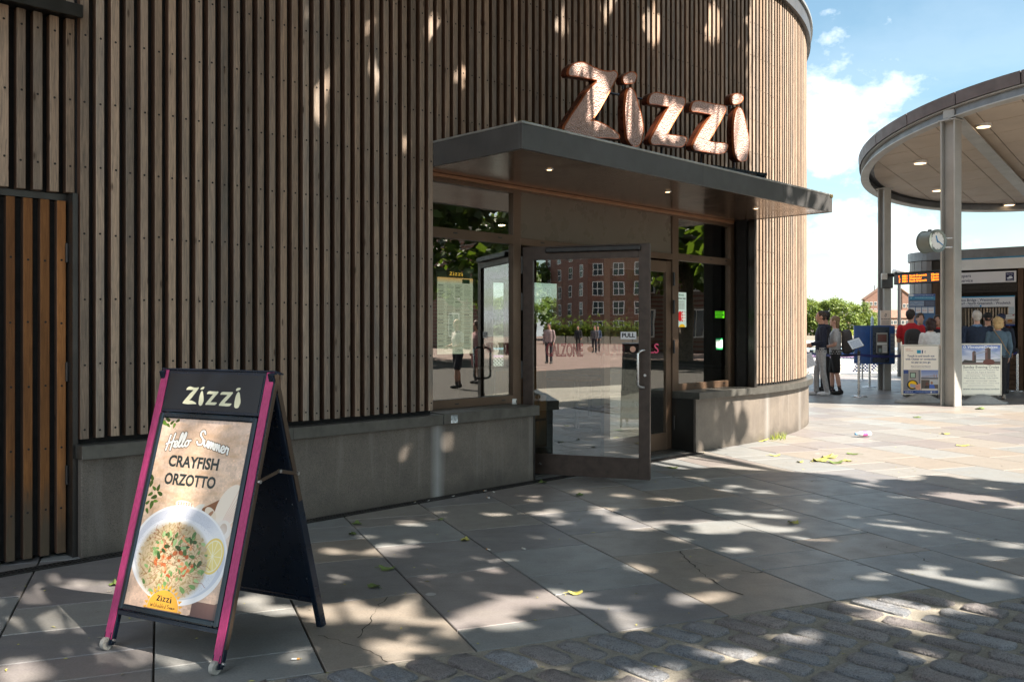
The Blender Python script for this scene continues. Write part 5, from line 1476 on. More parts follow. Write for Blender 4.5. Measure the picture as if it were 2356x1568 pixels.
picture('instruction_strip', (X_(2048.5, YM), YM - .004, Z_(812, YM)), AX[0], AX[2], X_(2058, YM) - X_(2048.5, YM), Z_(767, YM) - Z_(812, YM), printmat('strip_print', cv, .5), tm)
cv = Canvas(160, 230, (.86, .78, .72)); cv.text('mbna', 12, 24, 18, (.3, .4, .6)); cv.line([(66, 90), (80, 50), (96, 60), (82, 98), (66, 90)], 6, (.1, .1, .15)); cv.text('Buy tickets here', 80, 140, 26, (.08, .08, .12), .02, 'c', 128)
for i in range(5): cv.greek(24, 136, 158 + i * 13, 5, (.35, .33, .34), .8, i)
YS = YM + .1
tsg = tag(picture('ticket_sign', (X_(2025.5, YS), YS, Z_(748, YS)), AX[0], AX[2], X_(2050, YS) - X_(2025.5, YS), Z_(713.5, YS) - Z_(748, YS), printmat('ticket_sign_print', cv, .5), None, .03, edge=M['white']), 'beige Buy tickets here sign standing on top of the blue ticket machine', 'sign')
wb = thing('water_bottle', 'clear water bottle standing on top of the blue ticket machine', 'bottle', (X_(2014, YM) , YM + .18, zt))
q = MB(); q.lathe([(.032, 0), (.034, .02), (.034, .15), (.028, .19), (.013, .215), (.013, .23)], (X_(2014, YM), YM + .18, zt + .001), 14); q.build('body', plain('pale_blue_plastic', (.55, .72, .82), .2), wb)
q = MB(); q.lathe([(.016, .23), (.016, .25)], (X_(2014, YM), YM + .18, zt + .001), 12); q.build('cap', M['white'], wb)

# queue posts and belts ---------------------------------------------------
def post(px, py, label, h=.98):
    c = G(px, py); t = thing('queue_post', label, 'queue post', c, group='queue barrier posts')
    q = MB(); q.lathe([(.17, 0), (.17, .012), (.12, .022), (.03, .028)], c, 28); q.build('base', M['steel'], t)
    q = MB(); q.cyl(c + Vector((0, 0, .028)), c + Vector((0, 0, h - .10)), .028, None, 14); q.build('tube', M['steel'], t)
    q = MB(); q.cyl(c + Vector((0, 0, h - .10)), c + Vector((0, 0, h)), .033, None, 14); q.build('head', M['black'], t)
    return c
qa = post(1976, 912, 'steel queue post carrying the tilted notice holder, nearest the two queuing men')
qb = post(2000.5, 890, 'steel queue post directly in front of the blue ticket machine')
qc = post(2341, 899, 'steel queue post at the right edge beside the kiosk')
qd = post(2252, 911, 'steel queue post hidden behind the river cruise poster stand')
qe = post(1984, 873.5, 'small far steel queue post out in the sunlight')
qf = post(1845, 893, 'steel queue post hidden behind the rounded restaurant corner')
def belt(a, b, label, z=.90):
    q = MB(); d_ = (b - a).normalized(); n2 = Vector((-d_.y, d_.x, 0)); n_ = 10; vs = []
    for i in range(n_ + 1):
        t = i / n_; p = a.lerp(b, t); sag = -.05 * 4 * t * (1 - t)
        for dn_, dz2 in ((-.002, -.028), (.002, -.028), (.002, .028), (-.002, .028)): vs.append(p + n2 * dn_ + Vector((0, 0, z + sag + dz2)))
    q.add(vs, [(4 * i + k, 4 * i + 4 + k, 4 * i + 4 + (k + 1) % 4, 4 * i + (k + 1) % 4) for i in range(n_) for k in range(4)])
    tag(q.build('queue_belt', M['belt']), label, 'barrier belt', 'queue barrier belts')
belt(qf, qa, 'dark blue queue belt running left from the notice post behind the queuing men')
belt(qa, G(2110, 905), 'dark blue queue belt stretching right from the notice post across the ticket machine')
belt(qd, qc, 'dark blue queue belt ending at the post by the right edge')
post(2110, 905, 'steel queue post hidden behind the touch in poster stand')
nh = thing('notice_holder', 'tilted black-framed notice holder on top of the queue post', 'sign', qa + Vector((0, 0, .98)))
exn = Vector((.93, .12, .30)).normalized(); eyn = Vector((.22, .5, .84)); eyn = (eyn - exn * eyn.dot(exn)).normalized(); nn_ = exn.cross(eyn)
on = qa + Vector((-.15, -.02, 1.0)); q = MB(); q.box(0, .30, 0, .24, -.012, 0, 0, on, (exn, eyn, nn_)); q.build('frame', M['black'], nh, bevel=.003)
cv = Canvas(120, 90, (.82, .86, .9)); [cv.greek(14, 106, 16 + i * 9, 4, (.35, .45, .6), .8, i) for i in range(8)]
picture('notice', on + exn * .012 + eyn * .012 + nn_ * .003, exn, eyn, .276, .216, printmat('notice_print', cv, .4), nh, .002)
q = MB(); q.cyl(qa + Vector((0, 0, .98)), on + exn * .15 + eyn * .06 - nn_ * .013, .008, None, 8); q.build('stem', M['black'], nh)

# poster stands with wave bases -------------------------------------------
def stand(pxl, pxr, py_base, py0, py1, bx0, bx1, cvx, label, yoff=.0):
    Y = G(0, py_base).y; YB = Y - .0; xl, xr = X_(pxl, YB), X_(pxr, YB); zt_, zb_ = Z_(py0, YB), Z_(py1, YB); xm = (xl + xr) / 2
    t = thing('poster_stand', label, 'poster stand', (xm, YB, 0), group='poster stands beside the canopy column')
    q = MB(); b0, b1 = X_(bx0, YB), X_(bx1, YB); hw_ = (b1 - b0) / 2; n_ = 24; prof = []
    for i in range(n_ + 1):
        x = -1 + 2 * i / n_; z = .045 + .145 * (math.cos(x * math.pi) * .5 + .5) ** .85 if abs(x) < 1 else .045; prof.append((x * hw_, z))
    vs = []; k_ = 8
    for x, z in prof:
        e = math.sqrt(max(.0, 1 - (x / hw_ * .985) ** 2)); dpt = .20 * (.45 + .55 * e)
        for a in range(k_): tt = math.pi * a / (k_ - 1); vs.append((xm + x, YB - dpt * math.cos(tt) , .006 + (z) * (math.sin(tt) ** .5 if 0 < a < k_ - 1 else 0.02)))
    q.add(vs, [(i * k_ + a, (i + 1) * k_ + a, (i + 1) * k_ + a + 1, i * k_ + a + 1) for i in range(n_) for a in range(k_ - 1)] + [tuple(range(k_)), tuple(range(n_ * k_, n_ * k_ + k_))[::-1]], 0, True)
    q.add([vs[i * k_] for i in range(n_ + 1)] + [vs[i * k_ + k_ - 1] for i in range(n_ + 1)], [(i, n_ + 1 + i, n_ + 2 + i, i + 1) for i in range(n_)])
    q.build('base', M['basegrey'], t)
    for x in (xl + (xr - xl) * .16, xl + (xr - xl) * .84):
        q = MB(); q.box(x - .035, x + .035, YB - .03, YB + .03, .12, zb_ + .01); q.build('support', M['black'], t); q = MB(); q.box(x - .07, x + .07, YB - .04, YB + .04, zb_ - .02, zb_ - .001); q.build('clamp', M['sill'], t, bevel=.006)
    q = MB(); w3 = .035
    q.box(xl, xl + w3, YB - .03, YB + .03, zb_, zt_); q.box(xr - w3, xr, YB - .03, YB + .03, zb_, zt_); q.box(xl + w3, xr - w3, YB - .03, YB + .03, zb_, zb_ + w3); q.box(xl + w3, xr - w3, YB - .03, YB + .03, zt_ - w3, zt_)
    q.build('frame', plain('cream_frame', (.62, .61, .55), .4, .1), t, bevel=.014)
    picture('poster', (xl + w3 - .002, YB - .024, zb_ + w3 - .002), AX[0], AX[2], xr - xl - 2 * w3 + .004, zt_ - zb_ - 2 * w3 + .004, printmat('stand_print', cvx, .3), t, .01)
cv = Canvas(300, 430, (.93, .90, .86)); cv.text('mbna', 18, 34, 20, (.75, .45, .3)); cv.greek(20, 84, 40, 4, (.6, .4, .35), .8)
cv.rect(116, 36, 150, 66, (.12, .55, .68)); cv.rect(150, 36, 158, 66, (.9, .9, .95)); cv.rect(158, 36, 168, 66, (.08, .12, .35)); cv.line([(186, 44), (182, 51), (186, 58)], 2, (.4, .4, .45)); cv.line([(192, 40), (187, 51), (192, 62)], 2, (.4, .4, .45))
for i, tx in enumerate(('Touch in and touch out', 'with Oyster or contactless', 'to pay as you go')): cv.text(tx, 150, 98 + i * 28, 25, (.1, .17, .36), .015, 'c', (236, 266, 166)[i])
cv.text('Please proceed to boarding point', 150, 188, 14, (.2, .22, .35), .01, 'c', 170); cv.greek(66, 234, 198, 3, (.6, .6, .6), .8)
cv.rect(0, 216, 300, 402, (.9, .88, .85)); cv.rect(0, 216, 148, 402, (.45, .46, .50)); cv.rect(0, 216, 40, 250, (.15, .25, .5)); cv.poly([(46, 220), (128, 222), (136, 400), (38, 400)], (.63, .61, .60)); cv.rect(56, 240, 106, 290, (.12, .12, .13)); cv.rect(62, 246, 100, 284, (.62, .72, .66))
cv.ell(78, 352, 48, 44, (.08, .08, .09)); cv.ell(78, 350, 36, 34, (.93, .74, .05)); cv.poly([(58, 342), (118, 352), (114, 382), (56, 374)], (.62, .62, .70)); cv.poly([(100, 356), (146, 338), (148, 392), (122, 400), (104, 382)], (.85, .62, .52)); cv.line([(104, 368), (128, 372)], 3, (.6, .36, .3), .7)
cv.grad(152, 218, 300, 300, (.42, .50, .72), (.75, .77, .82)); cv.rect(152, 284, 300, 302, (.36, .36, .40)); cv.line([(160, 278), (290, 270)], 4, (.55, .4, .35)); cv.rect(262, 256, 268, 286, (.6, .45, .4)); cv.rect(284, 258, 290, 286, (.6, .45, .4)); cv.line([(160, 276), (210, 280), (262, 258)], 1.5, (.6, .55, .6))
cv.rect(152, 306, 300, 402, (.30, .26, .24)); cv.rect(226, 308, 300, 350, (.72, .73, .74)); cv.ell(206, 346, 12, 14, (.75, .5, .4)); cv.ell(204, 350, 14, 24, (.3, .12, .08), .8); cv.poly([(186, 362), (222, 362), (226, 392), (182, 392)], (.1, .08, .08)); cv.ell(244, 334, 11, 13, (.6, .42, .32)); cv.poly([(226, 348), (262, 350), (274, 386), (222, 386)], (.20, .36, .72)); cv.rect(156, 386, 296, 402, (.80, .77, .73))
cv.rect(0, 404, 300, 430, (.06, .24, .52)); cv.greek(16, 84, 413, 5, (.9, .9, .95), .9, 1); cv.greek(104, 280, 413, 4, (.8, .85, .95), .8, 3); cv.poly([(232, 426), (240, 406), (246, 426)], (.95, .95, .95))
cvA = cv
cv = Canvas(300, 430, (.93, .93, .88)); cv.grad(0, 0, 300, 150, (.30, .42, .70), (.80, .80, .82))
for i in range(60): cv.ell(rg.uniform(0, 300), rg.uniform(20, 140), rg.uniform(15, 50), rg.uniform(5, 14), (.85, .86, .9), .25, rg.uniform(-.2, .2), .5)
cv.rect(0, 150, 300, 172, (.42, .36, .34)); cv.poly([(0, 150), (20, 128), (60, 134), (110, 132), (110, 156), (0, 156)], (.16, .15, .14)); cv.rect(230, 140, 300, 156, (.3, .3, .3))
for x, w_, y in ((80, 30, 62), (180, 44, 30)):
    cv.rect(x, y, x + w_, 140, (.40, .28, .26)); cv.rect(x + w_ * .45, y, x + w_, 140, (.24, .18, .18)); cv.poly([(x, y), (x + w_ / 2, y - 14), (x + w_, y)], (.3, .24, .24))
cv.line([(100, 82), (190, 56)], 6, (.55, .55, .58)); cv.line([(100, 70), (190, 44)], 4, (.62, .62, .66)); cv.line([(222, 50), (300, 100)], 3, (.5, .65, .65)); cv.line([(110, 132), (300, 126)], 6, (.35, .42, .42)); cv.ell(210, 148, 46, 26, (.36, .18, .15))
cv.text('ViscountCruises', 158, 26, 32, (.97, .97, .97), .02, 'c', 238, .15); cv.ell(20, 16, 10, 10, (.95, .95, .95)); cv.ell(20, 16, 6, 6, (.4, .5, .7))
cv.text('Sunday Evening Cruise', 150, 202, 30, (.28, .30, .33), .008, 'c', 280)
for i, tx in enumerate(('2 Hour Evening Cruises from Greenwich Pier', 'May, June, July, August & September')): cv.text(tx, 150, 222 + i * 20, 17, (.5, .5, .53), .0, 'c', (278, 222)[i])
for yy in (252, 302, 362): cv.line([(40, yy), (260, yy)], 1.5, (.5, .5, .5))
for i, tx in enumerate(('Live Commentary - Fully Licensed Bar', 'Indoor & Outdoor Seating - Toilet Facilities')): cv.text(tx, 150, 272 + i * 20, 16, (.45, .46, .48), 0, 'c', (240, 266)[i])
cv.text('Adult £10.00 - Concession £8.00* - Child £6.00', 150, 320, 13, (.5, .5, .5), 0, 'c', 236); cv.text('2 Adults, 2 Children: £27.00 - 2 Adults, 3 Children: £32.50', 150, 338, 12, (.52, .52, .52), 0, 'c', 280); cv.greek(50, 250, 349, 3, (.6, .6, .6), .8, 4)
cv.text('www.viscountcruises.london', 150, 392, 24, (.30, .34, .38), .008, 'c', 282)
stand(2073.8, 2161, 926, 792, 908, 2063.8, 2173, cvA, 'poster stand with a touch in and touch out notice, left of the column')
stand(2208, 2304, 929, 789.6, 910, 2200, 2314.5, cv, 'poster stand advertising a Sunday evening river cruise, right of the column')
# cable loops beside the column
q = MB(); q.tube([G(2158, 925) + Vector((.02 * math.sin(a * 1.3), -.02, .02 + .15 * abs(math.sin(a)))) + Vector((a * .075, 0, 0)) for a in np.linspace(0, 6.0, 30)], .008, 6)
tag(q.build('cable', M['black']), 'loose black cable looped on the ground between the poster stands', 'cable')

# kiosk -------------------------------------------------------------------
KS = Vector((10.58, 22.45, 0)); ke = Vector((.74, -.67, 0)).normalized(); kn = Vector((-ke.y, ke.x, 0))   # kn points inside
KA = (ke, kn, AX[2])
def ks(px):
    a = (px - CXP) / FP
    return (a * KS.y - KS.x) / (ke.x - a * ke.y)
def kz(px, py): return EYE - (py - HYP) / FP * (KS + ke * ks(px)).y
ki = thing('ticket_kiosk', 'grey ribbed ticket kiosk with rounded end and white fascia signs under the pier canopy', 'kiosk', KS + kn * .8)
KD, KL, KT = 1.5, 5.6, 3.41
q = MB(); r_ = KD / 2; cK = KS + kn * r_
n_ = 9
for i in range(n_):
    t0_, t1_ = math.pi * i / n_ + .012, math.pi * (i + 1) / n_ - .012
    qq = MB(); pts = []
    for t in (t0_, (t0_ + t1_) / 2, t1_): pts.append(cK - ke * r_ * math.sin(t) - kn * r_ * math.cos(t))
    inn = [cK + (p - cK) * .96 for p in pts][::-1]
    qq.prism(pts[::-1] + inn[::-1], (0, 0, 3.18)); qq.build('cladding_panel', M['cabin'], ki)
q.cyl(cK, cK + Vector((0, 0, 3.17)), r_ * .95, None, 24); q.box(0, KL, .35, KD, 0, 3.17, 0, KS, KA); q.build('wall_core', M['reveal'], ki)
q = MB(); q.prism([cK - ke * (r_ + .06) * math.sin(t) - kn * (r_ + .06) * math.cos(t) for t in np.linspace(0, math.pi, 20)][::-1] + [KS - kn * .06 + ke * KL, KS + kn * (KD + .06) + ke * KL][::-1], (0, 0, .24)) if False else None
ring_ = [cK - ke * (r_ + .05) * math.sin(t) - kn * (r_ + .05) * math.cos(t) for t in np.linspace(math.pi, 0, 22)] + [KS - kn * .05 + ke * KL, KS + kn * (KD + .05) + ke * KL]
q.prism([p + Vector((0, 0, 3.19)) for p in ring_], (0, 0, .22)); q.build('coping', M['zinc'], ki)
# front posts, fascia
for (a, b, m_) in ((0.0, .20, 'wood_brown'), (ks(2341), ks(2341) + .5, 'wood_brown'), (KL - .4, KL, 'wood_brown')):
    nn = max(1, int((b - a) / .12))
    for k in range(nn):
        q = MB(); w4 = (b - a) / nn; q.box(a + w4 * k + .008, a + w4 * (k + 1) - .008, 0, .35, 0.02, 2.90, 0, KS, KA); q.build('timber_board', M[m_], ki)
q = MB(); q.box(.20, KL, .06, .35, 2.90, 3.18, 0, KS, KA); q.build('lintel', M['wood_brown'], ki)
q = MB(); q.box(ks(2167), KL, -.03, .055, 2.90, 3.215, 0, KS, KA); q.build('fascia_sign', M['white'], ki)
q = MB(); q.box(ks(2167), KL, -.035, -.031, 3.216 - .06, 3.216, 0, KS, KA); q.build('blue_stripe', plain('light_blue_stripe', (.02, .25, .45), .5), ki)
sA, sB = ks(2170), ks(2338)
cv = Canvas(720, 106, (.86, .85, .86)); cv.text('Clippers', 282, 46, 42, (.12, .14, .25), .008, 'r', 150); cv.text('River Bus service', 300, 92, 42, (.12, .14, .25), .008, 'r', 300)
cv.rect(620, 14, 700, 94, (.05, .09, .28)); cv.text('River Bus', 660, 34, 15, (.9, .9, .95), .01, 'c', 56); cv.poly([(630, 62), (690, 60), (694, 52), (684, 70), (640, 76)], (.9, .92, .95)); cv.poly([(646, 58), (656, 48), (676, 48), (682, 58)], (.9, .92, .95)); cv.line([(634, 82), (650, 86), (664, 82), (680, 86), (694, 82)], 3, (.9, .92, .95))
picture('name_sign', KS + ke * sA - kn * .0 + AX[2] * 2.575, ke, AX[2], sB - sA, .268, printmat('kiosk_name', cv, .4), ki, .04)
for i in range(3):
    q = MB(); q.box(.2, ks(2341) - .005, .02 - .015 * (i % 2), .34, 2.565 - .075 * (i + 1), 2.562 - .075 * i, 0, KS, KA); q.build('shutter_rib', M['reveal'], ki)
sA, sB = ks(2162), ks(2334)
cv = Canvas(740, 116, (.86, .86, .87)); cv.rect(0, 0, 740, 12, (.15, .55, .75)); cv.text('London Bridge - Westminster', 596, 52, 40, (.12, .14, .27), .01, 'r', 440); cv.text('Canary Wharf - North Greenwich - Woolwich', 700, 88, 40, (.12, .14, .27), .01, 'r', 640); cv.text('from boarding point', 392, 112, 22, (.25, .27, .35), .005, 'r', 180); cv.ell(412, 104, 10, 10, (.1, .5, .75))
picture('route_sign', KS + ke * sA + kn * .02 + AX[2] * 1.99, ke, AX[2], sB - sA, .262, printmat('kiosk_route', cv, .4), ki, .03)
# ticket window with striped blind, counter
q = MB(); q.box(.2, sB + .06, .20, .34, 1.02, 1.985, 0, KS, KA); q.build('window_back', M['dark'], ki)
s_ = ks(2213)
k = 0
while s_ < ks(2322):
    q = MB(); q.box(s_, s_ + .05, .15, .19, 1.04, 1.97, 0, KS, KA); q.build('blind_slat', M['taupe'] if k % 2 else M['sill'], ki); s_ += .088; k += 1
q = MB(); q.box(ks(2212), ks(2325), .10, .11, 1.04, 1.97, 0, KS, KA); q.build('window_pane', glass('kiosk_glass', base=.06), ki)
for s_ in (ks(2210), ks(2326)):
    q = MB(); q.box(s_ - .03, s_, .05, .16, 1.0, 1.985, 0, KS, KA); q.build('window_frame', M['black'], ki)
q = MB(); q.box(.2, sB + .06, -.12, .34, .96, 1.0, 0, KS, KA); q.build('counter', M['grey_metal'], ki)
for i in range(8):
    q = MB(); q.box(.2, sB + .06, .03, .34, .02 + i * .116, .02 + i * .116 + .105, 0, KS, KA); q.build('plinth_board', M['wood_brown'], ki)
cv = Canvas(110, 100, (.84, .86, .86)); [cv.greek(14, 96, 14 + i * 12, 5, (.3, .45, .6), .8, i) for i in range(7)]
picture('paper_notice', KS + ke * ks(2319) - kn * -.045 + AX[2] * kz(2325, 722), ke, AX[2], ks(2334) - ks(2319), kz(2325, 704) - kz(2325, 722), printmat('notice2', cv, .5), ki, .003)
cv = Canvas(110, 150, (.84, .83, .82)); cv.rect(80, 4, 104, 14, (.7, .1, .1)); cv.greek(12, 98, 22, 5, (.4, .4, .4), .8); cv.grad(0, 52, 110, 128, (.75, .72, .68), (.45, .36, .3)); cv.ell(50, 80, 32, 14, (.72, .48, .25)); cv.rect(22, 82, 78, 92, (.35, .18, .1)); cv.ell(50, 98, 30, 8, (.8, .58, .32)); cv.rect(0, 130, 110, 150, (.1, .25, .55))
picture('food_poster', KS + ke * ks(2313) - kn * -.042 + AX[2] * kz(2320, 749), ke, AX[2], ks(2334) - ks(2313), kz(2320, 723) - kz(2320, 749), printmat('burger', cv, .5), ki, .003)
# blue information board against the rounded end
cv = Canvas(260, 330, (.16, .36, .56)); cv.rect(0, 0, 260, 26, (.05, .25, .55)); cv.ell(24, 14, 26, 14, (.85, .88, .92)); cv.text('Fastest and most frequent fleet on the river', 146, 18, 15, (.95, .95, .98), .01, 'c', 190); cv.rect(0, 26, 260, 62, (.1, .5, .68)); cv.greek(60, 240, 36, 5, (.85, .93, .97), .8, 3); cv.greek(14, 30, 34, 16, (.85, .93, .97), .5, 5)
cv.rect(0, 62, 260, 130, (.14, .18, .32)); cv.rect(6, 72, 150, 124, (.55, .62, .72)); cv.line([(10, 100), (40, 84), (70, 110), (100, 86), (145, 100)], 5, (.35, .45, .62)); [cv.greek(164, 250, 76 + i * 8, 4, (.5, .55, .65), .7, i) for i in range(6)]
for i in range(4): cv.rect(6 + i * 62, 136, 62 + i * 62 - 2, 196, (.88, .88, .9)); cv.greek(12 + i * 62, 54 + i * 62, 144, 4, (.3, .3, .4), .8, i); cv.greek(12 + i * 62, 50 + i * 62, 166, 6, (.8, .4, .25), .8, i + 9)
cv.grad(0, 200, 260, 330, (.16, .36, .56), (.22, .42, .62)); cv.poly([(140, 310), (150, 290), (154, 262), (158, 290), (190, 296), (210, 310)], (.1, .25, .42)); cv.rect(0, 312, 260, 330, (.1, .3, .7))
YI = 21.9
tag(picture('information_board', (X_(2091, YI), YI, Z_(750, YI)), Vector((1, -.12, 0)), AX[2], X_(2149, YI) - X_(2091, YI), Z_(676, YI) - Z_(750, YI), printmat('info_print', cv, .35), None, .04, edge=M['bluedark']), 'tall blue information board with a river map on the kiosk end', 'notice board')
q = MB(); q.cyl((X_(2099, YI), YI + .04, 0), (X_(2099, YI), YI + .04, 1.5), .025); q.cyl((X_(2143, YI), YI, 0), (X_(2143, YI), YI, 1.5), .025); q.build('board_legs', M['black'], bpy.data.objects['information_board'])
# ------------------------------------------------------------------ river and far bank
m, t, p, o = newmat('river_water'); p.inputs['Base Color'].default_value = (.10, .10, .075, 1); p.inputs['Roughness'].default_value = .12
tbump(t, p, tnoise(t, 1.0, 4, .6, tcoord(t, 'Object', (.5, 1.6, 1))), .5, .12); M['water'] = m
mb = MB(); mb.add([(-900, 30.9, -2.7), (900, 30.9, -2.7), (900, 342, -2.7), (-900, 342, -2.7)], [(0, 1, 2, 3)]); mb.build('river', M['water'], structure=True)
mb = MB(); mb.box(-900, 900, 340, 342, -4, -.55); mb.build('embankment', M['mortar'], structure=True)
mb = MB(); mb.add([(-900, 342, -.8), (900, 342, -.8), (900, 1500, -.8), (-900, 1500, -.8)], [(0, 1, 2, 3)]); mb.build('far_bank', ground_m('far_grass', (.10, .13, .04), (.16, .17, .07), (.08, .08, .04), .05, .4), structure=True)
def tree_meshes(h, w_, n, leaf, seed, mat, lo=.22):
    r = random.Random(seed); cl = []
    for k in range(26):
        t = r.uniform(0, 6.283); z = r.uniform(lo, .95); rad = w_ / 2 * math.sqrt(max(.05, 1 - ((z - .5) / .62) ** 2)) * r.uniform(.25, .85)
        cl.append((Vector((rad * math.cos(t), rad * math.sin(t), z * h)), r.uniform(.10, .19) * w_))
    lm = MB()
    for i in range(n):
        c, cr_ = cl[r.randrange(len(cl))]
        d_ = Vector((r.gauss(0, 1), r.gauss(0, 1), r.gauss(0, .8))).normalized() * cr_ * r.uniform(.55, 1.08)
        p_ = c + d_; a = Vector((r.gauss(0, 1), r.gauss(0, 1), r.gauss(0, .7))).normalized(); b = a.cross(d_.normalized() + Vector((.1, .2, .9))).normalized(); s_ = leaf * r.uniform(.6, 1.3)
        a = a * s_; b = b * s_ * .75
        lm.add([p_ - a, p_ - b * .9, p_ + a, p_ + b * 1.1], [(0, 1, 2, 3)])
    tk = MB(); tk.tube([(0, 0, -.3), (.02 * w_, 0, .18 * h), (0, .02 * w_, .4 * h), (.03 * w_, 0, .75 * h)], [.03 * h, .022 * h, .016 * h, .005 * h], 8)
    lb = []
    for c, cr_ in cl[:12]:
        q = MB(); z0 = r.uniform(.2, .5) * h; q.tube([(0, 0, z0), (c.x * .5, c.y * .5, (z0 + c.z) * .5 + .02 * h), tuple(c)], [.012 * h, .008 * h, .003 * h], 5); lb.append(q)
    all_ = MB()
    for q in [tk] + lb: all_.add(q.v, q.f, 0, True)
    return lm.mesh('crown', mat), all_.mesh('trunk', M['bark'])
far_kinds = [tree_meshes(13, 14, 5200, .36, s_, M['leaf_far'], .12) for s_ in (1, 2, 3)]
def put_tree(km, x, y, z, s_, label, group=None, rz=0, sz=1.0):
    t = thing('riverside_tree', label, 'tree', (x, y, z), rz, group); t.scale = (s_, s_, s_ * sz)
    for me, n_ in ((km[0], 'crown'), (km[1], 'trunk')): link(bpy.data.objects.new(n_, me), t)
    return t
pos_lab = {0: 'leafy bank tree directly beyond the rounded restaurant corner', 1: 'leafy bank tree above the heads of the two queuing men', 2: 'leafy bank tree above the backpack of the woman in grey', 3: 'leafy bank tree left of the blue ticket machine', 4: 'leafy bank tree right behind the blue ticket machine', 5: 'leafy bank tree behind the far canopy column'}
pos_lab.update({-10: 'bank tree seen through the left rear window, its left one', -11: 'bank tree seen through the left rear window, its right one', -12: 'bank tree seen through the right rear window, its left one', -13: 'bank tree in the middle of the right rear window', -14: 'bank tree seen through the right rear window, its right one', -1: 'bank tree just hidden by the rounded restaurant corner', 5: 'x'})
pos_lab.update({-2: 'second bank tree hidden behind the rounded restaurant corner', -3: 'third bank tree hidden behind the rounded restaurant corner', -4: 'fourth bank tree hidden behind the rounded restaurant corner'})
for i in (-14, -13, -12, -11, -10, -4, -3, -2, -1, 0, 1, 2, 3, 4):
    px = 1872 + i * 34; Y = 352 + rng.uniform(-6, 10)
    if i < -9: px = {-10: 1132, -11: 1168, -12: 1236, -13: 1272, -14: 1306}[i]
    put_tree(far_kinds[i % 3], (px - CXP) / FP * Y, Y, -.8, rng.uniform(1.0, 1.14) * (1.0 if i < 3 else .97 if i == 3 else .74), pos_lab.get(i, 'bank tree hidden from the square by the restaurant, seen through its rear windows'), 'trees on the far river bank' if True else None, rng.uniform(0, 6), 1.0)
def block(name, label, x0, x1, y0, y1, z0, z1, roof, mat, wins, seed=1, ridge_x=True):
    t = thing(name, label, 'building', ((x0 + x1) / 2, (y0 + y1) / 2, z0))
    q = MB(); q.box(x0, x1, y0, y1, z0, z1); q.build('wall', mat, t)
    q = MB(); o_ = .4
    if ridge_x == 'mono':
        q.prism([Vector((x0 - o_, y0 - o_, z1)), Vector((x1 + o_, y0 - o_, z1 + roof)), Vector((x1 + o_, y0 - o_, z1 + roof + .5)), Vector((x0 - o_, y0 - o_, z1 + .5))], (0, y1 - y0 + 2 * o_, 0)); q.build('roof', M['rooftile'], t)
        q = MB(); q.prism([Vector((x0, y0, z1)), Vector((x1, y0, z1)), Vector((x1, y0, z1 + roof))], (0, y1 - y0, 0)); q.build('wall', mat, t)
    elif ridge_x == 'mono2':
        q.prism([Vector((x1 + o_, y0 - o_, z1)), Vector((x1 + o_, y0 - o_, z1 + .5)), Vector((x0 - o_, y0 - o_, z1 + roof + .5)), Vector((x0 - o_, y0 - o_, z1 + roof))], (0, y1 - y0 + 2 * o_, 0)); q.build('roof', M['rooftile'], t)
        q = MB(); q.prism([Vector((x0, y0, z1)), Vector((x1, y0, z1)), Vector((x0, y0, z1 + roof))], (0, y1 - y0, 0)); q.build('wall', mat, t)
    else:
        q.prism([Vector((x0 - o_, y0 - o_, z1)), Vector((x0 - o_, y1 + o_, z1)), Vector((x0 - o_, (y0 + y1) / 2, z1 + roof))], (x1 - x0 + 2 * o_, 0, 0)); q.build('roof', M['rooftile'], t)
    nx, nz = wins
    for i in range(nx):
        for j in range(nz):
            xx = x0 + (x1 - x0) * (i + .5) / nx; zz = z0 + (z1 - z0) * (j + .5) / nz
            q = MB(); q.box(xx - .7, xx + .7, y0 - .06, y0 + .05, zz - .9, zz + .9); f = q.build('window', M['white'], t)
            q = MB(); q.box(xx - .58, xx - .04, y0 - .08, y0 - .061, zz - .78, zz + .78); q.box(xx + .04, xx + .58, y0 - .08, y0 - .061, zz - .78, zz + .78); q.build('pane', M['winpane'], f)
    return t
YB_ = 430
def bx(px, Y=YB_): return (px - CXP) / FP * Y
def bz(py, Y=YB_): return EYE - (py - HYP) / FP * Y
block('riverside_flats', 'red brick flats with a steep single pitch rising behind the bank trees', bx(1990), bx(2029), YB_, YB_ + 3, -.8, bz(690), bz(660) - bz(690), M['brick2'], (4, 5), 1, 'mono')
block('riverside_flats', 'red brick flats with a slope falling right, between canopy column and kiosk', bx(2055), bx(2091), YB_ - 10, YB_ - 6, -.8, bz(697), bz(668) - bz(697), M['brick2'], (4, 5), 2, 'mono2')
block('riverside_house', 'lower pale brick house with tiled roof in front of the flats', bx(2020, 385), bx(2100, 385), 385, 398, -.8, bz(731, 385), bz(712, 385) - bz(731, 385), M['brick2'], (9, 2), 3, True)
block('riverside_house', 'long low brick range half hidden under the bank trees', bx(1860, 395), bx(2012, 395), 395, 405, -.8, bz(744, 395), bz(728, 395) - bz(744, 395), M['brick'], (16, 2), 3, True)
gx = bx(2026, YB_ + 4)
q = MB()
for a in range(3): q.cyl((gx - 3 + a * 2.4, YB_ + 4, bz(690)), (gx - 3 + a * 2.4, YB_ + 4, bz(655)), .25, None, 6)
for z in (bz(660), bz(670), bz(680)): q.box(gx - 3.4, gx + 2.2, YB_ + 3.8, YB_ + 4.2, z - .12, z + .12)
q.build('roof_mast', M['zinc'], bpy.data.objects['riverside_flats'])
q = MB(); tag(None or q.build('spare', M['zinc']), 'x', 'x') if False else None
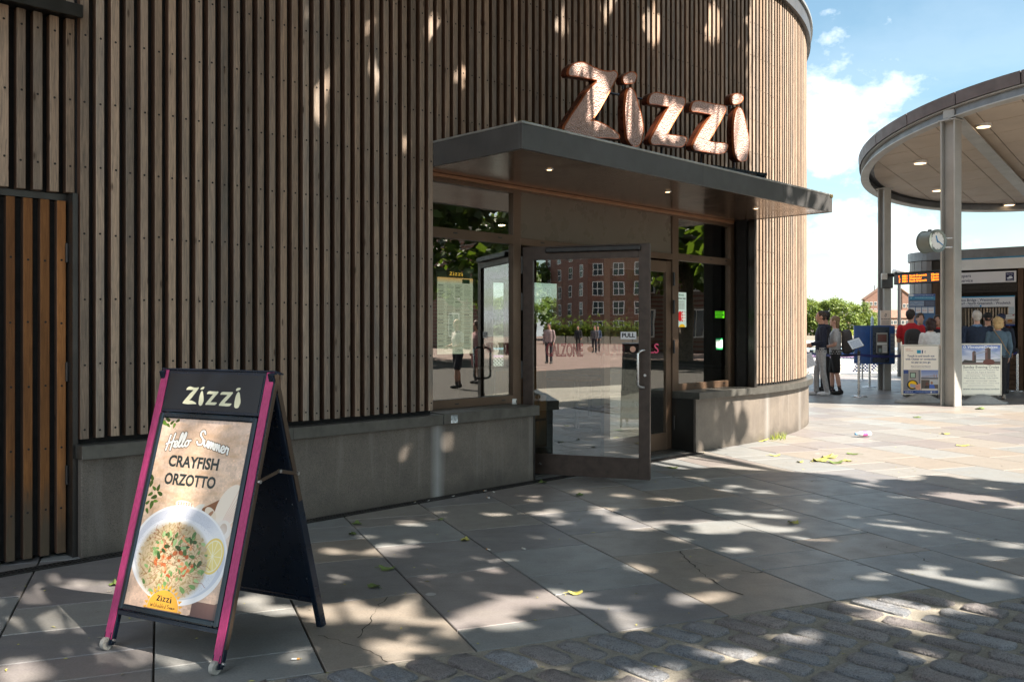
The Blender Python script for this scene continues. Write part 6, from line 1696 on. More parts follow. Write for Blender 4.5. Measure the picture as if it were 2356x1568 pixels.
for i, (xa_, xb_) in enumerate(((1955, 1972), (1974, 1984))):
    q = MB(); Y = 346; vs_r = random.Random(i)
    for k in range(420):
        p_ = Vector((vs_r.uniform(bx(xa_, Y), bx(xb_, Y)), Y + vs_r.uniform(-1, 1), vs_r.uniform(-.5, 1.5 - .3 * i))); a = Vector((vs_r.gauss(0, 1), vs_r.gauss(0, 1), vs_r.gauss(0, 1))).normalized() * .3; b = a.orthogonal().normalized() * .25; q.add([p_ - a, p_ - b, p_ + a, p_ + b], [(0, 1, 2, 3)])
    tag(q.build('clipped_hedge', M['grass']), ['bright yellow-green clipped hedge on the far bank, the wider one', 'bright yellow-green clipped hedge on the far bank, the narrower one'][i], 'hedge', 'hedges on the far bank')
# pontoon roofs and moored boat
def hull(label, px0, px1, Y, zt_, zb2, mat2):
    x0_, x1_ = bx(px0, Y), bx(px1, Y); t = thing('moored_boat', label, 'boat', ((x0_ + x1_) / 2, Y, -2.7))
    q = MB(); q.prism([Vector((x0_, Y, -2.9)), Vector((x1_ - 1.5, Y, -2.9)), Vector((x1_, Y, zb2 - .7)), Vector((x0_, Y, zb2 - .7))], (0, 3.2, 0)); q.build('hull', mat2, t, bevel=.05)
    q = MB(); q.box(x0_ + .6, x1_ - 2.2, Y + .3, Y + 2.9, zb2 - .7, zb2 - .05); q.build('cabin', M['winpane'], t, bevel=.05)
    q = MB(); q.box(x0_ + .3, x1_ - 1.8, Y + .1, Y + 3.1, zb2 - .05, zt_); q.build('cabin_roof', M['white'], t, bevel=.05)
hull('long white river boat moored beyond the railing', 1780, 1975, 46, Z_(784, 46), Z_(796, 46), M['white'])
hull('small dark-hulled boat moored further out on the river', 1900, 2040, 90, Z_(790, 90), Z_(795, 90), M['bluedark'])
# railings along the quay
def railing(xa_, xb_, label):
    Y = 28.9; t = thing('quay_railing', label, 'railing', ((xa_ + xb_) / 2, Y, 0), group=None)
    x = xa_
    while x < xb_ + .01:
        q = MB(); q.box(x - .035, x + .035, Y - .03, Y + .03, 0, .82); q.build('post', M['white'], t); x += 1.0
    q = MB(); q.box(xa_, xb_, Y - .03, Y + .03, .80, .86); q.build('top_rail', plain('pale_blue_rail', (.45, .62, .75), .4), t)
    q = MB(); q.box(xa_, xb_, Y - .035, Y + .035, .56, .62); q.build('mid_rail', plain('lilac_rail', (.50, .35, .60), .4), t)
    q = MB(); q.box(xa_, xb_, Y - .03, Y + .03, .04, .08); q.build('bottom_rail', M['white'], t)
    q = MB(); x = xa_
    while x < xb_:
        for s_ in (-1, 1): q.tube([(x + (.24 if s_ < 0 else -.24), Y + .01 * s_, .08), (x - (.24 if s_ < 0 else -.24), Y + .01 * s_, .56)], .009, 4, caps=False)
        x += .11
    q.build('mesh_wires', M['white'], t, stuff=True)
railing(8.6, 12.6, 'white mesh quay railing with lilac rail between the queue and the ticket machine')
railing(13.0, 22.0, 'white mesh quay railing behind the ticket kiosk')
railing(-4.0, 8.2, 'white mesh quay railing behind the restaurant')
sl_ = thing('street_lamp', 'slim quayside lamp post with a white globe beside the departure board', 'street lamp', (X_(2069, 27.5), 27.5, 0))
q = MB(); q.cyl((X_(2069, 27.5), 27.5, 0), (X_(2069, 27.5), 27.5, Z_(634, 27.5)), .06, .045, 10); q.build('post', M['grey_metal'], sl_)
q = MB(); q.blob((X_(2071, 27.5), 27.5, Z_(624, 27.5)), (.24, .24, .15)); q.build('globe', M['white'], sl_)

# ------------------------------------------------------------------ people
SKIN = plain('skin', (.50, .27, .19), .5, 0, .06); SKIN2 = plain('pale_skin', (.58, .34, .26), .5, 0, .06)
_cloth = {}
def cloth(c, rough=.85):
    k = tuple(round(x, 3) for x in c)
    if k not in _cloth: _cloth[k] = plain('cloth_%d' % len(_cloth), c, rough, 0, .16, 18, .5, 90)
    return _cloth[k]
def loft(mb, rings, m, n=18):                          # rings: (centre, rx, ry, optional yaw)
    vs = []
    for c, rx, ry in rings:
        for i in range(n):
            t = 2 * math.pi * i / n; ct, st_ = math.cos(t), math.sin(t)
            vs.append(Vector(c) + Vector((math.copysign(abs(ct) ** .85, ct) * rx, math.copysign(abs(st_) ** .85, st_) * ry, 0)))
    k = len(rings)
    mb.add(vs, [(j * n + i, j * n + (i + 1) % n, (j + 1) * n + (i + 1) % n, (j + 1) * n + i) for j in range(k - 1) for i in range(n)] + [tuple(range(n))[::-1], tuple(range((k - 1) * n, k * n))], m, True)
def limb(mb, pts, rs, m):
    P, Q = [], []
    for i in range(len(pts) - 1):
        for j in range(5):
            t = j / 5; P.append(Vector(pts[i]).lerp(Vector(pts[i + 1]), t)); Q.append(rs[i] * (1 - t) + rs[i + 1] * t)
    P.append(Vector(pts[-1])); Q.append(rs[-1])
    mb.tube(P, Q, 12, m)
    for p_, r_ in ((pts[0], rs[0]), (pts[-1], rs[-1])): mb.blob(p_, (r_, r_, r_), 1, 12, 8, m)
def person(label, loc, face, h=1.76, top=(.05, .05, .08), bottom=(.03, .03, .03), shoe=(.05, .05, .05), arms='down', sleeve='long', legs='long', hair=(.03, .02, .015), hairstyle='short', skin=SKIN, build=1.0, lean=0.0, stride=.0, head_yaw=0.0, female=False, sock=None, collar=None):
    """local frame: +Y is where the person faces, x to the person's right; face = world direction"""
    s = h / 1.76; fz = math.atan2(face[1], face[0]) - math.pi / 2
    t = thing('person', label, 'person', loc, fz)
    T = MB(); mats = [cloth(top), cloth(bottom), skin, cloth(shoe), cloth(sock or shoe), cloth(collar or top)]
    TOPM, BOT, SK, SH, SO, CO = range(6)
    def V(x, y, z): return Vector((x * s, y * s, z * s)) + Vector((0, lean * z * s * .12, 0))
    sw = (.185 if not female else .165) * build; hw_ = .095
    # legs
    for sd in (-1, 1):
        yy = stride * sd * .12; an_ = V(sd * .095, yy - .02, .075); kn_ = V(sd * .10, yy * .6 + .02, .49); hp = V(sd * hw_, 0, .90)
        lr = (.088 * build, .062 * build, .05) if legs == 'long' else (.085 * build, .056, .042)
        if legs == 'long': limb(T, [hp, kn_, an_ + V(0, 0, .02)], [lr[0] * s, lr[1] * s, .056 * s], BOT)
        else:
            kk = hp.lerp(kn_, .85); limb(T, [hp, kk], [.095 * build * s, .088 * s], BOT); limb(T, [kn_.lerp(hp, .3), kn_, kn_.lerp(an_, .35), an_], [.060 * s, .050 * s, .054 * s, .034 * s], SK)
            limb(T, [an_.lerp(kn_, .22), an_], [.042 * s, .038 * s], SO)
        T.blob(V(sd * .105, yy + .045, .042), (.048 * s, .135 * s, .045 * s), .8, 14, 8, SH); T.blob(V(sd * .105, yy - .03, .065), (.042 * s, .06 * s, .06 * s), .9, 12, 8, SH)
    # torso
    bel = .0 if not female else -.012
    T_ = [(V(0, 0, .86), .155 * build * s, .105 * build * s, BOT), (V(0, 0, .93), .165 * build * s, .112 * build * s, BOT)]
    loft(T, [(V(0, 0, .84), .14 * build * s, .095 * s), (V(0, 0, .90), .165 * build * s, .115 * build * s), (V(0, 0, .97), .158 * build * s, .108 * build * s)], BOT)
    hem = .90 if sleeve != 'tucked' else .97
    loft(T, [(V(0, 0, hem), .168 * build * s, .118 * build * s), (V(0, .005, 1.02), (.158 + bel) * build * s, .112 * build * s), (V(0, .01, 1.15), (.165 + bel) * build * s, .118 * build * s), (V(0, .005, 1.28), .182 * build * s, .122 * build * s), (V(0, -.005, 1.38), sw * .98 * s, .105 * build * s), (V(0, -.012, 1.44), sw * .78 * s, .082 * s), (V(0, -.012, 1.485), .078 * s, .062 * s)], TOPM)
    loft(T, [(V(0, -.01, 1.44), .062 * s, .058 * s), (V(0, .005, 1.50), .055 * s, .056 * s), (V(0, .015, 1.58), .056 * s, .060 * s)], SK)
    if collar: loft(T, [(V(0, -.01, 1.455), .088 * s, .078 * s), (V(0, -.005, 1.50), .072 * s, .070 * s)], CO)
    # arms
    for sd in (-1, 1):
        sh_ = V(sd * sw * 1.02, -.005, 1.40)
        if arms == 'down': el, hn = V(sd * (sw + .05), -.03, 1.12), V(sd * (sw + .035), .06, .875)
        elif arms == 'forward': el, hn = V(sd * (sw + .04), .03, 1.13), V(sd * .08, .27, 1.17)
        elif arms == 'crossed': el, hn = V(sd * (sw + .05), .02, 1.14), V(-sd * .06, .20, 1.16 + .04 * sd)
        else: el, hn = V(sd * (sw + .05), .0, 1.12), V(sd * (sw - .02), .22, 1.06)
        wr = el.lerp(hn, .80)
        if sleeve == 'long': limb(T, [sh_, el, wr], [.062 * build * s, .050 * build * s, .040 * s], TOPM)
        else: limb(T, [sh_, sh_.lerp(el, .62)], [.064 * build * s, .062 * build * s], TOPM); limb(T, [sh_.lerp(el, .4), el, wr], [.047 * s, .040 * s, .030 * s], SK)
        d_ = (hn - wr).normalized(); up_ = V(1, 0, 0) * 0 + Vector((0, 1, 0)) if abs(d_.y) < .7 else Vector((0, 0, -1)); sd3 = d_.cross(up_).normalized(); up_ = sd3.cross(d_).normalized()
        pc = wr + d_ * .055 * s; T.blob(pc, (.016 * s, .040 * s, .05 * s), .9, 10, 8, SK, (sd3, up_, d_))
        for k, (of, ln) in enumerate(((-.030, .060), (-.010, .074), (.010, .078), (.028, .068))):
            b0 = pc + up_ * of * s + d_ * .03 * s; b1 = b0 + d_ * ln * .55 * s; b2 = b1 + (d_ * .8 - sd3 * sd * .5).normalized() * ln * .5 * s; limb(T, [b0, b1, b2], [.0092 * s, .0088 * s, .0075 * s], SK)
        b0 = wr + d_ * .03 * s + up_ * .03 * s; limb(T, [b0, b0 + (d_ + up_ * .9).normalized() * .035 * s, b0 + (d_ * 1.2 + up_ * .6).normalized() * .07 * s], [.013 * s, .011 * s, .009 * s], SK)
    # head
    hy = Matrix.Rotation(head_yaw, 3, 'Z'); hc = V(0, .02, 1.645)
    hax = (hy @ Vector((1, 0, 0)), hy @ Vector((0, 1, 0)), Vector((0, 0, 1)))
    def hp_(x, y, z): return hc + hax[0] * x * s + hax[1] * y * s + hax[2] * z * s
    T.blob(hp_(0, -.008, .02), (.076 * s, .096 * s, .100 * s), .95, 18, 14, SK, hax); T.blob(hp_(0, .030, -.045), (.056 * s, .064 * s, .070 * s), .9, 14, 10, SK, hax)
    T.blob(hp_(0, .098, -.012), (.012 * s, .020 * s, .024 * s), 1, 8, 6, SK, hax); T.blob(hp_(0, .086, -.058), (.022 * s, .012 * s, .008 * s), 1, 8, 6, SK, hax); T.blob(hp_(0, .080, -.092), (.020 * s, .016 * s, .014 * s), 1, 8, 6, SK, hax)
    T.blob(hp_(0, .080, .028), (.050 * s, .014 * s, .010 * s), 1, 10, 6, SK, hax)
    for sd in (-1, 1): T.blob(hp_(sd * .078, -.008, -.005), (.012 * s, .022 * s, .032 * s), 1, 8, 8, SK, hax)
    # one continuous skin
    raw = bpy.data.objects.new('raw', T.mesh('raw', mats)); COL.objects.link(raw)
    md = raw.modifiers.new('r', 'REMESH'); md.mode = 'VOXEL'; md.voxel_size = .0105 * s; md.use_smooth_shade = True
    sm_ = raw.modifiers.new('s', 'SMOOTH'); sm_.iterations = 3; sm_.factor = .5
    dg = bpy.context.evaluated_depsgraph_get(); me = bpy.data.meshes.new_from_object(raw.evaluated_get(dg)); bpy.data.objects.remove(raw)
    fc_, fm_ = [], []
    for f, m_ in zip(T.f, T.m):
        c = Vector((0, 0, 0))
        for i in f: c += T.v[i]
        fc_.append(c / len(f)); fm_.append(m_)
        for i in f[:2]: fc_.append(T.v[i].lerp(c / len(f), .3)); fm_.append(m_)
    kd = kdtree.KDTree(len(fc_))
    for i, c in enumerate(fc_): kd.insert(c, i)
    kd.balance()
    me.materials.clear(); [me.materials.append(x) for x in mats]
    for f in me.polygons:
        f.material_index = fm_[kd.find(f.center)[1]]; f.use_smooth = True
    body = link(bpy.data.objects.new('body', me), t)
    for sd in (-1, 1):
        q = MB(); q.blob(hp_(sd * .031, .080, .008), (.011 * s, .009 * s, .0065 * s), 1, 8, 6, 0, hax); q.build('eye', M['white'], t, local=True)
        q = MB(); q.blob(hp_(sd * .031, .087, .008), (.005 * s, .004 * s, .005 * s), 1, 6, 4, 0, hax); q.build('iris', M['black'], t, local=True)
    hm = cloth(hair, .6)
    q = MB()
    if hairstyle in ('short', 'crop'):
        g_ = .008 if hairstyle == 'short' else .002
        q.blob(hp_(0, -.022, .038), ((.080 + g_) * s, (.094 + g_) * s, (.090 + g_) * s), .95, 18, 12, 0, hax, .10, 3); q.blob(hp_(0, -.05, .0), (.072 * s, .056 * s, .085 * s), .95, 14, 10, 0, hax, .08, 5)
    elif hairstyle == 'cap':
        q.blob(hp_(0, -.012, .055), (.086 * s, .106 * s, .080 * s), .9, 18, 12, 0, hax); q.blob(hp_(0, .10, .045), (.060 * s, .055 * s, .010 * s), .9, 14, 8, 0, hax)
    elif hairstyle == 'bob':
        q.blob(hp_(0, -.022, .025), (.100 * s, .108 * s, .108 * s), .95, 20, 14, 0, hax, .30, 9); q.blob(hp_(0, -.05, -.055), (.105 * s, .078 * s, .085 * s), .9, 18, 12, 0, hax, .35, 4)
    elif hairstyle == 'long':
        q.blob(hp_(0, -.022, .035), (.087 * s, .100 * s, .094 * s), .95, 18, 12, 0, hax, .1, 2); q.blob(hp_(0, -.062, -.06), (.078 * s, .045 * s, .15 * s), .9, 16, 12, 0, hax, .15, 6)
    ho = q.build('hair' if hairstyle != 'cap' else 'cap', hm, t, local=True)
    if hairstyle == 'cap':
        q = MB(); q.blob(hp_(0, -.045, .0), (.070 * s, .055 * s, .06 * s), .95, 14, 10, 0, hax); q.build('hair', cloth((.03, .02, .015), .7), t, local=True)
    return t
def local_pt(t, x, y, z):
    return Matrix.Translation(t.location) @ Matrix.Rotation(t.rotation_euler[2], 4, 'Z') @ Vector((x, y, z))
def backpack(pr, label, col, acc=None, s=1.0, z=1.17, w_=.15):
    t = thing('backpack', label, 'backpack', local_pt(pr, 0, -.24, z - .25), pr.rotation_euler[2])
    mt = cloth(col, .7); ac = cloth(acc or tuple(min(1, c * 1.6 + .01) for c in col), .6)
    q = MB(); q.blob((0, 0, .25), (w_ * s, .105 * s, .25 * s), .62, 22, 16, 0, AX, .04, 2); q.build('pack', mt, t, local=True)
    q = MB(); q.blob((0, -.10 * s, .15), (w_ * .78 * s, .05 * s, .12 * s), .62, 18, 12, 0); q.build('front_pocket', mt, t, local=True)
    for sd in (-1, 1):
        q = MB(); q.tube([(sd * .10, .06, .44), (sd * .10, .14, .50), (sd * .105, .28, .50), (sd * .115, .36, .36), (sd * .12, .34, .2), (sd * .12, .2, .08), (sd * .10, .07, .06)], .016, 6); q.build('strap', mt, t, local=True)
        q = MB(); q.tube([(sd * w_ * .7, -.105 * s, .03), (sd * w_ * .72, -.11 * s, .3), (sd * w_ * .4, -.07 * s, .47)], .006, 6); q.build('zip', ac, t, local=True)
    return t
def P_at(px, py): return G(px, py)
def P_Y(px, Y): return Vector(((px - CXP) / FP * Y, Y, 0))
man1 = person('man in navy hoodie and grey joggers queuing in profile, holding a paper sheet', P_at(1888, 909), (-.97, .25), 1.84, (.012, .016, .035), (.34, .34, .35), (.62, .64, .68), 'bend', hair=(.035, .022, .016), hairstyle='crop', stride=.8, head_yaw=-.0, lean=-.1, collar=(.012, .016, .035))
q = MB(); q.blob(local_pt(man1, 0, -.10, 1.49), (.12, .09, .06), .9, 16, 10, 0, (Vector((math.cos(man1.rotation_euler[2]), math.sin(man1.rotation_euler[2]), 0)), Vector((-math.sin(man1.rotation_euler[2]), math.cos(man1.rotation_euler[2]), 0)), AX[2]), .1, 1)
hd_ = q.build('hood', cloth((.012, .016, .035)), None); hd_.data.transform(man1.matrix_world.inverted() if False else (Matrix.Rotation(-man1.rotation_euler[2], 4, 'Z') @ Matrix.Translation(-man1.location))); hd_.parent = man1
person('dark-haired man in black trousers, mostly hidden behind the navy hoodie man', P_at(1900, 899.5), (-.95, .3), 1.86, (.02, .02, .025), (.012, .012, .014), (.015, .015, .015), hair=(.012, .01, .01), stride=.6)
w1 = person('woman in grey t-shirt and black shorts queuing with a large backpack', P_at(1922, 907), (-.93, .36), 1.74, (.40, .40, .41), (.012, .012, .013), (.012, .012, .012), 'bend', 'short', 'shorts', (.20, .13, .07), 'long', SKIN2, 1.12, stride=.7, sock=(.015, .018, .03))
backpack(w1, 'charcoal backpack with turquoise trim on the woman in grey', (.05, .045, .045), (.01, .28, .30), 1.08)
cv = Canvas(60, 84, (.88, .89, .92)); [cv.greek(8, 52, 10 + i * 9, 3, (.6, .62, .66), .7, i) for i in range(8)]
ps = Vector(man1.location); sheet_o = local_pt(man1, -.23, .20, .60); exs = Vector((.95, -.1, .35)).normalized(); eys = Vector((.18, .1, .97)); eys = (eys - exs * eys.dot(exs)).normalized()
tag(picture('paper_sheet', sheet_o + Vector((-.12, -.05, 0)), exs, eys, .21, .297, printmat('sheet_print', cv, .7), None, .001), 'white paper sheet held low by the man in the navy hoodie', 'paper')
m3 = person('man in red polo shirt with a black backpack facing the information board', P_Y(2096, 19.2), (.25, .97), 1.86, (.42, .012, .02), (.03, .03, .04), (.03, .03, .03), 'forward', 'short', hair=(.015, .012, .01), head_yaw=-.5, build=1.05, collar=(.42, .012, .02))
backpack(m3, 'black backpack worn by the man in the red polo shirt', (.018, .018, .019), None, 1.15)
person('bearded man in a dark waistcoat facing the camera beside the red shirt', P_Y(2117, 20.3), (-.45, -.9), 1.80, (.03, .035, .05), (.02, .02, .03), hair=(.06, .035, .02), arms='forward', skin=SKIN2, head_yaw=.3, collar=(.6, .6, .6))
w2 = person('woman with dark curly bob and white top seen from behind', P_Y(2141, 18.4), (.1, .99), 1.66, (.72, .72, .72), (.03, .03, .04), arms='forward', sleeve='short', hair=(.03, .012, .012), hairstyle='bob', female=True)
person('man in dark jacket with half-hidden face behind the woman in white', P_Y(2157, 20.2), (-.5, -.86), 1.76, (.015, .018, .03), (.02, .02, .03), hair=(.03, .02, .015), arms='down', collar=(.5, .03, .03))
person('grey-haired man in a navy jacket seen from behind at the ticket window', P_Y(2248, 18.6), (.35, .94), 1.82, (.014, .026, .055), (.03, .03, .04), hair=(.50, .47, .43), hairstyle='short', build=1.2, skin=SKIN2, collar=(.12, .22, .38))
person('man in a black cap and pale shirt between the grey and blonde heads', P_Y(2273, 19.6), (.3, .95), 1.80, (.55, .57, .60), (.03, .03, .04), hair=(.012, .012, .014), hairstyle='cap')
w3 = person('woman with short blonde hair and denim jacket seen from behind', P_Y(2296, 18.4), (.35, .94), 1.69, (.085, .14, .19), (.014, .014, .018), (.4, .35, .3), hair=(.55, .38, .18), hairstyle='bob', female=True, build=1.1, skin=SKIN2)
q = MB(); q.tube([local_pt(w3, -.10, -.07, 1.45), local_pt(w3, .02, -.155, 1.25), local_pt(w3, .14, -.15, 1.02), local_pt(w3, .21, -.05, .93)], .008, 6)
tag(q.build('shoulder_bag_strap', cloth((.35, .22, .10))), 'thin tan bag strap across the back of the denim jacket', 'bag strap')
person('man in a dark navy cap at the ticket window right of the blonde woman', P_Y(2304, 20.2), (.4, .9), 1.79, (.012, .018, .035), (.02, .02, .03), hair=(.012, .02, .06), hairstyle='cap')

# ------------------------------------------------------------------ what the glass reflects: the square behind the camera
Hd, ed = Vector((H0.x, H0.y)), Vector((exd.x, exd.y))
def mirror_door(px, D):
    v = Vector(((px - CXP) / FP * D, D)) - Hd; par = ed * v.dot(ed); r_ = Hd + par * 2 - v
    return Vector((r_.x, r_.y, 0))
A_, B_, C_ = mirror_door(1352, 128), mirror_door(1650, 122), mirror_door(1255, 150)
bb = thing('brick_block', 'long red-brown brick block with white sash windows across the square', 'building', (A_ + B_) / 2)
def facade(p0, p1, h_, nw, first):
    d_ = (p1 - p0); ln = d_.length; d_.normalize(); n_ = Vector((d_.y, -d_.x, 0))
    if n_.dot(-p0) < 0: n_ = -n_
    for i in range(nw):
        for j in range(5):
            c = p0 + d_ * (ln * (i + .5) / nw); z = 1.9 + j * 2.75; q = MB(); fx_ = (d_, n_, AX[2])
            q.box(-.8, .8, .0, .06, z - .95, z + .95, 0, c, fx_); f = q.build('window', M['white'], bb); q = MB()
            for (xa2, xb2) in ((-.7, -.05), (.05, .7)):
                for (za, zb3) in ((-.86, -.05), (.05, .86)): q.box(xa2, xb2, .061, .07, z + za, z + zb3, 0, c, fx_)
            q.build('pane', M['winpane'], f)
q = MB(); hB = 15.2; back = (A_.normalized() * 12); q.prism([A_, B_, B_ + back, A_ + back], (0, 0, hB)); q.build('wall', M['brick'], bb)
q = MB(); q.prism([A_ + Vector((0, 0, 0)), A_ + back, C_ + back, C_], (0, 0, hB)); q.build('wall', M['brick'], bb)
q = MB(); q.prism([p_ * 1.0 + Vector((0, 0, hB + .0)) for p_ in (A_ * .997, B_ * .997, B_ + back, A_ + back)], (0, 0, .5)); q.build('parapet', M['mortar'], bb)
facade(A_, B_, hB, 6, 0); facade(C_, A_, hB, 4, 0)
for k, px in enumerate((1250, 1300, 1350, 1400, 1450, 1500)):
    c = mirror_door(px, 98); pl = thing('planter_bed', ['planter bed of shrubs before the brick block, %s' % s_ for s_ in ('farthest left', 'second from the left', 'below the building corner', 'below the middle windows', 'below the right windows', 'farthest right')][k], 'planter', c, group='planter beds across the square')
    c2_ = mirror_door(px + 50, 98); d_ = (c2_ - c); ln = d_.length * .96; d_.normalize(); n_ = Vector((-d_.y, d_.x, 0)); q = MB(); q.box(0, ln, 0, 2, 0, .8, 0, c, (d_, n_, AX[2])); q.build('planter_wall', M['mortar'], pl)
    q = MB(); r2 = random.Random(k)
    for i in range(900):
        p_ = c + d_ * r2.uniform(0, ln) + n_ * r2.uniform(.1, 1.9) + Vector((0, 0, .8 + abs(r2.gauss(0, .55)) * (1 + .5 * math.sin(i * .01 + k)))); a = Vector((r2.gauss(0, .6), r2.gauss(0, .6), r2.gauss(0, 1))).normalized() * .28; b = a.orthogonal().normalized() * .12; q.add([p_ - a, p_ - b, p_ + a, p_ + b], [(0, 1, 2, 3)])
    q.build('shrubs', M['shrub'], pl)
for i, (px, D, lab, tp, bt) in enumerate(((1330, 62, 'person in dark clothes crossing the square, reflected left of the door sticker', (.02, .02, .025), (.02, .02, .02)), (1368, 55, 'person in grey top standing in the square, reflected in the door', (.12, .11, .12), (.02, .02, .03)), (1376, 58, 'person in blue top standing behind the grey one in the square', (.05, .08, .15), (.03, .03, .03)), (1262, 38, 'person in pale top seen in the door reflection near its left edge', (.4, .3, .3), (.05, .05, .06)))):
    person(lab, mirror_door(px, D), (.3, .9), 1.74, tp, bt)
def mirror_wall(px, D, v0=-6.18):
    X, Y = (px - CXP) / FP * D, D; u, v = (X + Y) / S2, (X - Y) / S2
    return UV(u, 2 * v0 - v, 0)
wA = person('woman in white blouse and dark shorts walking past, reflected in the left window', mirror_wall(1052, 22), (-.6, -.8), 1.68, (.62, .55, .52), (.03, .03, .04), legs='shorts', sleeve='short', hairstyle='long', hair=(.4, .28, .14), female=True, arms='bend', stride=1)
person('passer-by in a rose skirt, reflected in the right half of the left window', mirror_wall(1096, 24), (-.6, -.8), 1.66, (.45, .25, .25), (.35, .12, .12), legs='shorts', sleeve='short', hairstyle='bob', hair=(.1, .06, .04), female=True)
tr_ = thing('brick_terrace', 'long dark brick terrace closing the far right side of the square', 'building', UV(50, 20))
q = MB(); q.ubox(50, 60, 2, 60, 0, 9.5); q.build('wall', M['brick'], tr_)
q = MB(); q.ubox(49.7, 60.2, 1.8, 60.2, 9.5, 10.1); q.build('parapet', M['mortar'], tr_)
for i in range(14):
    for j in range(3):
        v_ = 4.5 + i * 4.0; z = 1.9 + j * 3.0; q = MB(); q.ubox(49.94, 50, v_ - .7, v_ + .7, z - .95, z + .95); f = q.build('window', M['white'], tr_); q = MB(); q.ubox(49.92, 49.939, v_ - .6, v_ - .04, z - .85, z + .85); q.ubox(49.92, 49.939, v_ + .04, v_ + .6, z - .85, z + .85); q.build('pane', M['winpane'], f)
# trees across the square, behind the camera
sq_kind = tree_meshes(12, 10, 5200, .30, 21, M['leaf'], .25)
for i, (px, D, lab) in enumerate(((1228, 150, 'tree at the left end of the brick block'), (1165, 110, 'tree in the square nearest the left door edge'))):
    c = mirror_door(px, D); put_tree(sq_kind, c.x, c.y, 0, 1.1, lab, 'trees across the square')
for i, (u_, v_) in enumerate(((31, 5), (36, 12), (33, 20), (27, 27), (44, 27))):
    c = UV(u_, v_); put_tree(sq_kind, c.x, c.y, 0, 1.15, ['tree far right of the square, nearest the pier', 'tree far right of the square, second from the pier', 'tree far right of the square, third from the pier', 'tree far right of the square, furthest from the river', 'tree far right of the square, behind the row'][i], 'trees across the square', i)

# ------------------------------------------------------------------ the plane trees overhead
def z2p(x, y): return (690.2 + .3662 * x, 1035.4 + .3662 * y)
PATCH = [(954,1200,45,8),(1139,1184,27,5),(961,1251,22,9),(873,1255,22,5),(1144,1288,28,8),(1141,1312,26,9),(994,1336,26,9),(800,1390,44,20),(905,1409,60,30),(1070,1420,66,22),(1166,1396,48,24),(1298,1376,64,22),(1386,1171,32,8),(1430,1190,36,8),(1477,1208,52,12),(1459,1431,34,10),(1470,1310,34,8),
 (1638,1208,66,17),(1797,1168,34,8),(1797,1183,56,9),(1797,1215,44,8),(1879,1151,26,6),(1985,1196,24,7),(2060,1204,38,9),(1985,1115,28,5),(2135,1224,34,8),(2154,1181,40,11),(2211,1143,86,10),(2135,1309,38,9),(2278,1281,36,8),(2324,1253,36,10),(1665,1174,30,6),(2346,1162,26,9),(1700,1118,30,4),(1600,1100,26,4),(2100,1100,40,5),(1760,1130,24,4),
 (78,1379,36,9),(209,1343,46,11),(29,1433,46,17),(146,1428,56,27),(243,1500,105,24),(380,1515,60,20),(632,1408,56,16),(560,1375,24,8),(90,1540,60,16),(120,1330,22,6),(40,1360,26,7),(300,1345,24,7),(760,1265,20,6),(770,1320,26,8),(700,1500,40,12),(870,1490,44,12),(1010,1180,20,4),(1230,1150,22,4),(1330,1130,24,4),(1290,1200,24,5),(1430,1140,26,5),(1530,1150,24,5),(860,1235,18,4),(1690,1262,36,7),(1560,1240,26,6),(1880,1240,28,6),(2010,1330,34,8),(2220,1400,40,10),(1850,1470,50,12),(1700,1510,60,16),(1560,1535,56,14),(2080,1440,50,10),(1960,1390,34,8),(2250,1340,50,10)]
WPATCH = [(743,250,11,62),(757,175,9,36),(862,165,13,60),(850,60,10,30),(159,77,9,14),(195,154,9,22),(163,170,8,20),(213,260,8,14),(729,250,9,56),(705,30,12,30),(1000,60,14,40),(1180,300,10,40),(1060,170,10,40),(925,330,10,40),(1020,1020,14,28),(1045,1050,12,18),(930,1050,8,16),(640,100,8,24),(560,330,7,22),(480,520,7,26),(1290,60,14,40),(1500,60,14,50),(1400,20,12,30),(960,420,8,26),(1640,60,10,50)]
LPATCH = [(1345,165,50,22),(1380,235,40,45),(1375,300,55,16),(1450,270,26,75),(1448,182,20,14),(1535,280,52,62),(1632,300,55,66),(1700,285,32,95)]
DPATCH = [(-5.12, [(1445, 772, 30, 24), (1470, 850, 16, 30)])]
gp = []
for x, y, rx, ry in PATCH:
    c = G(x, y); a = G(x + rx, y); b = G(x, y + ry); gp.append((c.x, c.y, abs(a.x - c.x) + .05, abs(b.y - c.y) + .07))
hor = Vector((SUN.x, SUN.y, 0)).normalized()
def hit(p):
    """where the ray from the sun through p lands: ('g', point) or ('w', point)"""
    tg = p.z / SUN.z; g = p - SUN * tg
    v = (g.x - g.y) / S2
    if v < -5.86:
        vp = (p.x - p.y) / S2; vs_ = (SUN.x - SUN.y) / S2; tw = (vp + 5.86) / vs_; wpt = p - SUN * tw
        if wpt.z > 0: return 'w', wpt
    return 'g', g
def proj(p): return CXP + FP * p.x / p.y, HYP - FP * (p.z - EYE) / p.y
r3 = random.Random(77)
trunks = [(5.2, -3.4), (9.6, -2.2), (8.2, 2.3), (0.6, -6.6), (3.4, 0.6)]
trunks = [(5.2, -3.2), (9.8, -2.0), (8.9, 2.6), (0.4, -6.4)]
crowns = [MB() for _ in trunks]; cent = [[] for _ in trunks]
NL = 42000; made = 0; tries = 0
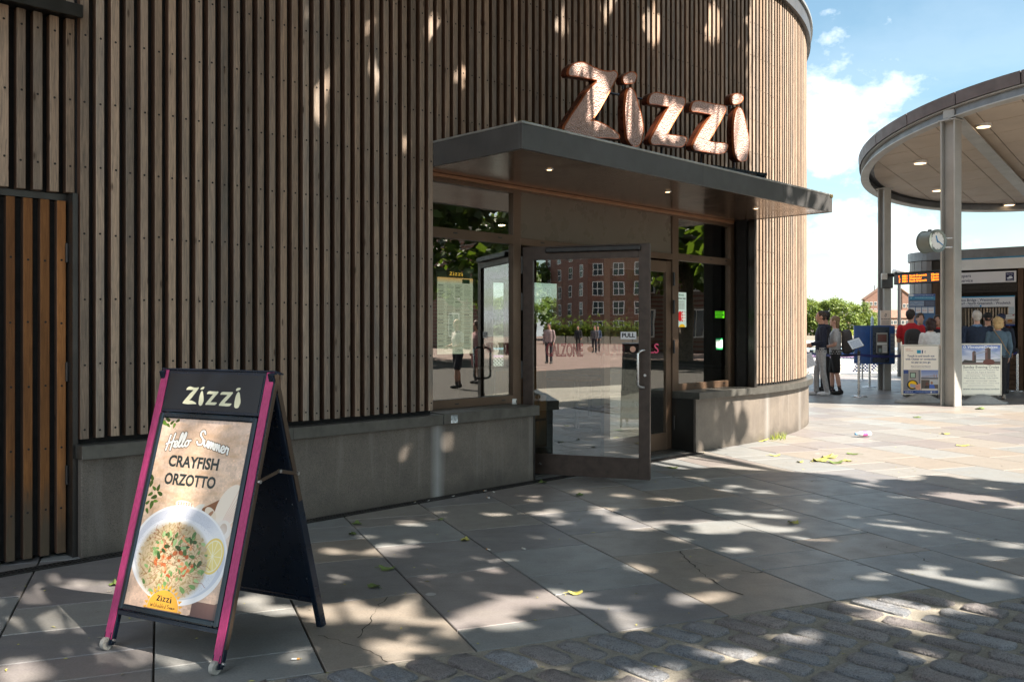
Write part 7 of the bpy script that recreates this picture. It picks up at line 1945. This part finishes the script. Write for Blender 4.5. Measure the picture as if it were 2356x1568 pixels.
while made < NL and tries < 300000:
    tries += 1
    if r3.random() < .60: tgt = Vector((r3.uniform(-5, 8.6), r3.uniform(0.2, 11.2), 0))
    else: tgt = UV(r3.uniform(0.3, 10.6), -5.86, r3.uniform(0, 6.3))
    hgt = tgt.z + r3.uniform(4.6, 11.5) if tgt.z < 2 else r3.uniform(7.0, 13)
    p = tgt + SUN * ((hgt - tgt.z) / SUN.z)
    if p.z < 4.6: continue
    kind, h_ = hit(p)
    edge_n = .35 * noise.noise(Vector((h_.x * 1.3, h_.y * 1.3, 1.7)))
    if kind == 'g':
        if h_.y > 9.35 - .36 * (h_.x - 1.45) + edge_n * 1.6: continue
        if h_.x > 9.0 + edge_n * 2: continue
        if noise.noise(Vector((h_.x * 3.1, h_.y * 3.1, 5.5))) > .47 or any(((h_.x - a) / c) ** 2 + ((h_.y - b) / d_) ** 2 < 1.0 + .75 * noise.noise(Vector((h_.x * 7, h_.y * 7, 2.2))) for a, b, c, d_ in gp): continue
    else:
        u = (h_.x + h_.y) / S2; px, py = proj(h_)
        if u > 10.6: continue
        if u > 9.2 and r3.random() < (u - 9.2) / 1.0 + edge_n: continue
        if h_.z < 2.0 and u > 8.6 and r3.random() < .8: continue
        if noise.noise(Vector((u * 3.3, h_.z * 1.7, 9.1))) > .50 or any(((px - a) / (c + 17)) ** 2 + ((py - b) / (d_ + 14)) ** 2 < 1 for a, b, c, d_ in WPATCH): continue
    # shadow that would fall on the sign letters
    vp = (p.x - p.y) / S2; vs_ = (SUN.x - SUN.y) / S2; tw = (vp - LET_V) / vs_; lp = p - SUN * tw
    if tw > 0 and lp.z > 3.0 and lp.z < 4.2 and lp.y > 1:
        px, py = proj(lp)
        if any(((px - a) / (c + 8)) ** 2 + ((py - b) / (d_ + 8)) ** 2 < 1 for a, b, c, d_ in LPATCH): continue
    for pv, pl_ in DPATCH:
        tw = (vp - pv) / vs_; lp = p - SUN * tw
        if tw > 0 and lp.y > 1 and any(((proj(lp)[0] - a) / c) ** 2 + ((proj(lp)[1] - b) / d_) ** 2 < 1 for a, b, c, d_ in pl_): break
    else: pv = None
    if pv is not None: continue
    tb = (p - o_).dot(nf) / SUN.dot(nf); bp = p - SUN * tb - o_; bx_, bt_ = bp.dot(wdir), bp.dot(up)
    if tb > 0 and -.15 < bx_ < AW + .15 and -.1 < bt_ < sl + .2 and noise.noise(Vector((bx_ * 3.2, bt_ * 2.2, 4.4))) > -.12: continue
    if p.y > 0.3 and abs(p.x / p.y) < .66 and (p.z - EYE) / p.y < .47: continue
    
    k = min(range(len(trunks)), key=lambda i: (p.x - trunks[i][0]) ** 2 + (p.y - trunks[i][1]) ** 2 + 2.0 * noise.noise(p * .4))
    a = Vector((r3.gauss(0, 1), r3.gauss(0, 1), r3.gauss(0, .6))).normalized(); nrm = (SUN * .9 + Vector((r3.gauss(0, .6), r3.gauss(0, .6), r3.gauss(0, .6)))).normalized()
    b = nrm.cross(a).normalized(); a = b.cross(nrm); s_ = r3.uniform(.09, .16)
    crowns[k].add([p - a * s_, p - a * s_ * .25 - b * s_ * .9, p + a * s_ * 1.1, p - a * s_ * .25 + b * s_ * .9], [(0, 1, 2, 3)]); made += 1
    if made % 60 == 0: cent[k].append(p)
print('LEAVES', made, tries)
labs = ['broad plane tree overhanging the paving right behind the viewpoint', 'outermost plane tree on the right of the square', 'plane tree nearest the pier canopy, right of the view', 'plane tree behind and left of the viewpoint']
for k, (x, y) in enumerate(trunks):
    t = thing('plane_tree', labs[k], 'tree', (x, y, 0)); crowns[k].build('crown', M['leaf'], t)
    q = MB(); q.tube([(x, y, -.1), (x + .05, y, .25), (x + .08, y + .05, 2), (x, y + .1, 4.5), (x - .15, y + .2, 7.5), (x - .1, y + .3, 10)], [.34, .25, .21, .18, .11, .04], 12)
    pts = cent[k]; r3.shuffle(pts)
    for p in pts[:16]:
        z0 = r3.uniform(3.6, min(7.5, p.z - .3)); s0 = Vector((x - .05, y + .12, z0)); mid = s0.lerp(p, .5) + Vector((0, 0, .25)); q.tube([s0, mid, p], [.09, .05, .015], 7)
        for j in range(2):
            e_ = p + Vector((r3.uniform(-1, 1), r3.uniform(-1, 1), r3.uniform(-.2, .6)))
            q.tube([mid, mid.lerp(e_, .6) + Vector((0, 0, .1)), e_], [.035, .02, .006], 5)
    q.build('trunk', M['bark'], t)

# ------------------------------------------------------------------ litter
def fallen_leaf(px, py, sz, label, mat='leaf_dry', seed=0, group='fallen leaves', lift=.012):
    r = random.Random(seed); c = G(px, py); q = MB(); n_ = 15; rim = []
    for i in range(n_):
        t = 2 * math.pi * i / n_; k = (.62 + .38 * abs(math.cos(2.5 * t))) * r.uniform(.85, 1.1); rim.append(Vector((k * sz * math.cos(t), k * sz * .8 * math.sin(t), .003 + lift * (k * math.cos(t) ** 2) * r.uniform(.3, 1.6))))
    rz = r.uniform(0, 6); mt = Matrix.Rotation(rz, 3, 'Z'); rim = [mt @ p_ for p_ in rim]; vs = [Vector((0, 0, .004))] + rim
    q.add([c + v for v in vs], [(0, i + 1, (i + 1) % n_ + 1) for i in range(n_)], 0, False)
    st_ = mt @ Vector((sz * 1.5, 0, .006)); q.tube([c + Vector((0, 0, .005)), c + st_ * .5 + Vector((0, 0, .01)), c + st_], .0018, 4)
    return tag(q.build('fallen_leaf', M[mat]), label, 'leaf', group)
LV = [(891,1309,.055,'curled green leaf between the A-board and the door mat of sunlight','leaf_dry'),(1070,1242,.045,'pale green leaf on the slabs below the plinth, nearest the middle','leaf_yel'),(1250,1110,.055,'green leaf just under the open door','leaf_dry'),(1333,1139,.045,'green leaf beside a tiny white scrap below the door','leaf_dry'),(1548,1076,.07,'green leaf on the slabs right of the open door','leaf_dry'),(1750,1014,.11,'large yellow leaf leaning at the foot of the right plinth','leaf_yel'),
 (1885,1060,.12,'big yellow-green leaf, left one of the sunlit heap','leaf_yel'),(1908,1052,.12,'big yellow-green leaf, upper one of the sunlit heap','leaf_yel'),(1922,1064,.11,'big yellow-green leaf, lower right of the sunlit heap','leaf_dry'),(1950,1060,.07,'small yellow leaf lying right of the sunlit heap','leaf_yel'),(1962,1044,.08,'yellow-green leaf just above the sunlit heap','leaf_dry'),(1783,1048,.07,'small leaf on sunlit slabs below the right plinth','leaf_yel'),(1840,1063,.05,'tiny leaf left of the sunlit heap','leaf_yel'),
 (2175,998,.07,'brown leaf on the sunlit slabs toward the canopy column','leaf_yel'),(2214,1025,.09,'yellow leaf on the sunlit slabs near the right edge','leaf_yel'),(2110,960,.09,'leaf on sunlit paving in front of the poster stands','leaf_dry'),(2254,941,.11,'green leaf by the base of the river cruise stand','leaf_dry'),(1825,1203,.05,'dry brown leaf in a sun fleck mid pavement','leaf_yel'),(1324,1365,.045,'small leaf stuck on a joint in the largest sun fleck','leaf_yel'),(860,1349,.05,'dark curled leaf beside the A-board rear leg','leaf_dry'),(822,1205,.05,'brown crumpled leaf near the wall foot','leaf_dry'),(1012,1196,.03,'tiny green leaf in the sunlit fleck near the wall','leaf_dry'),(810,1229,.035,'little green-grey leaf close to the wall foot','leaf_dry'),(262,1345,.04,'small green leaf left of the A-board','leaf_dry')]
for i, (px, py, s_, lab, m_) in enumerate(LV): fallen_leaf(px, py, s_, lab, m_, i, lift=.03 if s_ > .09 else .015)
for i, (px, py, c_, lab) in enumerate(((1138,1133,'w','white cigarette end mid-way to the door'),(955,1157,'o','orange cigarette end at the drain, left of the pair'),(985,1153,'w','white cigarette end beside the drain'),(1126,1146,'o','orange cigarette end on the slabs below the plinth'),(1120,1130,'o','orange cigarette end at the drain near the door'),(1208,1264,'w','pink-white cigarette end on a slab joint'),(1127,1266,'o','short orange cigarette end mid pavement'),(671,1518,'o','brown cigarette end on the slab right of the A-board foot'),(1040,1143,'w','white paper scrap at the drain'),(700,1282,'o','thin twig-like butt by the A-board'))):
    c = G(px, py) + Vector((0, 0, .006)); a = rng.uniform(0, 3); d_ = Vector((math.cos(a), math.sin(a), 0)); q = MB(); q.cyl(c, c + d_ * .022, .0045, None, 8, 0); q.cyl(c + d_ * .022, c + d_ * .034, .0047, None, 8, 1)
    tag(q.build('cigarette_end', [M['white'], plain('filter_%d' % i, (.55, .28, .08) if c_ == 'o' else (.7, .66, .6), .8)]), lab, 'cigarette end', 'cigarette ends')
bt = G(1983, 1005); t = thing('plastic_bottle', 'crushed clear plastic bottle with a pink label lying on sunlit paving', 'bottle', bt)
d_ = Vector((.97, .2, 0)).normalized(); s2_ = Vector((-d_.y, d_.x, 0)); r0 = bt + Vector((0, 0, .045)) - d_ * .1
q = MB(); q.tube([r0 + d_ * x for x in (.03, .045, .07, .11, .16, .21, .235)], [.014, .016, .032, .037, .030, .038, .02], 14); q.build('body', plain('clear_plastic', (.75, .78, .8), .15), t)
q = MB(); q.tube([r0 + d_ * x for x in (.10, .13, .17)], [.0385, .036, .034], 14, caps=False); q.build('label', plain('pink_label', (.65, .12, .35), .5), t)
q = MB(); q.cyl(r0 + d_ * .0, r0 + d_ * .03, .017, None, 12); q.build('cap', plain('blue_cap', (.1, .3, .6), .4), t)
q = MB(); r4 = random.Random(5)
for i in range(160):
    b = G(r4.uniform(1757, 1808), 1011) ; u = uof(proj(b)[0], -5.83); c = G(1757 + 51 * r4.random(), 1012 - 8 * r4.random()); h_ = r4.uniform(.03, .11); a = r4.uniform(0, 6.3); dx_ = Vector((math.cos(a), math.sin(a), 0)); q.add([c - dx_ * .004, c + dx_ * .004, c + dx_ * .004 + Vector((r4.uniform(-.04, .04), r4.uniform(-.04, .04), h_))], [(0, 1, 2)])
tag(q.build('weed_tuft', M['grass']), 'bright yellow-green weeds sprouting at the foot of the right plinth', 'weeds')['kind'] = 'stuff'
q = MB()
for i in range(420):
    pz_ = G(r4.uniform(0, 2356), r4.uniform(950, 1568) if r4.random() < .6 else r4.uniform(1000, 1180))
    if in_building(pz_, -.03): continue
    s_ = r4.uniform(.003, .009); a = r4.uniform(0, 6.3); u_ = Vector((math.cos(a), math.sin(a), 0)) * s_ * r4.uniform(1, 2.5); v_ = Vector((-math.sin(a), math.cos(a), 0)) * s_ * .6
    q.add([pz_ - u_ + Vector((0, 0, .004)), pz_ - v_ + Vector((0, 0, .005)), pz_ + u_ + Vector((0, 0, .004)), pz_ + v_ + Vector((0, 0, .007))], [(0, 1, 2, 3)], r4.choice((0, 0, 1)))
cr2 = q.build('crumbs', [M['leaf_yel'], M['mortar']], None, stuff=True); tag(cr2, 'tiny seeds, crumbs and leaf bits scattered over the paving', 'debris')
